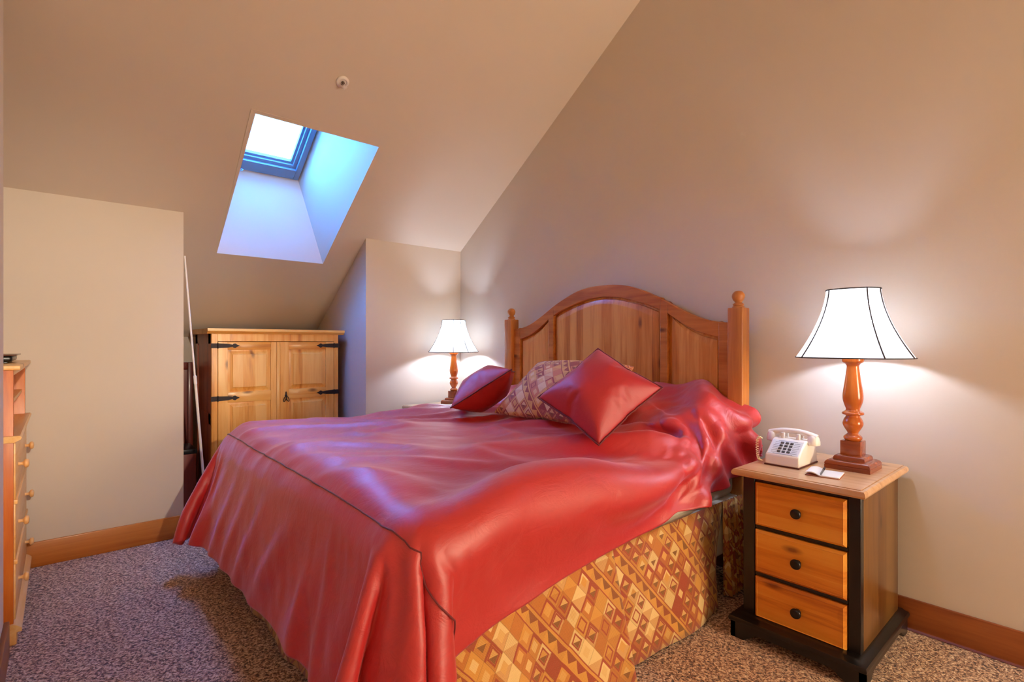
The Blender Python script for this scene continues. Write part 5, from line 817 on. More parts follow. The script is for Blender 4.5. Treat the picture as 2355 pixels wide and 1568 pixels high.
1,0,-1,-1,1,1,1,1,2,1,0,-1,-2,-1,-2,0,1,1,0,0,2,1,-1,-2,0,0,1,-2,-1,1,-1,1,0,1,1,-2,-2,0,1,1,0,0,1,1,-1,1,0,-1,-2,4,0,-3,2,-4,10,-4,-8,4,0,-1,2,10,-13,-2,-5,8,-3,8,-8,0,4,-1,-27,4,0,5,5,-6,2,10,18,-2,-12,-25,-3,26,9,2,1,-1,-4,-1,-2,-1,0,11,1,-11,-1,4,-1,0,0,-1,0,0,0,0,-2,-1,-1,0,1,-1,0,0,1,2,1,1,1,0,1,0,-1,-1,0,1,0,0,0,1,0,-1,0,0,0,-1,0,1,0,0,-1,0,0,0,0,-1,0,-1,1,1,1,-3,2,2,-1,-1,-4,13,-4,-7,7,-4,0,3,6,-14,3,-9,8,3,0,-5,2,1,-16,0,1,-1,-9,-2,17,15,-17,-6,-17,8,41,-4,-5,0,-3,-3,-7,-4,24,-1,-10,-3,
0,2,2,-1,0,0,0,-1,-1,0,0,-3,0,0,2,1,0,0,1,1,2,-1,1,0,-1,0,0,0,1,0,0,-1,0,0,0,1,-1,0,0,0,-1,1,-1,0,0,0,0,0,0,0,0,0,0,0,-1,1,-1,1,-1,0,0,0,1,-3,11,-5,-7,5,-2,5,-6,9,-12,2,-1,6,-1,-3,0,1,21,2,-7,-14,-8,11,7,-21,10,-15,7,33,-27,-1,6,-2,-9,0,9,16,-24,-9,11,10,0,-2,-1,-1,-1,-1,0,0,0,0,1,3,3,-2,-2,0,-1,0,1,0,0,0,-1,0,1,0,-1,0,0,0,0,0,1,-1,-1,1,0,0,0,-1,1,-1,1,-1,0,0,1,-1,0,0,0,-1,1,0,0,-1,1,0,0,0,0,1,-1,-2,-2,9,-3,0,0,1,5,-12,9,-6,-2,4,1,-3,-1,1,28,-5,-12,-2,3,12,-14,10,-20,7,8,-23,12,1,2,-14,
3,-2,-3,-8,5,12,7,-5,-2,0,0,0,1,0,1,1,1,-1,0,3,-4,0,1,0,0,0,-1,1,-1,1,0,-1,0,0,0,0,0,0,0,0,-1,1,0,-1,1,0,0,0,0,0,0,0,0,-1,0,0,0,0,-1,2,-1,0,0,0,0,-1,1,-1,0,0,1,0,-1,1,1,-4,5,-1,8,-3,-9,7,-9,5,2,-2,-2,1,7,-8,1,-2,18,-3,1,-20,9,-5,0,19,-14,2,-18,11,-3,-9,13,2,-2,1,0,-1,1,0,1,0,0,1,-1,1,0,1,-1,-1,0,1,2,-2,0,1,0,-1,1,-1,0,0,0,1,0,0,-1,0,0,0,0,-1,1,-1,1,0,0,0,-1,1,-1,0,1,-1,0,1,0,-1,1,-1,0,-1,0,1,-1,1,0,0,0,0,0,0,0,0,-2,-3,2,7,0,5,-4,-4,-1,-1,1,0,-1,-1,-3,-3,-5,9,9,-1,-15,8,
-8,13,16,-23,9,-20,9,-4,-2,25,-9,-1,-1,-2,1,0,0,1,-1,1,0,0,0,-1,0,0,0,0,0,2,-2,1,0,-1,1,0,-1,0,0,0,0,-1,1,0,0,0,0,0,0,0,0,0,0,-1,0,0,1,-1,0,1,-1,1,-1,0,0,1,-1,0,-1,1,0,-1,0,0,0,1,-2,1,0,1,0,-1,2,0,-11,2,10,2,1,-3,-2,-1,1,0,-1,0,-16,-6,5,20,2,-14,2,-5,20,1,-15,13,-17,15,-7,-1,18,-11,-1,-2,1,0,-1,1,0,0,1,0,0,0,-1,0,-1,0,1,-2,2,1,-1,0,0,1,-1,1,0,-1,1,0,-1,0,0,0,0,-1,1,0,0,0,-1,1,-1,1,0,0,-1,0,1,-1,1,0,-1,0,0,0,0,0,0,0,0,-1,1,0,0,0,0,-1,1,0,0,-3,4,0,-2,-5,10,3,-4,-1,0,-3,0,1,-1,0,
-31,-4,21,12,-8,-4,-3,22,-16,-3,15,-16,23,-17,6,9,-3,0,-1,2,-2,0,-1,2,-1,0,0,0,1,0,1,0,0,-1,-1,0,0,0,1,0,0,-1,1,-1,0,1,-1,0,0,0,-1,0,0,1,0,0,0,-1,1,-1,1,0,0,-1,0,1,-1,1,-1,0,1,-1,0,0,0,0,0,0,0,0,0,0,0,-1,1,-2,0,1,1,0,-1,2,1,-5,-10,17,7,-9,-1,-2,-1,1,1,-1,-26,11,17,-4,-11,-4,20,-8,-15,13,-14,23,-13,12,4,-5,3,1,1,-2,-1,-1,4,-2,0,1,-1,0,-1,1,0,0,0,0,0,-1,0,-1,1,0,0,1,-1,0,0,1,0,-1,0,0,0,0,-1,1,-1,0,0,1,-1,1,-1,0,0,1,0,-1,1,-1,1,0,-1,0,1,-1,0,0,1,-1,0,0,0,-1,0,1,1,0,-2,0,0,1,-1,1,1,-3,-5,-8,
9,9,1,-7,1,1,0,0,0,19,2,-15,-10,15,4,-30,14,-18,25,-16,4,10,0,0,2,-1,0,-2,-1,3,-2,0,2,-1,-1,0,0,-1,1,0,0,1,-1,1,-1,-1,0,1,0,-1,1,-1,0,0,0,1,-1,0,0,0,0,-1,1,0,0,0,0,-1,0,0,1,-1,1,0,-1,1,-1,0,1,-1,0,0,0,0,0,1,-1,1,-1,0,0,0,-1,1,-1,-1,1,1,-1,0,1,1,-6,-1,-3,4,3,0,0,1,0,0,18,18,-11,-11,4,11,-25,5,-18,29,-13,-4,3,2,-7,5,-6,3,1,1,0,-2,1,0,-1,0,1,-1,-1,1,0,-1,1,-1,1,0,0,1,-1,-1,0,1,-1,1,-1,0,0,0,1,-1,0,0,1,-1,-1,1,0,0,0,0,0,0,-1,1,-1,1,0,-1,0,0,0,1,-1,0,0,0,0,0,1,-1,0,0,0,0,0,0,0,-1,
-1,1,1,-1,2,-3,0,-3,1,2,-1,0,2,0,0,0,20,4,-12,0,14,-5,-11,-19,33,-15,-6,11,0,-14,5,-3,1,3,1,-1,-1,0,-2,0,1,0,-1,-1,1,-1,-1,2,-1,0,0,0,1,0,-1,0,1,-1,0,0,0,0,0,0,0,1,-1,0,0,-1,1,-1,0,0,0,0,0,0,0,1,0,-1,0,0,0,0,0,0,0,0,0,0,0,0,0,0,0,0,0,-1,1,0,0,-2,0,1,0,0,-1,3,-2,-2,-1,0,1,1,0,1,0,0,20,-11,-5,7,10,-28,-12,30,-15,0,11,9,-11,3,0,-2,-2,0,-2,3,1,-2,-1,0,-1,0,0,1,0,0,0,-1,1,0,-1,0,0,0,0,0,0,1,-1,0,1,-1,0,0,0,0,0,-1,0,1,0,0,0,0,0,0,0,0,0,-1,0,0,0,0,0,0,0,0,0,0,0,0,0,0,0,1,
0,-1,0,0,-1,0,1,1,-2,-1,3,0,-1,-1,0,-1,0,0,0,0,1,1,-1,0,10,-10,3,16,-28,-8,18,-11,-2,11,9,-5,1,3,0,-4,-1,-2,3,1,1,-1,-1,-1,1,-1,1,0,1,-2,0,0,0,-1,1,0,0,0,0,1,-2,0,1,0,0,0,0,0,-1,0,0,1,0,0,-1,0,0,0,0,0,0,0,1,-1,1,-1,0,0,0,0,0,0,0,0,0,0,0,0,1,-1,0,1,-2,1,0,0,0,1,0,-1,2,0,-2,-1,2,0,-2,0,0,0,0,0,1,-1,2,-4,10,-15,-9,9,0,-7,10,7,-3,-3,5,5,-7,2,-1,-2,1,2,0,0,0,0,-2,1,0,1,-1,1,-1,0,-1,1,0,0,0,0,1,-1,0,-1,1,0,1,-1,0,-1,1,0,0,0,0,0,0,0,0,0,0,0,-1,1,-1,1,-1,1,0,-1,0,0,0,0,
0,0,0,0,0,0,0,1,0,-1,1,-1,0,0,0,0,0,0,-1,7,-1,-3,-4,3,1,-1,0,-1,0,0,0,0,3,-2,1,-17,6,4,-10,1,9,-3,-3,5,8,-6,4,-1,-4,3,-2,-1,3,1,0,-1,0,-1,0,1,0,0,1,0,0,0,-1,1,0,0,0,0,0,0,-1,1,-1,2,-1,0,0,-1,1,0,0,0,0,0,0,0,0,0,1,-1,0,0,0,0,0,1,-1,0,0,1,-1,0,0,1,0,0,-1,1,0,0,0,-1,0,0,0,0,1,0,-1,0,10,-2,-3,-5,1,0,0,0,0,0,0,-1,5,3,-8,-3,-2,-1,-7,5,3,-7,2,9,-3,0,5,-3,0,0,-1,-1,0,3,1,-1,-1,0,0,-1,1,1,-1,0,0,0,1,-1,1,-1,0,0,1,0,0,-1,1,-1,1,0,0,0,0,0,0,0,0,0,0,0,0,0,0,-1,1,1,
-1,0,0,0,1,0,0,-1,1,-1,1,-1,0,0,0,0,0,1,-1,1,-1,1,0,0,0,0,-2,-2,2,13,-2,-4,-3,-2,0,0,0,0,0,0,5,1,-5,0,2,-7,0,3,-3,-2,2,-4,1,6,-5,6,2,-6,2,-1,0,0,1,1,-1,1,-1,0,0,0,1,0,0,0,0,0,-1,1,0,0,0,0,0,0,-1,0,1,0,0,0,0,0,0,0,0,0,0,0,0,0,0,1,-1,-1,2,-1,0,0,0,0,0,0,0,1,-1,0,0,0,0,0,0,0,1,-1,0,0,0,0,0,0,1,-2,-5,2,21,-3,-7,-3,-4,2,0,-1,0,0,1,0,-3,1,2,-3,2,1,-3,-1,-3,-1,7,-4,3,-1,-2,6,-3,-1,0,-1,0,1,1,0,1,-1,-1,0,0,0,0,0,0,0,0,1,0,0,-1,0,0,0,0,1,-1,1,-1,1,0,0,0,0,0,0,
0,0,0,0,0,0,-1,1,-1,1,0,0,0,0,0,1,0,-1,0,1,0,0,-1,0,0,0,1,0,0,-1,0,1,0,0,0,-1,-5,-3,0,21,0,-8,-4,0,0,0,0,0,1,-2,-3,2,0,0,1,2,-1,-2,-5,1,1,3,1,-1,0,1,0,0,-1,0,-1,1,1,0,0,0,0,0,0,0,0,0,0,0,0,-1,0,0,1,0,0,0,0,-1,1,0,0,0,0,0,0,0,0,0,0,0,0,0,1,-1,1,-1,1,-1,0,0,0,0,1,-1,0,1,-1,0,0,0,1,-1,0,0,0,1,0,0,0,-1,0,0,0,1,-2,-3,-5,0,5,6,-2,0,2,0,-1,0,0,-2,0,0,0,-1,2,2,-3,-4,0,2,-2,5,-2,0,5,-6,2,0,1,0,-1,0,0,-1,1,1,1,0,-1,-1,0,0,0,0,0,0,0,0,0,1,0,0,0,0,-1,0,
1,0,0,0,0,0,0,0,0,0,0,0,-1,2,-1,0,-1,2,-1,0,1,0,-1,0,1,-1,1,-1,0,1,-1,0,0,0,0,0,1,-1,0,0,1,-1,1,-1,1,-2,-5,-2,3,0,3,2,1,0,0,0,1,-1,-1,0,0,0,2,-1,-2,-3,-2,-2,5,0,-1,2,2,0,-1,1,0,-1,2,-1,-1,0,-1,1,0,0,0,1,0,-1,0,0,1,-1,1,0,0,-1,0,1,-1,1,-1,1,0,0,0,0,0,0,0,0,0,0,0,0,0,-1,1,0,0,0,0,0,0,0,0,1,-1,0,0,0,0,0,1,0,0,0,-1,0,0,1,0,0,-1,1,-1,0,-1,0,0,-3,2,-1,3,-1,2,0,0,0,1,-2,1,0,-1,2,1,-1,-2,-4,-2,-2,-1,2,8,2,-7,3,0,0,0,1,0,0,-1,-1,1,-1,0,0,1,1,-1,1,0,0,-1,1,-1,0,
1,0,0,-1,1,-1,1,-1,0,0,0,0,1,0,0,0,0,0,0,0,0,0,0,0,0,0,0,1,-1,0,1,-1,0,0,0,0,1,-1,0,0,0,0,0,0,0,0,0,1,0,0,-1,0,-2,2,-3,3,0,2,-3,0,1,1,0,0,1,-1,0,1,0,0,2,-1,-2,-3,-4,0,-1,3,1,1,3,-4,1,1,-1,1,-1,1,0,0,-1,1,-1,1,0,0,0,0,0,0,0,1,0,0,-1,0,0,0,0,0,0,0,1,0,0,0,-1,0,1,0,0,0,0,0,0,0,0,0,1,-1,1,-1,0,0,0,0,0,1,0,0,-1,0,0,0,0,0,0,0,1,0,0,-1,0,0,1,-1,0,-2,2,-2,1,4,-2,-2,1,1,0,0,0,0,0,1,0,2,0,0,-3,-2,-4,-3,1,1,1,3,1,1,-1,0,0,0,1,-1,1,-1,0,-1,1,0,0,0,
1,0,0,0,0,-1,0,0,0,0,0,1,0,0,0,0,-1,0,0,1,0,0,-1,0,0,0,0,1,0,0,0,0,-1,1,0,0,0,0,0,0,0,0,0,0,0,0,0,1,-1,0,0,1,-1,0,0,1,0,0,-1,-2,7,-5,-1,1,0,2,0,-2,-1,2,1,-1,1,-1,0,1,0,1,3,-1,-3,-2,-4,-1,-1,-2,3,2,1,1,0,-1,1,-1,0,1,0,0,1,-1,-1,0,1,0,0,0,0,0,0,0,0,0,1,0,0,-1,0,0,0,1,0,0,0,-1,1,0,0,0,0,0,0,-1,0,1,0,0,0,0,0,0,0,0,0,0,0,0,0,0,0,0,1,-1,-1,1,0,0,0,1,0,-1,0,0,-2,3,-4,3,0,1,-1,2,-1,-1,0,1,0,0,1,-1,0,1,1,3,0,-1,-2,-2,-2,-3,-4,3,-1,2,3,0,0,0,-1,1,0,0,
0,1,-1,1,-1,0,0,-1,1,0,0,0,0,0,1,0,-1,0,0,0,0,1,0,-1,0,0,1,0,-1,0,0,1,-1,1,0,0,0,-1,1,0,0,0,0,0,0,0,0,0,0,0,0,1,-1,0,0,-2,3,-1,0,0,1,-1,0,1,-1,0,2,-2,3,-1,-1,-2,-1,4,0,-1,-1,0,1,0,0,0,0,0,1,3,1,0,-1,-4,-1,-4,0,-3,2,1,2,1,0,0,0,-1,0,1,0,0,0,0,1,-1,0,1,-1,0,1,-1,1,0,-1,0,0,0,1,0,0,-1,0,1,0,0,-1,1,0,0,0,-1,1,-1,0,1,0,0,0,0,0,-1,0,1,0,0,0,0,0,0,0,0,1,0,-1,2,-2,0,1,-1,0,1,1,-3,1,0,0,2,-3,1,0,0,-1,2,1,-1,-1,1,0,0,1,0,0,0,-1,2,4,-1,-2,1,-6,0,-4,1,-1,2,
0,1,1,0,0,0,0,-1,1,0,1,-1,0,1,-1,-1,1,0,0,0,0,0,0,0,0,1,-1,0,0,1,0,-1,0,1,0,-1,0,0,1,0,0,0,0,-1,1,0,0,0,0,0,0,-1,1,0,-1,1,0,0,0,0,0,0,0,0,1,0,-1,1,-1,2,-3,0,2,0,-1,-1,2,1,-1,-3,1,1,1,0,-1,0,1,0,0,0,1,-1,0,1,3,3,-5,0,-2,-3,1,-3,1,0,1,1,-1,0,1,0,0,0,0,1,-1,1,0,-1,0,1,-1,0,0,1,-1,0,0,1,0,-1,0,0,1,-1,0,1,0,-1,0,1,0,0,-1,0,1,0,0,0,0,0,-1,1,0,0,0,0,0,0,0,0,0,0,1,-1,0,0,0,1,-1,0,0,0,2,-4,1,3,-1,-1,0,-1,1,2,0,-7,7,-2,0,0,1,0,0,0,1,0,-1,1,-1,0,1,3,
3,-9,4,-4,-2,0,0,-1,2,1,0,0,-1,0,0,0,0,0,1,0,0,0,1,-1,0,0,0,0,0,0,0,0,0,0,0,1,-1,1,0,-1,0,1,0,-1,0,0,1,0,-1,1,0,0,0,0,1,-1,0,0,0,0,-1,1,0,-1,1,0,0,0,0,0,0,0,1,0,0,-1,-1,2,1,-1,-1,0,0,-1,0,1,-2,4,0,-1,-1,1,-1,1,0,0,0,0,1,0,-1,-1,1,2,-1,4,-8,4,-3,-1,-2,2,0,0,1,0,0,0,0,0,0,0,0,0,0,1,-1,0,0,0,0,0,0,0,1,-1,0,0,1,-1,1,-1,0,0,1,-1,0,0,1,0,-1,1,0,-1,1,0,0,0,-1,1,0,0,0,0,0,0,0,0,0,0,0,0,0,0,1,-1,0,0,0,1,-1,0,1,-1,1,0,-1,1,-1,-2,2,2,0,-2,0,1,0,1,-1,0,
0,0,0,1,1,-2,0,1,3,-2,1,-7,3,-3,1,-2,2,1,-1,1,0,0,0,-1,1,0,0,0,0,0,0,0,0,0,0,0,0,0,0,0,0,1,-1,1,-1,0,1,0,-1,1,0,0,-1,0,1,-1,1,0,0,0,-1,1,0,-1,1,-1,0,0,1,0,0,1,-1,0,0,0,0,1,-1,0,0,1,0,-1,1,0,-1,1,-1,0,1,0,-1,-1,1,2,-1,-2,1,1,0,0,0,0,1,0,0,1,0,0,-3,1,1,1,-1,1,-6,2,-2,1,-1,1,1,-1,0,0,0,1,-1,1,-1,0,1,-1,0,1,-1,1,-1,1,0,1,-1,0,1,-1,0,0,0,0,0,0,0,0,0,1,0,0,-1,1,-1,1,-1,1,0,0,0,0,-1,1,0,0,0,0,0,0,0,0,0,0,0,0,1,-1,1,-1,1,0,-1,0,0,0,0,0,0,0,0,0,-1,1,
1,-1,0,0,1,1,-1,0,0,0,1,-1,2,1,1,-5,3,-1,1,-2,-1,-3,1,-2,1,1,1,0,0,0,-1,0,1,-1,1,0,-1,1,0,-1,1,0,0,0,0,0,0,0,0,0,1,-1,1,0,-1,1,0,-1,1,-1,0,1,0,-1,1,0,0,-1,1,0,0,0,0,0,0,0,0,0,0,0,0,1,-1,0,0,0,0,1,-1,0,0,1,0,-1,1,-1,0,1,0,-2,1,1,-1,1,-1,-1,1,0,2,0,-2,1,0,1,-1,2,-1,2,0,1,-4,2,-1,-1,0,-2,-3,2,-1,1,0,0,0,0,1,0,-1,1,0,0,1,-1,0,0,0,0,0,0,0,0,0,0,0,0,0,0,0,0,0,0,0,1,-1,1,0,-1,1,0,0,-1,1,0,-1,0,1,-1,1,0,0,0,0,-1,1,0,0,0,0,1,0,-1,0,0,0,1,-1,0,0,1,-1,1,
0,0,-2,2,1,-4,4,-1,-2,1,0,1,2,-2,0,0,1,-1,1,0,1,0,0,1,0,-2,0,-1,-1,-2,-1,0,1,-1,1,1,-1,1,-1,0,1,0,-1,1,0,0,0,0,0,0,0,0,0,-1,1,0,0,0,0,0,0,0,1,-1,1,-1,0,0,0,1,-1,1,-1,1,-1,1,0,0,-1,1,-1,1,0,1,-1,1,-1,0,0,0,0,0,0,0,-1,1,1,-1,0,0,1,-1,0,0,1,0,1,-1,-2,1,1,-1,-4,4,0,1,2,-2,-1,0,0,0,0,1,1,0,1,-1,-1,1,-1,-1,-3,1,-1,-1,0,1,0,0,1,-1,1,-1,0,0,1,-1,0,0,1,-1,1,-1,1,-1,1,0,0,0,0,1,-1,0,0,0,0,0,0,0,1,-1,1,-1,1,-1,1,-1,1,-1,1,-1,1,0,0,0,0,0,0,0,0,0,0,0,0,0,0,1,0,0,
-1,1,0,-1,0,0,1,0,-1,0,1,1,-3,4,-2,-6,8,-4,1,3,0,-2,0,0,-1,1,1,-1,1,1,0,1,0,-1,-1,-1,0,-3,0,-1,0,1,0,0,0,0,0,1,0,0,0,0,-1,1,-1,1,-1,1,0,0,0,0,0,0,0,-1,1,0,0,0,0,0,0,1,-1,1,-1,1,-1,1,-1,1,-1,1,-1,1,-1,0,1,0,0,0,0,0,1,-1,0,0,0,0,0,0,0,0,0,0,0,1,-1,1,-1,1,0,0,1,-1,3,-1,-6,5,-1,-4,4,3,-1,-3,0,1,0,0,0,1,0,0,1,0,1,-1,-1,-1,-2,0,0,-1,-1,0,2,-1,1,0,-1,0,1,0,0,0,0,-1,0,1,0,0,-1,1,0,0,0,0,0,0,0,1,-1,1,-1,1,-1,0,0,0,0,0,1,-1,1,-1,1,0,0,-1,1,0,0,0,0,0,0,0,-1,1,
0,0,0,0,1,-1,0,0,1,-1,1,-1,1,-1,1,-1,1,0,0,1,2,-4,3,0,-4,3,1,2,-4,-2,1,2,-1,1,1,0,1,0,0,0,0,0,-1,-1,-1,-1,-2,0,1,-1,0,2,-1,0,1,0,-1,0,0,1,0,-1,1,-1,1,-1,1,0,-1,1,0,0,0,0,0,-1,1,0,0,0,0,0,1,-1,1,-1,0,1,-1,1,0,-1,1,0,0,0,0,0,0,0,0,0,0,0,0,-1,1,0,0,0,1,-1,0,0,0,0,0,0,0,1,-1,1,0,2,-1,-1,2,-1,-2,2,1,1,-4,-1,1,1,-1,1,1,1,-1,1,0,1,-1,0,-1,-1,-1,-1,-1,0,0,1,-1,0,0,0,0,0,0,0,0,0,0,1,-1,1,-1,1,0,0,0,0,-1,1,0,0,0,0,0,0,0,0,1,-1,0,0,0,1,-1,0,1,0,0,0,-1,1,-1,1,
-1,0,1,0,0,0,0,0,0,0,0,0,0,0,0,1,-1,1,-1,1,-1,1,0,-1,1,0,1,0,1,2,-2,-3,2,-1,5,-5,-5,4,1,0,0,0,1,0,0,0,1,0,0,0,-1,-1,-1,-2,0,-1,0,1,1,-1,0,1,-1,1,0,0,0,0,0,-1,0,0,1,0,-1,0,1,-1,1,0,0,0,0,0,0,0,0,0,0,0,0,1,-1,0,1,0,0,-1,0,1,0,-1,1,-1,1,0,0,-1,1,0,0,0,0,1,-2,1,0,1,-1,0,0,0,0,0,1,-1,0,1,-1,0,1,2,0,2,-1,0,-2,1,1,-10,7,-1,1,0,-1,1,0,0,1,1,0,0,0,-2,1,-2,-2,1,0,0,0,-1,0,0,0,0,0,0,1,0,-1,0,0,1,0,0,0,-1,1,0,-1,1,0,0,-1,1,0,0,0,0,0,0,0,0,0,0,1,0,-1,0,
0,1,-1,0,1,0,0,0,0,0,0,0,0,0,0,0,1,-1,1,-1,0,0,1,-1,1,-1,1,0,-1,1,0,-1,1,-1,0,-1,4,2,1,-2,-1,4,-13,9,-3,0,2,0,0,-1,0,1,1,-1,1,2,0,0,-5,2,-2,-2,0,0,1,0,0,0,0,0,1,-1,0,0,1,0,0,0,0,0,-1,1,0,-1,1,0,0,0,0,0,-1,1,0,0,0,0,0,0,0,0,0,0,1,0,-1,0,1,-1,0,1,0,0,0,0,-1,1,0,0,0,0,0,0,1,-1,0,0,0,0,0,1,-1,0,1,0,-1,1,-1,1,-1,0,-2,3,4,1,3,-14,8,-2,-3,4,0,-1,0,-1,-1,1,0,1,0,0,2,-1,2,-7,2,-2,0,1,0,0,0,0,0,0,0,1,-1,0,0,0,1,0,0,-1,1,-1,0,1,0,0,-1,0,1,0,0,0,0,0,0,0,
0,0,0,0,0,0,0,0,1,-1,0,1,-1,0,0,1,0,-1,1,0,0,-1,1,0,0,0,0,0,0,0,0,1,-1,0,1,-1,0,0,1,-1,1,-1,0,0,0,-3,1,10,-10,7,-2,-6,6,-1,-1,1,0,-1,0,-1,1,1,0,-2,0,3,-4,3,-4,2,-1,0,0,0,0,0,0,0,0,0,0,0,0,0,0,0,1,0,-1,1,0,0,0,-1,1,0,0,-1,1,0,0,0,0,0,0,0,1,-1,0,0,0,0,0,1,0,-1,1,0,0,-1,0,1,0,0,0,0,0,0,0,0,0,1,-1,0,0,0,1,-1,0,1,0,0,-1,1,-1,1,0,-1,0,0,3,-11,9,3,-7,6,-1,0,0,-1,-2,0,0,0,0,0,1,1,-2,-2,5,-4,1,-1,1,0,-1,0,0,0,1,0,0,-1,0,0,0,0,0,1,-1,1,0,0,-1,0,1,0,0,-1,
0,1,0,0,0,0,0,0,0,1,-1,0,0,0,0,0,0,0,0,1,-1,0,0,1,0,0,-1,0,0,1,0,0,0,0,0,0,1,-1,0,0,0,1,0,-1,0,0,1,0,0,0,0,0,0,2,-7,5,3,-7,7,-2,0,0,0,0,-1,-1,-1,0,-1,1,0,2,1,-1,-4,3,-1,0,0,1,0,0,-1,0,-1,1,0,0,0,0,0,0,0,0,0,0,0,0,1,-1,0,1,0,0,0,0,0,0,0,0,1,-1,0,0,0,1,0,0,-1,1,0,0,0,-1,1,0,0,-1,0,0,1,0,0,0,0,0,-1,1,0,0,0,0,0,0,0,0,0,1,0,0,-1,0,1,0,-1,2,1,-5,4,4,-7,4,-2,1,0,0,0,0,-2,0,-1,-1,0,-1,1,-1,2,2,2,-3,0,0,1,-1,0,-1,0,0,0,0,0,0,0,0,0,0,0,0,1,-1,
0,0,0,1,-1,0,1,0,0,0,0,0,0,-1,0,1,0,0,0,0,0,0,1,-1,0,0,0,1,0,-1,0,1,0,0,0,0,0,0,0,-1,1,0,0,0,0,1,-1,0,0,1,-1,0,0,0,1,0,0,-1,1,0,-1,3,1,-6,5,0,-1,0,0,-1,1,0,-3,0,0,0,0,-1,-1,0,-1,2,1,0,1,1,0,0,-1,-1,-1,0,1,0,0,0,-1,0,0,0,0,1,-1,1,1,0,0,0,-1,1,-1,1,0,-1,0,1,-1,1,0,0,0,0,0,0,0,0,0,0,0,0,0,0,0,1,-1,0,0,0,0,0,0,0,0,1,0,0,0,0,0,0,1,-1,1,-1,1,0,0,0,0,0,0,0,1,-1,1,0,-1,2,0,-1,0,1,-1,1,0,-1,-3,0,0,0,0,1,-1,0,-1,-1,1,3,0,0,0,0,-1,-1,0,0,0,-1,0,0,
1,0,0,0,0,-1,2,-1,0,0,0,0,1,-1,0,0,0,1,0,-1,1,0,0,0,0,0,0,0,0,0,0,0,0,0,0,0,0,0,1,0,0,0,0,0,0,0,0,0,0,0,0,0,0,0,0,1,-1,0,0,0,0,0,0,0,0,1,0,1,0,0,-1,0,-1,2,2,-2,0,2,-1,-1,-4,0,0,0,0,0,1,1,2,-1,0,-1,2,0,0,-2,0,0,-1,0,0,0,0,0,0,0,0,0,0,0,-1,1,0,0,0,0,0,0,0,1,0,0,0,0,0,0,0,0,0,0,0,0,0,0,0,0,0,0,1,0,0,-1,0,0,0,0,1,0,0,0,0,0,0,0,0,0,0,0,0,0,0,0,0,1,0,0,0,0,0,0,0,0,0,2,0,0,0,0,-2,0,5,-2,-2,0,-3,0,-1,1,0,0,0,-1,-1,1,1,2,1,1,-2,0,
-2,0,0,-1,0,1,0,0,0,-1,1,0,0,-1,1,0,0,0,0,1,0,0,0,-1,0,0,0,1,0,0,1,-1,0,0,0,0,0,0,0,0,0,1,-1,0,0,1,0,0,0,0,-1,0,0,0,0,0,0,0,1,0,0,0,0,0,0,1,0,-1,0,0,0,0,0,1,0,1,0,-1,2,-1,2,-4,2,5,-4,-2,-2,4,-4,0,1,0,1,1,1,1,1,0,0,1,-4,1,0,-1,-1,-2,0,1,0,-1,0,1,-1,1,-1,0,1,1,-2,0,1,0,1,-1,0,0,0,1,0,0,0,-1,0,1,-1,1,0,0,0,0,0,0,0,0,1,-1,0,0,0,0,0,0,0,0,1,0,0,0,0,0,0,0,0,0,0,0,0,0,1,-1,0,0,0,1,0,0,0,-1,2,-1,0,0,-2,2,-3,12,-3,-6,-4,0,7,3,-7,2,1,0,0,0,-2,-1,
-1,1,1,0,10,-3,-1,-2,0,-1,-1,0,0,0,1,-1,1,0,0,0,-1,1,1,0,-2,1,0,0,0,1,0,-1,0,1,0,0,0,-1,1,0,0,0,0,0,0,0,0,1,-1,0,0,0,1,0,0,0,0,0,-1,1,0,0,0,0,0,0,-1,1,0,0,0,1,-1,0,0,0,1,-1,0,0,1,0,0,2,0,-1,-1,0,9,-21,1,2,6,9,5,4,-22,2,2,3,3,3,5,5,4,3,1,1,-13,4,-2,0,-3,0,0,0,0,1,-1,1,0,0,0,0,0,0,0,0,1,0,-1,0,1,-1,0,1,0,-1,0,1,0,0,-1,1,0,0,0,0,0,0,0,0,0,0,1,0,-1,0,1,-1,1,0,0,-1,0,0,0,0,1,0,0,-1,1,0,0,-1,1,0,0,1,-1,0,1,0,-1,1,-1,2,0,3,4,4,-23,9,8,8,7,1,1,-1,
-31,0,1,0,2,2,3,0,2,2,4,15,10,-7,-3,-1,-1,-1,0,0,0,-1,1,-1,1,0,0,0,1,-1,0,1,0,-1,1,0,-1,1,0,-1,0,1,0,-1,0,1,0,-1,0,0,1,0,0,0,0,0,0,1,-1,0,0,1,-1,1,-1,0,0,1,0,0,0,0,-1,1,0,0,-1,1,0,1,-1,0,0,0,0,0,0,0,0,0,0,-2,3,0,-4,-5,25,9,-3,-7,-5,-5,-3,-3,-26,0,0,1,0,0,-1,2,3,6,7,-4,5,5,7,-2,-6,1,-1,0,0,0,0,0,0,0,0,1,-1,0,1,-1,0,1,-1,0,1,-1,0,1,0,-1,0,1,0,-1,1,0,0,0,-1,0,1,0,1,-1,0,0,0,0,0,0,0,0,0,0,1,-1,0,0,1,0,0,-1,1,0,0,0,0,-1,1,0,0,0,0,0,0,0,1,-1,-1,-1,-1,1,7,2,
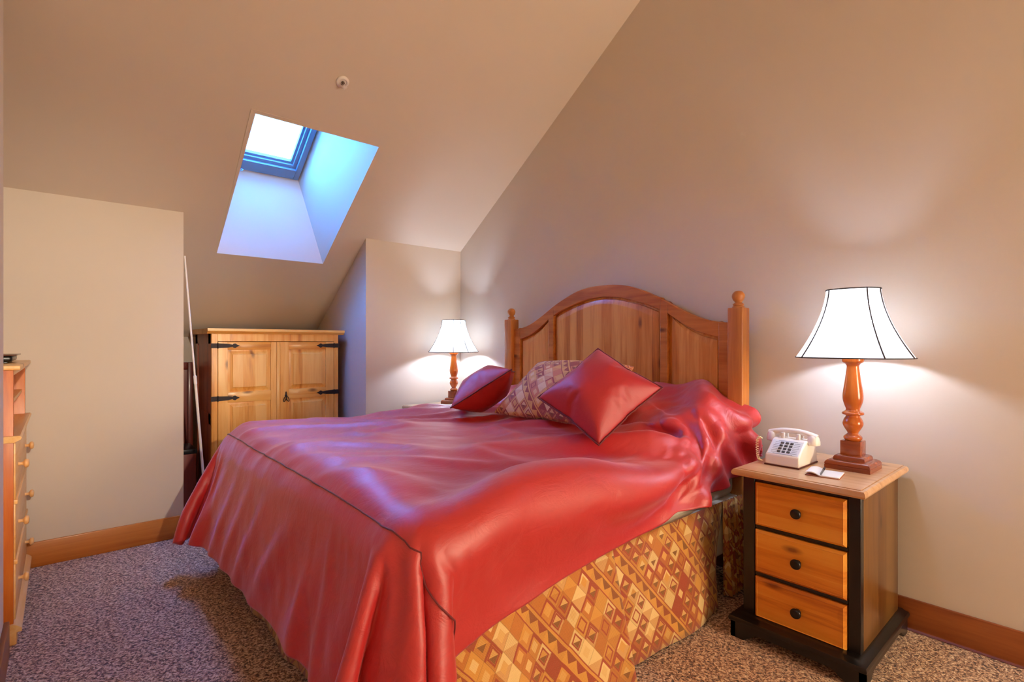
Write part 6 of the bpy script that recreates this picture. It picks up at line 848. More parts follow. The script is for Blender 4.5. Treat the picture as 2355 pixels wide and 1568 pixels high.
-17,0,8,16,7,3,1,0,-22,1,2,3,3,5,7,9,9,7,5,1,-5,-6,-9,-17,9,-3,0,-1,0,0,-1,1,-1,0,1,-1,0,1,-1,0,1,-1,0,1,-1,1,0,-1,0,1,0,-1,1,0,-1,0,1,0,0,0,0,0,-1,1,0,-1,1,0,1,-1,0,0,0,1,-1,1,0,0,-1,0,1,0,-1,1,0,0,0,0,0,0,0,0,0,0,0,0,-1,0,1,-1,-2,-3,-2,-2,16,-3,-2,-6,1,5,3,5,-7,6,6,4,5,5,3,1,0,-2,-3,-6,-2,-6,-20,23,-6,-1,-2,0,0,0,0,-1,1,0,-1,0,1,-1,0,1,-1,0,1,-1,1,-1,0,0,1,-1,1,0,-1,0,1,0,-1,1,0,0,0,0,0,0,0,0,0,0,0,0,0,0,1,-1,1,-1,0,0,1,0,-1,1,0,-1,1,-1,1,0,-1,1,0,-1,1,0,-1,0,
1,0,-1,1,0,-1,-7,4,-6,-7,2,2,2,2,2,2,17,2,0,1,0,0,0,0,-2,-4,-10,-7,-14,-4,31,-3,-3,-1,-5,0,0,-1,1,0,-1,0,0,1,-1,0,1,-1,1,0,-1,1,-1,0,1,0,-1,0,0,0,1,0,-1,1,0,0,0,0,0,0,1,-1,0,0,0,0,0,0,0,1,-1,0,0,0,1,0,-1,1,0,-1,1,0,0,0,0,0,0,-1,1,0,-1,1,0,0,-1,0,0,1,0,-8,9,-13,0,3,-8,1,1,2,2,1,21,-1,1,0,1,-2,-3,-5,-5,-15,-8,-6,6,26,0,-2,-1,-8,1,0,-2,0,-1,0,0,1,0,-1,0,1,-1,0,0,0,1,-1,0,1,-1,0,1,0,-1,1,-1,1,0,-1,1,-1,1,0,-1,1,-1,1,0,0,0,0,0,0,0,0,0,1,-1,0,0,0,1,-1,1,0,0,0,-1,1,-1,1,
0,0,-1,1,0,-1,1,0,0,0,0,-1,2,11,-22,15,-19,3,3,-8,-1,0,1,2,21,1,-2,-2,-9,-10,2,-10,-11,-1,-1,9,23,1,-2,-2,-3,7,-14,1,-1,1,-1,1,0,-1,0,0,0,0,0,1,-1,1,-1,0,1,-1,0,1,-1,0,1,-1,1,-1,0,1,-1,1,-1,1,0,0,0,0,0,0,0,0,0,0,1,-1,1,-1,0,1,-1,1,-1,1,-1,1,-1,1,0,0,0,-1,1,0,0,0,0,0,-1,1,-1,0,0,1,-1,-2,21,-32,21,-15,-2,2,-6,-3,0,0,17,-3,-4,-7,-3,0,-18,-4,0,0,12,18,3,-1,-2,-4,7,-4,-7,0,-4,0,1,0,0,0,1,0,0,-1,1,-1,0,0,0,0,0,0,1,-1,0,1,-1,1,-1,1,0,-1,1,-1,1,-1,1,-1,1,-1,1,0,0,0,0,0,0,0,0,0,1,-1,1,-1,1,-1,
1,-1,1,-1,1,-1,1,0,-1,1,0,-1,1,0,1,-1,0,-1,0,0,-1,4,-4,22,-34,19,-12,-2,0,-3,-4,-1,11,-4,-6,-5,-8,-10,2,4,-6,16,13,3,0,-2,-3,5,1,-8,-4,1,-3,0,0,0,0,0,0,0,0,1,-1,0,0,0,0,1,-1,0,0,0,1,-1,1,-1,1,-1,1,0,0,0,-1,1,0,0,0,0,0,0,0,0,0,0,0,0,0,0,0,1,-1,1,-1,1,-1,1,-1,1,-1,1,-1,1,0,-1,1,0,0,0,0,1,-2,0,0,0,2,-1,-8,14,15,-32,13,-9,0,0,-3,-4,5,-8,-9,-9,2,8,2,-10,17,7,3,2,-1,-3,5,0,-1,-18,9,-1,-3,0,0,0,0,1,-1,0,0,0,1,0,0,-1,0,0,0,1,-1,0,0,0,0,0,0,0,0,0,0,1,0,0,-1,1,-1,1,0,0,0,0,0,0,0,1,
-1,1,-1,0,0,0,1,-1,1,0,0,-1,1,-1,1,-1,1,0,0,0,0,0,0,0,0,-2,1,-1,0,-1,-4,1,20,8,-29,5,-1,-1,0,-2,-11,-9,1,9,5,-4,-10,16,6,5,2,-1,0,1,1,1,-9,-8,5,-1,-1,-2,1,-1,1,-1,1,0,1,-1,0,0,0,0,0,0,1,-1,0,0,0,1,-1,1,-1,1,-1,1,-1,0,1,-1,1,-1,1,0,0,0,0,0,0,0,0,0,0,0,1,-1,1,0,-1,1,-1,0,1,0,0,0,0,0,0,0,0,1,-1,0,0,0,0,-1,0,0,0,0,-4,-3,4,23,4,-22,-1,3,1,-3,-16,7,5,1,-7,-8,13,7,6,1,1,-1,-2,4,0,-1,-11,-2,3,-2,-1,0,0,0,0,0,0,0,0,1,-1,0,0,0,0,0,0,0,0,0,0,0,0,0,1,-1,1,-1,1,-1,0,1,-1,1,0,0,
-1,1,0,0,0,0,0,0,0,0,0,0,0,0,0,0,1,-1,0,1,-1,1,-1,1,0,0,0,0,0,1,-1,1,-2,-1,0,1,0,0,-2,-6,4,3,23,4,-25,0,2,2,-3,3,-2,-9,-7,10,8,6,3,1,-1,-1,3,0,0,-5,-9,-1,4,-2,0,-2,0,0,0,1,0,0,0,0,0,0,-1,1,0,0,-1,1,0,0,0,0,1,-1,0,0,0,1,-1,1,-1,0,1,-1,0,0,1,0,0,0,0,1,-1,0,1,-1,0,1,-1,0,1,-1,0,1,-1,0,1,-1,1,0,0,0,0,0,0,0,1,0,-1,-1,-1,1,0,1,9,-20,4,2,7,19,5,-31,-2,-4,-3,-4,-8,-4,9,9,6,3,1,1,0,1,0,0,-1,-7,-9,4,2,-1,-2,0,0,0,0,0,0,0,0,0,0,0,0,0,0,0,0,0,0,0,0,0,0,0,0,1,-1,0,
1,0,0,0,-1,1,0,0,-1,1,-1,1,0,0,0,0,0,0,0,0,1,-1,0,1,-1,0,1,0,-1,1,0,0,-1,1,0,-1,1,0,0,0,0,-1,-1,0,1,1,3,-9,-4,5,1,9,14,7,-30,-4,-10,-7,-2,7,8,7,4,2,2,0,-1,1,0,-1,0,-12,-4,4,2,-1,0,-3,0,1,0,0,-1,1,0,0,1,-1,0,-1,1,0,0,-1,1,0,0,0,0,0,0,0,1,-1,0,0,1,-1,1,0,-1,0,1,-1,1,0,0,-1,1,0,0,0,0,0,0,0,0,0,1,0,-1,0,1,0,0,-1,1,0,-1,1,0,0,0,-1,0,0,0,0,0,1,4,-6,-10,6,1,2,12,9,10,-17,-17,-1,6,7,6,5,3,1,0,0,1,0,0,0,-7,-8,-1,5,0,-1,0,-1,-1,-1,0,0,1,0,0,0,0,0,-1,1,0,0,0,0,0,0,
-1,1,0,1,-1,0,0,0,0,0,0,1,-1,0,1,0,0,-1,1,-1,0,1,0,0,0,1,-1,0,0,1,0,-1,0,0,1,0,0,0,-1,1,0,0,0,0,0,0,-1,0,1,0,-2,1,0,1,4,-1,-14,3,4,-1,3,12,5,6,-16,5,5,5,6,3,2,1,0,-1,0,1,0,-1,-10,-5,0,4,0,1,0,-2,-2,1,0,0,0,-1,0,0,1,0,0,-1,1,0,0,0,0,0,0,-1,1,-1,2,-1,0,1,0,-1,0,0,1,0,0,-1,0,1,-1,1,0,0,0,0,0,0,0,0,0,0,0,1,-1,0,0,0,0,0,1,0,0,-1,1,0,0,-1,1,-1,1,0,-1,1,0,-1,4,8,-19,-2,5,1,-3,4,12,5,-12,6,5,5,4,2,0,1,-1,0,1,-1,1,-4,-8,-4,1,2,2,-1,2,-3,-2,1,-1,0,0,1,0,0,0,0,
0,0,0,0,1,-2,1,0,0,0,-1,2,-1,1,-1,0,0,1,0,0,0,-1,0,1,0,0,0,0,0,0,0,0,0,0,0,0,0,0,0,0,1,0,0,0,0,0,0,-1,0,1,0,0,0,0,-2,0,1,1,0,-2,1,1,1,5,-7,-12,7,1,-2,1,7,16,-6,3,5,6,2,0,1,-1,0,1,0,1,-1,-6,-8,-2,0,3,1,1,1,-2,-3,0,1,0,0,0,0,0,0,0,0,0,-1,1,0,0,-1,2,-1,0,0,-1,1,0,0,0,0,0,0,0,0,1,0,0,0,0,-1,0,0,1,0,0,0,0,1,0,-1,0,0,0,0,0,0,0,0,0,0,1,0,0,0,0,0,0,-1,0,1,1,-2,1,0,-1,2,6,-4,-14,1,5,-1,-2,3,7,-5,5,6,3,2,0,-1,0,0,1,0,0,-1,-8,-5,-3,2,1,3,0,1,-2,-3,0,
1,-1,0,0,0,1,-1,0,1,0,0,-1,1,0,0,0,1,-1,0,1,-1,0,0,0,0,0,0,0,0,0,0,0,0,0,1,0,0,-1,0,1,0,0,0,0,1,0,0,0,0,0,0,0,0,0,-1,1,0,0,-1,1,0,-1,0,-1,2,1,-2,-1,1,1,1,5,-1,-14,-3,5,2,0,-2,0,-2,5,4,3,0,0,0,0,1,-1,1,1,-5,-7,-5,0,0,3,1,2,0,-1,-2,-2,0,1,0,0,0,-1,1,0,0,-1,0,1,0,1,-1,0,0,0,0,-1,1,0,0,0,1,0,0,0,0,0,0,0,0,0,0,0,0,0,0,0,0,0,0,0,0,0,0,0,0,0,0,0,0,0,1,-1,0,0,1,0,0,1,-1,-1,1,0,0,0,-1,0,2,5,-1,-10,-7,3,4,1,-1,-2,3,8,3,-3,0,0,0,0,0,0,1,-1,-7,-6,-3,0,
1,2,1,1,0,1,-3,-2,0,1,-1,0,0,0,0,1,0,0,0,0,0,0,-1,1,1,-1,0,0,-1,1,0,0,-1,1,0,0,0,0,0,0,0,0,1,0,0,0,0,0,0,0,0,0,0,0,0,0,0,0,1,0,0,0,0,0,0,0,0,0,0,0,1,-3,1,2,0,-3,1,0,0,6,1,-6,-10,0,5,2,-1,-2,14,-2,4,-5,-1,0,0,0,1,1,-1,-2,-7,-7,0,1,1,2,0,2,-1,0,-1,-4,2,-1,1,0,0,0,-2,1,1,-1,0,1,-1,2,0,-1,0,0,-1,1,0,-1,1,0,0,0,0,0,0,1,0,0,0,0,-1,0,1,0,0,-1,0,1,0,0,0,0,0,0,1,0,-1,0,0,0,0,1,0,0,0,0,0,1,0,-2,1,2,-2,-1,0,0,0,4,3,-1,-13,-2,4,2,0,-1,13,3,-3,-2,0,0,0,0,
0,0,0,-4,-8,-4,0,0,3,1,1,0,0,1,-1,-4,0,0,0,0,1,-1,0,0,1,0,0,-1,1,0,-1,0,1,0,0,-1,0,1,0,0,0,0,0,0,1,-1,0,0,0,1,0,0,-1,0,1,0,0,0,0,0,0,0,1,0,-1,0,0,1,0,0,0,-1,0,1,0,0,0,1,0,-2,0,3,-1,-2,-1,1,0,3,1,2,-9,-7,2,3,1,0,16,-2,-7,4,0,0,0,0,-1,0,0,-6,-8,-2,1,0,3,1,0,1,1,0,1,-7,1,0,1,0,-1,0,0,0,1,-1,1,0,0,1,-1,0,-1,1,0,0,0,-1,1,0,0,0,0,0,0,0,0,1,0,-1,0,1,0,0,0,0,0,0,0,0,0,0,0,0,0,1,0,-1,0,1,0,0,0,0,0,0,0,0,1,0,-1,1,0,-1,-1,0,0,2,2,1,-4,-9,0,2,2,0,
610,26,27,29,28,25,23,24,25,29,34,30,15,20,-7,14,9,-7,13,7,11,19,28,13,13,9,-6,-12,-7,-13,-2,-1,2,9,-4,-3,-3,6,-15,-11,0,-11,-6,-8,3,-19,-17,-11,-9,-9,-6,-2,3,-7,-7,-9,-20,-9,-4,0,5,4,8,19,-4,-15,-2,1,3,3,7,-1,2,9,12,9,5,7,8,-8,-17,-6,-1,-1,4,-5,7,3,11,-21,-33,-16,-22,-18,0,-23,-18,-23,-16,-24,-26,-27,-26,-26,3,0,0,-2,-1,1,2,0,-1,2,-6,1,7,-8,5,0,-3,4,-2,4,3,3,-4,2,-7,-7,-4,2,-4,6,-1,2,0,-3,2,2,5,-12,10,0,-5,1,3,0,-4,3,-5,-4,0,0,0,0,-2,14,-2,2,7,-5,-3,-2,0,-3,2,-4,18,1,-5,1,-3,0,-2,0,1,-5,-3,4,2,-2,4,4,8,-6,-2,-1,-2,9,-15,2,5,12,-2,-6,2,-2,-4,0,
0,1,-6,-2,0,1,0,0,3,0,-1,-1,0,0,1,1,1,-1,2,-3,-1,-4,6,-7,1,12,-8,2,7,-2,-2,-3,-5,-8,1,0,1,5,-2,2,0,-2,2,1,-4,3,2,2,-4,-1,-3,5,1,3,-4,-3,-4,0,-1,0,1,-2,8,4,6,-1,-3,-2,-4,3,-5,0,10,5,-3,-2,-2,-1,-1,6,-5,-1,-5,0,5,2,-5,14,-3,2,-3,0,-3,-3,5,-5,-5,14,1,-1,-1,-1,-5,1,-4,0,-1,1,0,0,0,0,3,0,0,0,-1,1,0,0,2,-5,-1,2,-4,0,1,4,0,-3,5,1,6,-2,-5,-2,-9,-5,1,-2,5,0,5,-2,1,-1,1,1,-1,-1,-1,3,-1,2,-3,-1,-2,5,1,-3,-1,-1,0,-1,0,1,7,-7,11,8,-7,-2,-2,2,-4,-5,-2,21,-7,-4,3,-3,-2,2,0,-1,-2,-5,3,3,1,1,6,1,-1,-2,-4,-1,4,-2,
-4,6,8,-3,0,2,-15,0,1,1,-1,1,1,1,0,1,2,1,0,1,0,-2,0,2,1,-3,0,-3,-5,0,4,-1,1,2,3,5,0,0,-7,-7,-4,-3,-4,8,1,1,5,-1,-2,-1,0,1,1,-1,-2,3,-1,0,-1,-5,-1,11,2,-3,-2,-1,0,-1,0,0,1,2,-6,14,4,-5,-2,0,-1,-4,-7,16,3,-7,0,0,-1,-4,6,-3,0,-4,-3,5,2,-1,7,0,-2,-3,4,-4,0,-2,-7,-5,24,-1,-7,-6,3,1,-2,-1,0,0,0,0,0,-1,1,0,1,1,1,0,-2,1,-1,1,0,-7,-1,-2,1,1,1,3,6,4,-3,0,-8,-10,1,-4,0,0,5,2,0,4,0,-1,0,-1,2,-1,0,-3,2,-2,2,-3,-1,0,11,-1,-2,-2,-2,0,-1,0,6,2,-4,-1,24,-1,-3,-6,2,-5,-6,-11,25,-9,-5,1,-2,-1,0,1,-1,-1,-4,3,0,4,
1,0,2,-3,-3,5,-5,3,-5,-4,8,5,1,-4,-4,-1,3,1,-2,0,-1,-1,0,0,6,-1,0,-1,-1,7,1,-11,-3,6,-4,3,-8,2,2,0,1,5,5,0,-4,-4,-10,-5,-1,1,1,0,2,3,0,1,2,-1,-1,-1,2,2,-2,-2,4,-3,-3,3,-5,-3,12,0,-2,0,1,-1,0,9,2,-4,2,-4,0,10,-14,-5,2,-2,-2,-4,12,12,-8,-1,2,-2,-3,5,-3,-1,-2,-3,3,0,2,3,0,3,-5,-3,5,-2,1,-5,-5,17,-4,0,-1,-3,-2,-1,2,-1,1,0,0,0,5,1,-1,1,3,-3,1,3,-4,4,-1,-11,4,1,-2,0,3,4,3,-1,-9,-10,-4,-5,-2,8,0,2,0,2,0,1,2,1,0,-1,-4,3,0,0,-2,1,-3,0,0,-2,10,0,-3,2,1,1,-1,-7,-4,-6,2,-6,-3,20,8,-4,-2,1,-1,-3,-8,31,-8,-6,-2,1,
0,-4,5,-4,0,-4,2,-3,8,-3,2,0,3,-6,-3,2,3,-3,-3,2,8,-1,-1,2,-3,-2,1,0,-1,0,0,1,-1,1,0,0,-1,-1,-2,1,2,-2,-2,5,8,3,1,1,2,1,-6,-7,-8,-11,0,-3,0,4,7,0,0,-1,2,-1,1,4,0,0,-1,-2,1,0,-3,1,0,-1,8,-1,0,4,2,3,3,0,0,0,-7,-5,-12,5,-3,-4,28,-5,-8,3,-5,-3,-6,-9,40,-11,-5,-3,-2,1,-1,6,-6,-3,0,-5,0,11,-1,0,-2,3,-6,-3,-1,5,-4,-2,12,0,0,-2,1,-1,-2,-1,0,1,0,-1,0,-2,-1,-3,-2,-3,0,2,1,-7,5,7,3,4,4,3,4,-2,-7,-13,-8,-3,-3,3,3,1,7,1,-1,-1,0,2,-1,1,5,1,1,-2,0,-2,2,1,2,2,-2,5,-4,-1,1,-4,-2,-4,-4,-6,8,-2,5,1,-2,-2,2,22,-6,-5,
-4,-5,-3,-7,-8,36,0,-3,-1,-4,-1,-3,2,-6,-7,1,-5,9,7,1,-2,-5,6,-5,-4,-2,2,-3,0,14,-1,-1,-1,0,-2,0,0,-1,0,0,2,-2,-3,-2,-2,-1,0,1,2,-1,-4,-4,1,-1,0,4,2,-1,-3,-7,-5,-4,4,8,3,1,0,7,-2,-1,-1,1,1,0,1,5,1,1,2,-5,-5,-4,-2,-2,-4,-3,-6,9,4,-4,-1,-1,2,7,10,5,-5,-4,4,-9,-4,12,6,-5,0,-3,-3,-2,-7,-8,17,21,2,-1,-7,-2,-5,-2,-7,2,-7,-5,7,11,3,-2,-8,5,-2,-3,-3,0,0,7,8,0,-2,-2,-1,-1,-1,1,0,0,-6,-1,2,0,0,0,0,0,-3,-1,-1,0,-3,3,-1,1,-2,-5,-9,0,6,1,-1,3,7,4,-1,-1,4,-3,-1,-1,2,1,-1,1,4,3,-1,2,-6,-1,-2,-4,-3,-3,7,1,1,-2,0,7,-1,-5,-4,17,
-2,-4,-4,-2,-5,-4,21,-5,-3,-2,0,-2,-2,-5,-7,-9,12,10,16,-1,-7,-1,-4,-8,3,-5,-3,5,11,3,-3,-7,5,-1,0,-7,-3,3,14,2,1,-3,-2,-1,0,-1,1,0,-6,1,-1,0,0,0,0,-2,-1,2,0,0,5,-7,4,-3,-4,-11,7,0,-11,6,4,2,2,7,1,-2,-2,2,-1,0,0,-2,2,-1,2,-9,-4,4,11,0,0,0,-1,0,6,8,3,5,0,4,-1,-3,-11,10,-4,-3,-3,-3,-8,-5,3,12,-6,-2,-5,-2,0,1,3,-11,-6,2,-2,13,14,-9,2,-7,-2,1,-6,-4,5,15,-1,-3,-8,8,2,-7,0,-6,-1,19,-1,1,-2,-2,1,0,-1,0,-6,0,0,0,0,0,-1,1,1,-1,2,3,-8,8,0,-1,-11,8,-11,-6,14,2,2,-2,1,-7,2,-1,6,2,-2,-4,-1,-2,-3,1,-1,1,-4,-1,-2,14,8,1,1,0,-9,1,
-4,2,-3,-6,11,1,6,12,2,-4,-5,1,-2,-8,-7,25,7,-6,-1,-4,-4,-5,-6,1,-7,-7,-8,-1,7,15,-8,5,-7,-3,4,-8,-3,-3,27,-6,-4,-7,8,3,-2,-3,-4,-3,15,-1,1,-1,0,0,1,0,-6,0,0,0,1,1,0,0,0,0,6,-9,-1,-4,-1,-5,15,-13,0,13,-4,-3,3,4,-14,-2,5,14,0,-3,-4,-2,-2,-1,-2,-1,-2,2,7,6,2,-1,9,5,2,-3,-2,-7,3,-1,-3,-9,7,9,-11,-11,26,-4,0,0,0,-4,-6,-15,10,-4,-5,3,-2,-3,-1,1,1,0,-1,-5,-1,5,10,-8,5,-5,-5,2,-3,4,-14,31,-1,-9,-1,12,-6,1,-2,-5,-3,11,-3,5,-1,1,-1,0,-6,0,0,0,-2,-2,1,1,1,3,-14,-5,0,-1,-1,11,-15,3,14,-6,5,0,-5,-3,18,5,4,-7,-10,1,3,0,-4,-3,-1,-4,-8,0,1,-2,
3,-2,-6,2,3,2,-6,5,9,7,9,7,-12,-9,-3,-11,-10,17,5,0,0,0,-6,-10,-5,17,0,-2,4,3,1,1,-1,0,0,-3,-5,-1,9,3,-5,2,-2,-3,-3,2,8,-14,25,2,-13,8,8,-10,4,-2,-4,2,3,0,3,-1,1,0,-4,-2,-3,0,1,0,2,1,-4,-12,-8,5,4,12,3,-20,1,14,-4,1,-9,3,8,16,8,-3,-20,-8,9,1,0,-3,-2,-2,-3,-5,1,1,0,-1,-2,1,0,2,-2,1,-1,2,2,3,0,1,-8,-11,0,4,9,11,-15,-3,0,-1,-1,0,6,15,0,-13,-5,0,2,3,1,-2,2,-2,-2,-3,0,16,-4,-1,-1,-1,0,-7,10,-3,0,16,-2,-8,13,1,-10,3,2,-6,8,-1,-1,1,0,1,-8,0,3,1,-1,2,-1,-6,-4,-8,7,6,13,-6,-9,1,-1,-8,-1,11,11,6,6,-6,-17,-9,4,2,-5,-7,-3,1,
1,1,-1,0,0,2,1,3,3,0,0,-1,2,3,1,-1,-3,-6,-5,-1,4,11,5,-1,1,7,11,-15,-2,-3,-1,0,-2,-2,24,-10,-12,-9,-5,-2,-1,0,-1,0,-1,0,1,8,13,-7,2,2,-4,0,-10,21,-17,14,8,0,-4,7,-6,-4,-3,6,0,1,0,1,0,-1,-4,1,0,-1,0,0,-3,-1,-9,12,6,7,-5,-15,-8,0,-1,2,6,1,2,6,-8,-10,-2,8,4,-4,-7,1,-2,-1,-2,1,0,0,0,0,0,0,1,2,2,0,5,7,4,3,-1,0,6,3,0,-1,-3,0,-6,-3,26,-8,-7,0,-3,-1,-2,-9,-4,29,-6,-5,-3,-1,0,0,0,-1,-3,-4,-5,-6,19,3,-12,-4,7,-4,-5,-10,27,-18,25,-12,5,-3,5,-9,3,-6,6,1,0,-1,0,1,-3,-1,0,-2,0,1,6,-10,13,-1,1,6,-21,-9,3,1,4,6,4,16,-20,-24,12,6,
1,-6,-5,-3,2,-1,2,-1,-1,-2,0,1,-2,-2,3,6,13,8,-4,5,-5,-4,6,3,0,0,-6,-2,2,-2,3,-2,4,-9,-5,25,-9,0,0,-1,-2,-6,-5,14,13,-5,-6,-1,0,-2,1,2,0,-4,-4,-5,-8,30,-5,-4,-9,2,-3,-2,-10,16,-19,32,-15,6,-5,6,-6,0,0,1,1,0,0,-1,-9,1,1,2,1,3,-19,13,0,5,8,-26,-6,11,0,4,14,3,-7,-42,7,30,-5,-9,-4,3,2,-1,-2,-1,-3,-3,-4,-3,2,5,13,11,-2,4,0,3,6,-6,-1,-3,2,0,8,-1,-2,-3,-3,5,-5,5,-5,2,-9,22,-5,-6,2,-3,0,0,-7,-6,31,-4,-5,-6,0,0,-2,1,3,0,-6,-5,-6,-6,29,-10,-2,0,0,-2,-6,-4,10,-11,14,3,-1,-7,4,0,-3,2,0,0,0,0,-8,3,2,-2,-5,-17,16,2,6,-3,-16,-12,18,5,3,14,
-11,-17,-12,9,12,-5,3,15,6,1,1,-4,-7,-5,-2,1,3,2,-1,1,4,3,-3,1,-6,5,1,3,0,-5,-6,5,2,7,-1,-3,-3,-4,5,-4,4,-3,-2,-3,17,-7,-4,5,-3,1,-4,-6,-5,30,-4,-6,-5,0,0,-3,2,-3,7,-6,-6,-7,11,14,-9,-5,3,-1,0,-7,-2,3,4,2,4,0,-6,3,-4,2,-1,0,0,1,-2,0,-2,-9,-4,13,4,-1,-8,-3,-21,24,5,1,11,-26,1,-16,-9,6,0,4,4,10,18,5,-4,9,-1,0,-1,-2,0,0,0,-5,-2,-11,16,-3,-2,-7,12,-2,1,-2,-5,-4,3,9,3,-2,-2,-3,-1,-1,-1,2,4,-10,16,-5,0,-5,3,-2,0,-5,-7,13,14,-3,-7,-2,0,0,-3,2,-6,5,-3,-5,-9,30,-5,-8,-4,2,-1,-1,2,-15,5,13,1,-1,-1,-3,0,0,0,0,0,0,0,-3,-8,7,2,4,-4,-4,
-2,-19,30,-1,-5,15,-11,4,-31,6,8,-3,-2,-11,-1,-7,0,15,9,-5,14,6,2,1,0,-1,0,1,-5,1,-1,1,-3,-1,-1,8,-2,2,-4,-6,-3,2,17,-1,-4,-3,-3,2,-4,2,-2,5,0,3,-6,2,-3,1,0,-3,-4,-5,29,-3,-2,-7,-2,-1,-1,5,-5,-3,3,-5,-5,-10,35,-9,-7,-1,0,0,-5,10,-20,0,19,-3,1,-1,0,-2,0,0,0,0,-5,-5,7,0,4,-1,-5,-5,-10,29,-6,-3,5,-18,19,-17,12,0,-1,-3,-8,-3,-9,-6,-4,0,13,2,-3,6,5,10,11,0,-1,3,-9,0,-2,-6,8,-6,-4,8,3,0,-1,-4,-6,-4,5,15,-1,-3,-4,-2,-1,-5,6,3,-7,10,-4,-5,3,-1,1,0,-5,-3,-4,23,1,0,-8,-1,-2,-1,3,-2,-5,5,-6,-5,7,16,-10,-4,1,0,-6,4,2,-14,17,-1,-2,0,-1,-1,0,1,0,-1,
-13,8,9,-6,2,-3,-5,-5,25,-3,-5,2,-20,19,-20,27,2,-6,-10,1,-3,-4,-4,-4,-8,-2,1,12,-2,-2,5,-2,-3,13,12,1,1,-1,-7,0,-4,4,-6,-4,14,0,-4,1,-3,-7,-6,15,5,-6,-2,0,1,-4,-5,6,-2,-3,10,-4,-4,4,2,-2,-1,-5,-1,12,3,1,3,-6,-2,-4,7,-4,0,-2,0,-4,-6,25,-4,-9,-2,1,1,-3,2,-3,-13,17,1,-3,0,0,0,-1,0,1,-5,10,-11,1,2,-3,5,12,-2,-7,6,-16,22,-19,6,12,7,-6,-6,-9,0,-5,-1,0,-4,-6,-1,10,2,-5,-1,1,0,-2,-3,11,21,-6,0,-5,-3,0,-3,-4,1,10,3,-7,-1,-1,-7,-6,22,-3,-6,-3,1,0,-2,-1,-2,2,2,3,-2,-4,5,2,-2,-4,-4,0,17,-2,-1,4,-6,-1,-1,1,0,-3,3,-4,-4,-1,22,-9,-6,-1,1,1,1,-3,-7,0,
5,3,0,-2,0,0,0,0,3,-10,-4,11,-5,-3,-1,8,-5,13,-14,18,-10,-9,8,9,3,9,-3,-8,-8,-4,-3,2,1,-5,-4,1,5,3,-6,2,-2,-2,2,-6,-3,22,3,2,-7,-5,6,-6,-7,5,13,-1,-5,-1,-2,-7,1,15,-5,-5,-1,2,-3,-1,0,-4,2,5,0,-1,-3,7,-1,-2,-6,3,7,3,0,-1,3,-6,-3,5,-2,-1,3,-3,-3,-5,16,6,-10,-4,-1,-1,-1,5,-8,1,1,1,1,0,0,0,0,0,-2,-9,12,-5,-11,0,14,-3,9,-13,6,0,-8,12,3,-11,14,12,6,-8,-9,-5,-4,-3,3,-2,-5,-4,16,-5,1,-5,-1,0,-5,2,-5,-5,13,13,3,-7,-6,4,-5,-2,1,17,-3,-5,1,-7,-6,14,-1,-5,-2,-2,4,-5,0,2,-4,2,5,0,-1,-4,9,-6,-2,-5,6,7,0,1,4,-3,-3,2,-3,1,-4,4,-4,-3,0,15,
2,-11,-2,-4,4,-3,0,-2,1,1,0,0,0,0,0,0,-8,7,-2,-17,4,19,2,-3,-8,-2,3,-18,17,4,-13,7,6,17,4,5,-4,-3,-10,-6,-1,1,-1,-6,0,10,0,-5,0,0,-2,-4,-1,-2,-7,4,22,0,-5,-1,-2,-6,-1,2,15,1,-7,2,-7,2,-1,1,-4,2,-6,4,2,-2,0,0,1,2,-1,0,-5,10,-6,-3,-5,10,4,-1,1,6,-3,-6,4,-2,-2,3,-2,-5,-6,16,7,0,-12,-3,-3,3,-2,-1,1,1,0,0,0,0,0,0,-3,3,-15,3,23,5,-23,5,-4,8,-12,5,-5,-11,6,-5,5,3,23,10,3,-4,-3,-7,-7,0,-7,-1,-1,15,-7,1,-1,-5,4,-4,1,-2,-7,-6,-4,26,3,-6,1,-4,-3,-5,-1,9,12,6,-9,-11,6,0,-2,-2,-1,-4,12,-7,4,-4,0,1,2,-3,0,-5,9,-6,1,-4,1,10,-1,7,-2,-1,
1,-3,-2,-3,1,-2,-5,-8,19,12,-5,-10,-3,0,0,-2,0,0,0,1,-1,1,0,0,3,-11,-5,21,13,-34,10,0,7,-3,-2,4,-13,0,-4,-5,-8,5,16,17,11,4,1,-8,-7,-7,-1,-7,-6,5,11,-3,-2,-3,0,1,-4,3,0,-7,-7,-6,23,7,-4,-4,-5,-1,-2,-5,-3,1,10,-4,8,2,-1,-3,3,-6,11,-2,-6,4,-2,0,0,2,-2,-1,-6,10,-5,0,-3,-3,9,2,7,-1,-4,5,-4,-4,2,-5,-1,-4,-6,13,20,-11,-8,-4,2,0,-1,0,0,-1,1,-1,0,0,-8,-2,11,19,-30,4,8,-3,9,-9,6,-7,-4,4,-6,-10,-4,-4,1,22,15,9,5,-2,-4,-6,-2,-5,-7,-10,20,-2,-4,-1,-6,4,-3,-3,5,0,-7,-7,-5,14,12,-2,-6,-3,-1,-1,-4,-3,4,0,4,5,2,-3,-2,0,-4,13,-6,0,1,-2,0,2,1,-2,-2,-6,
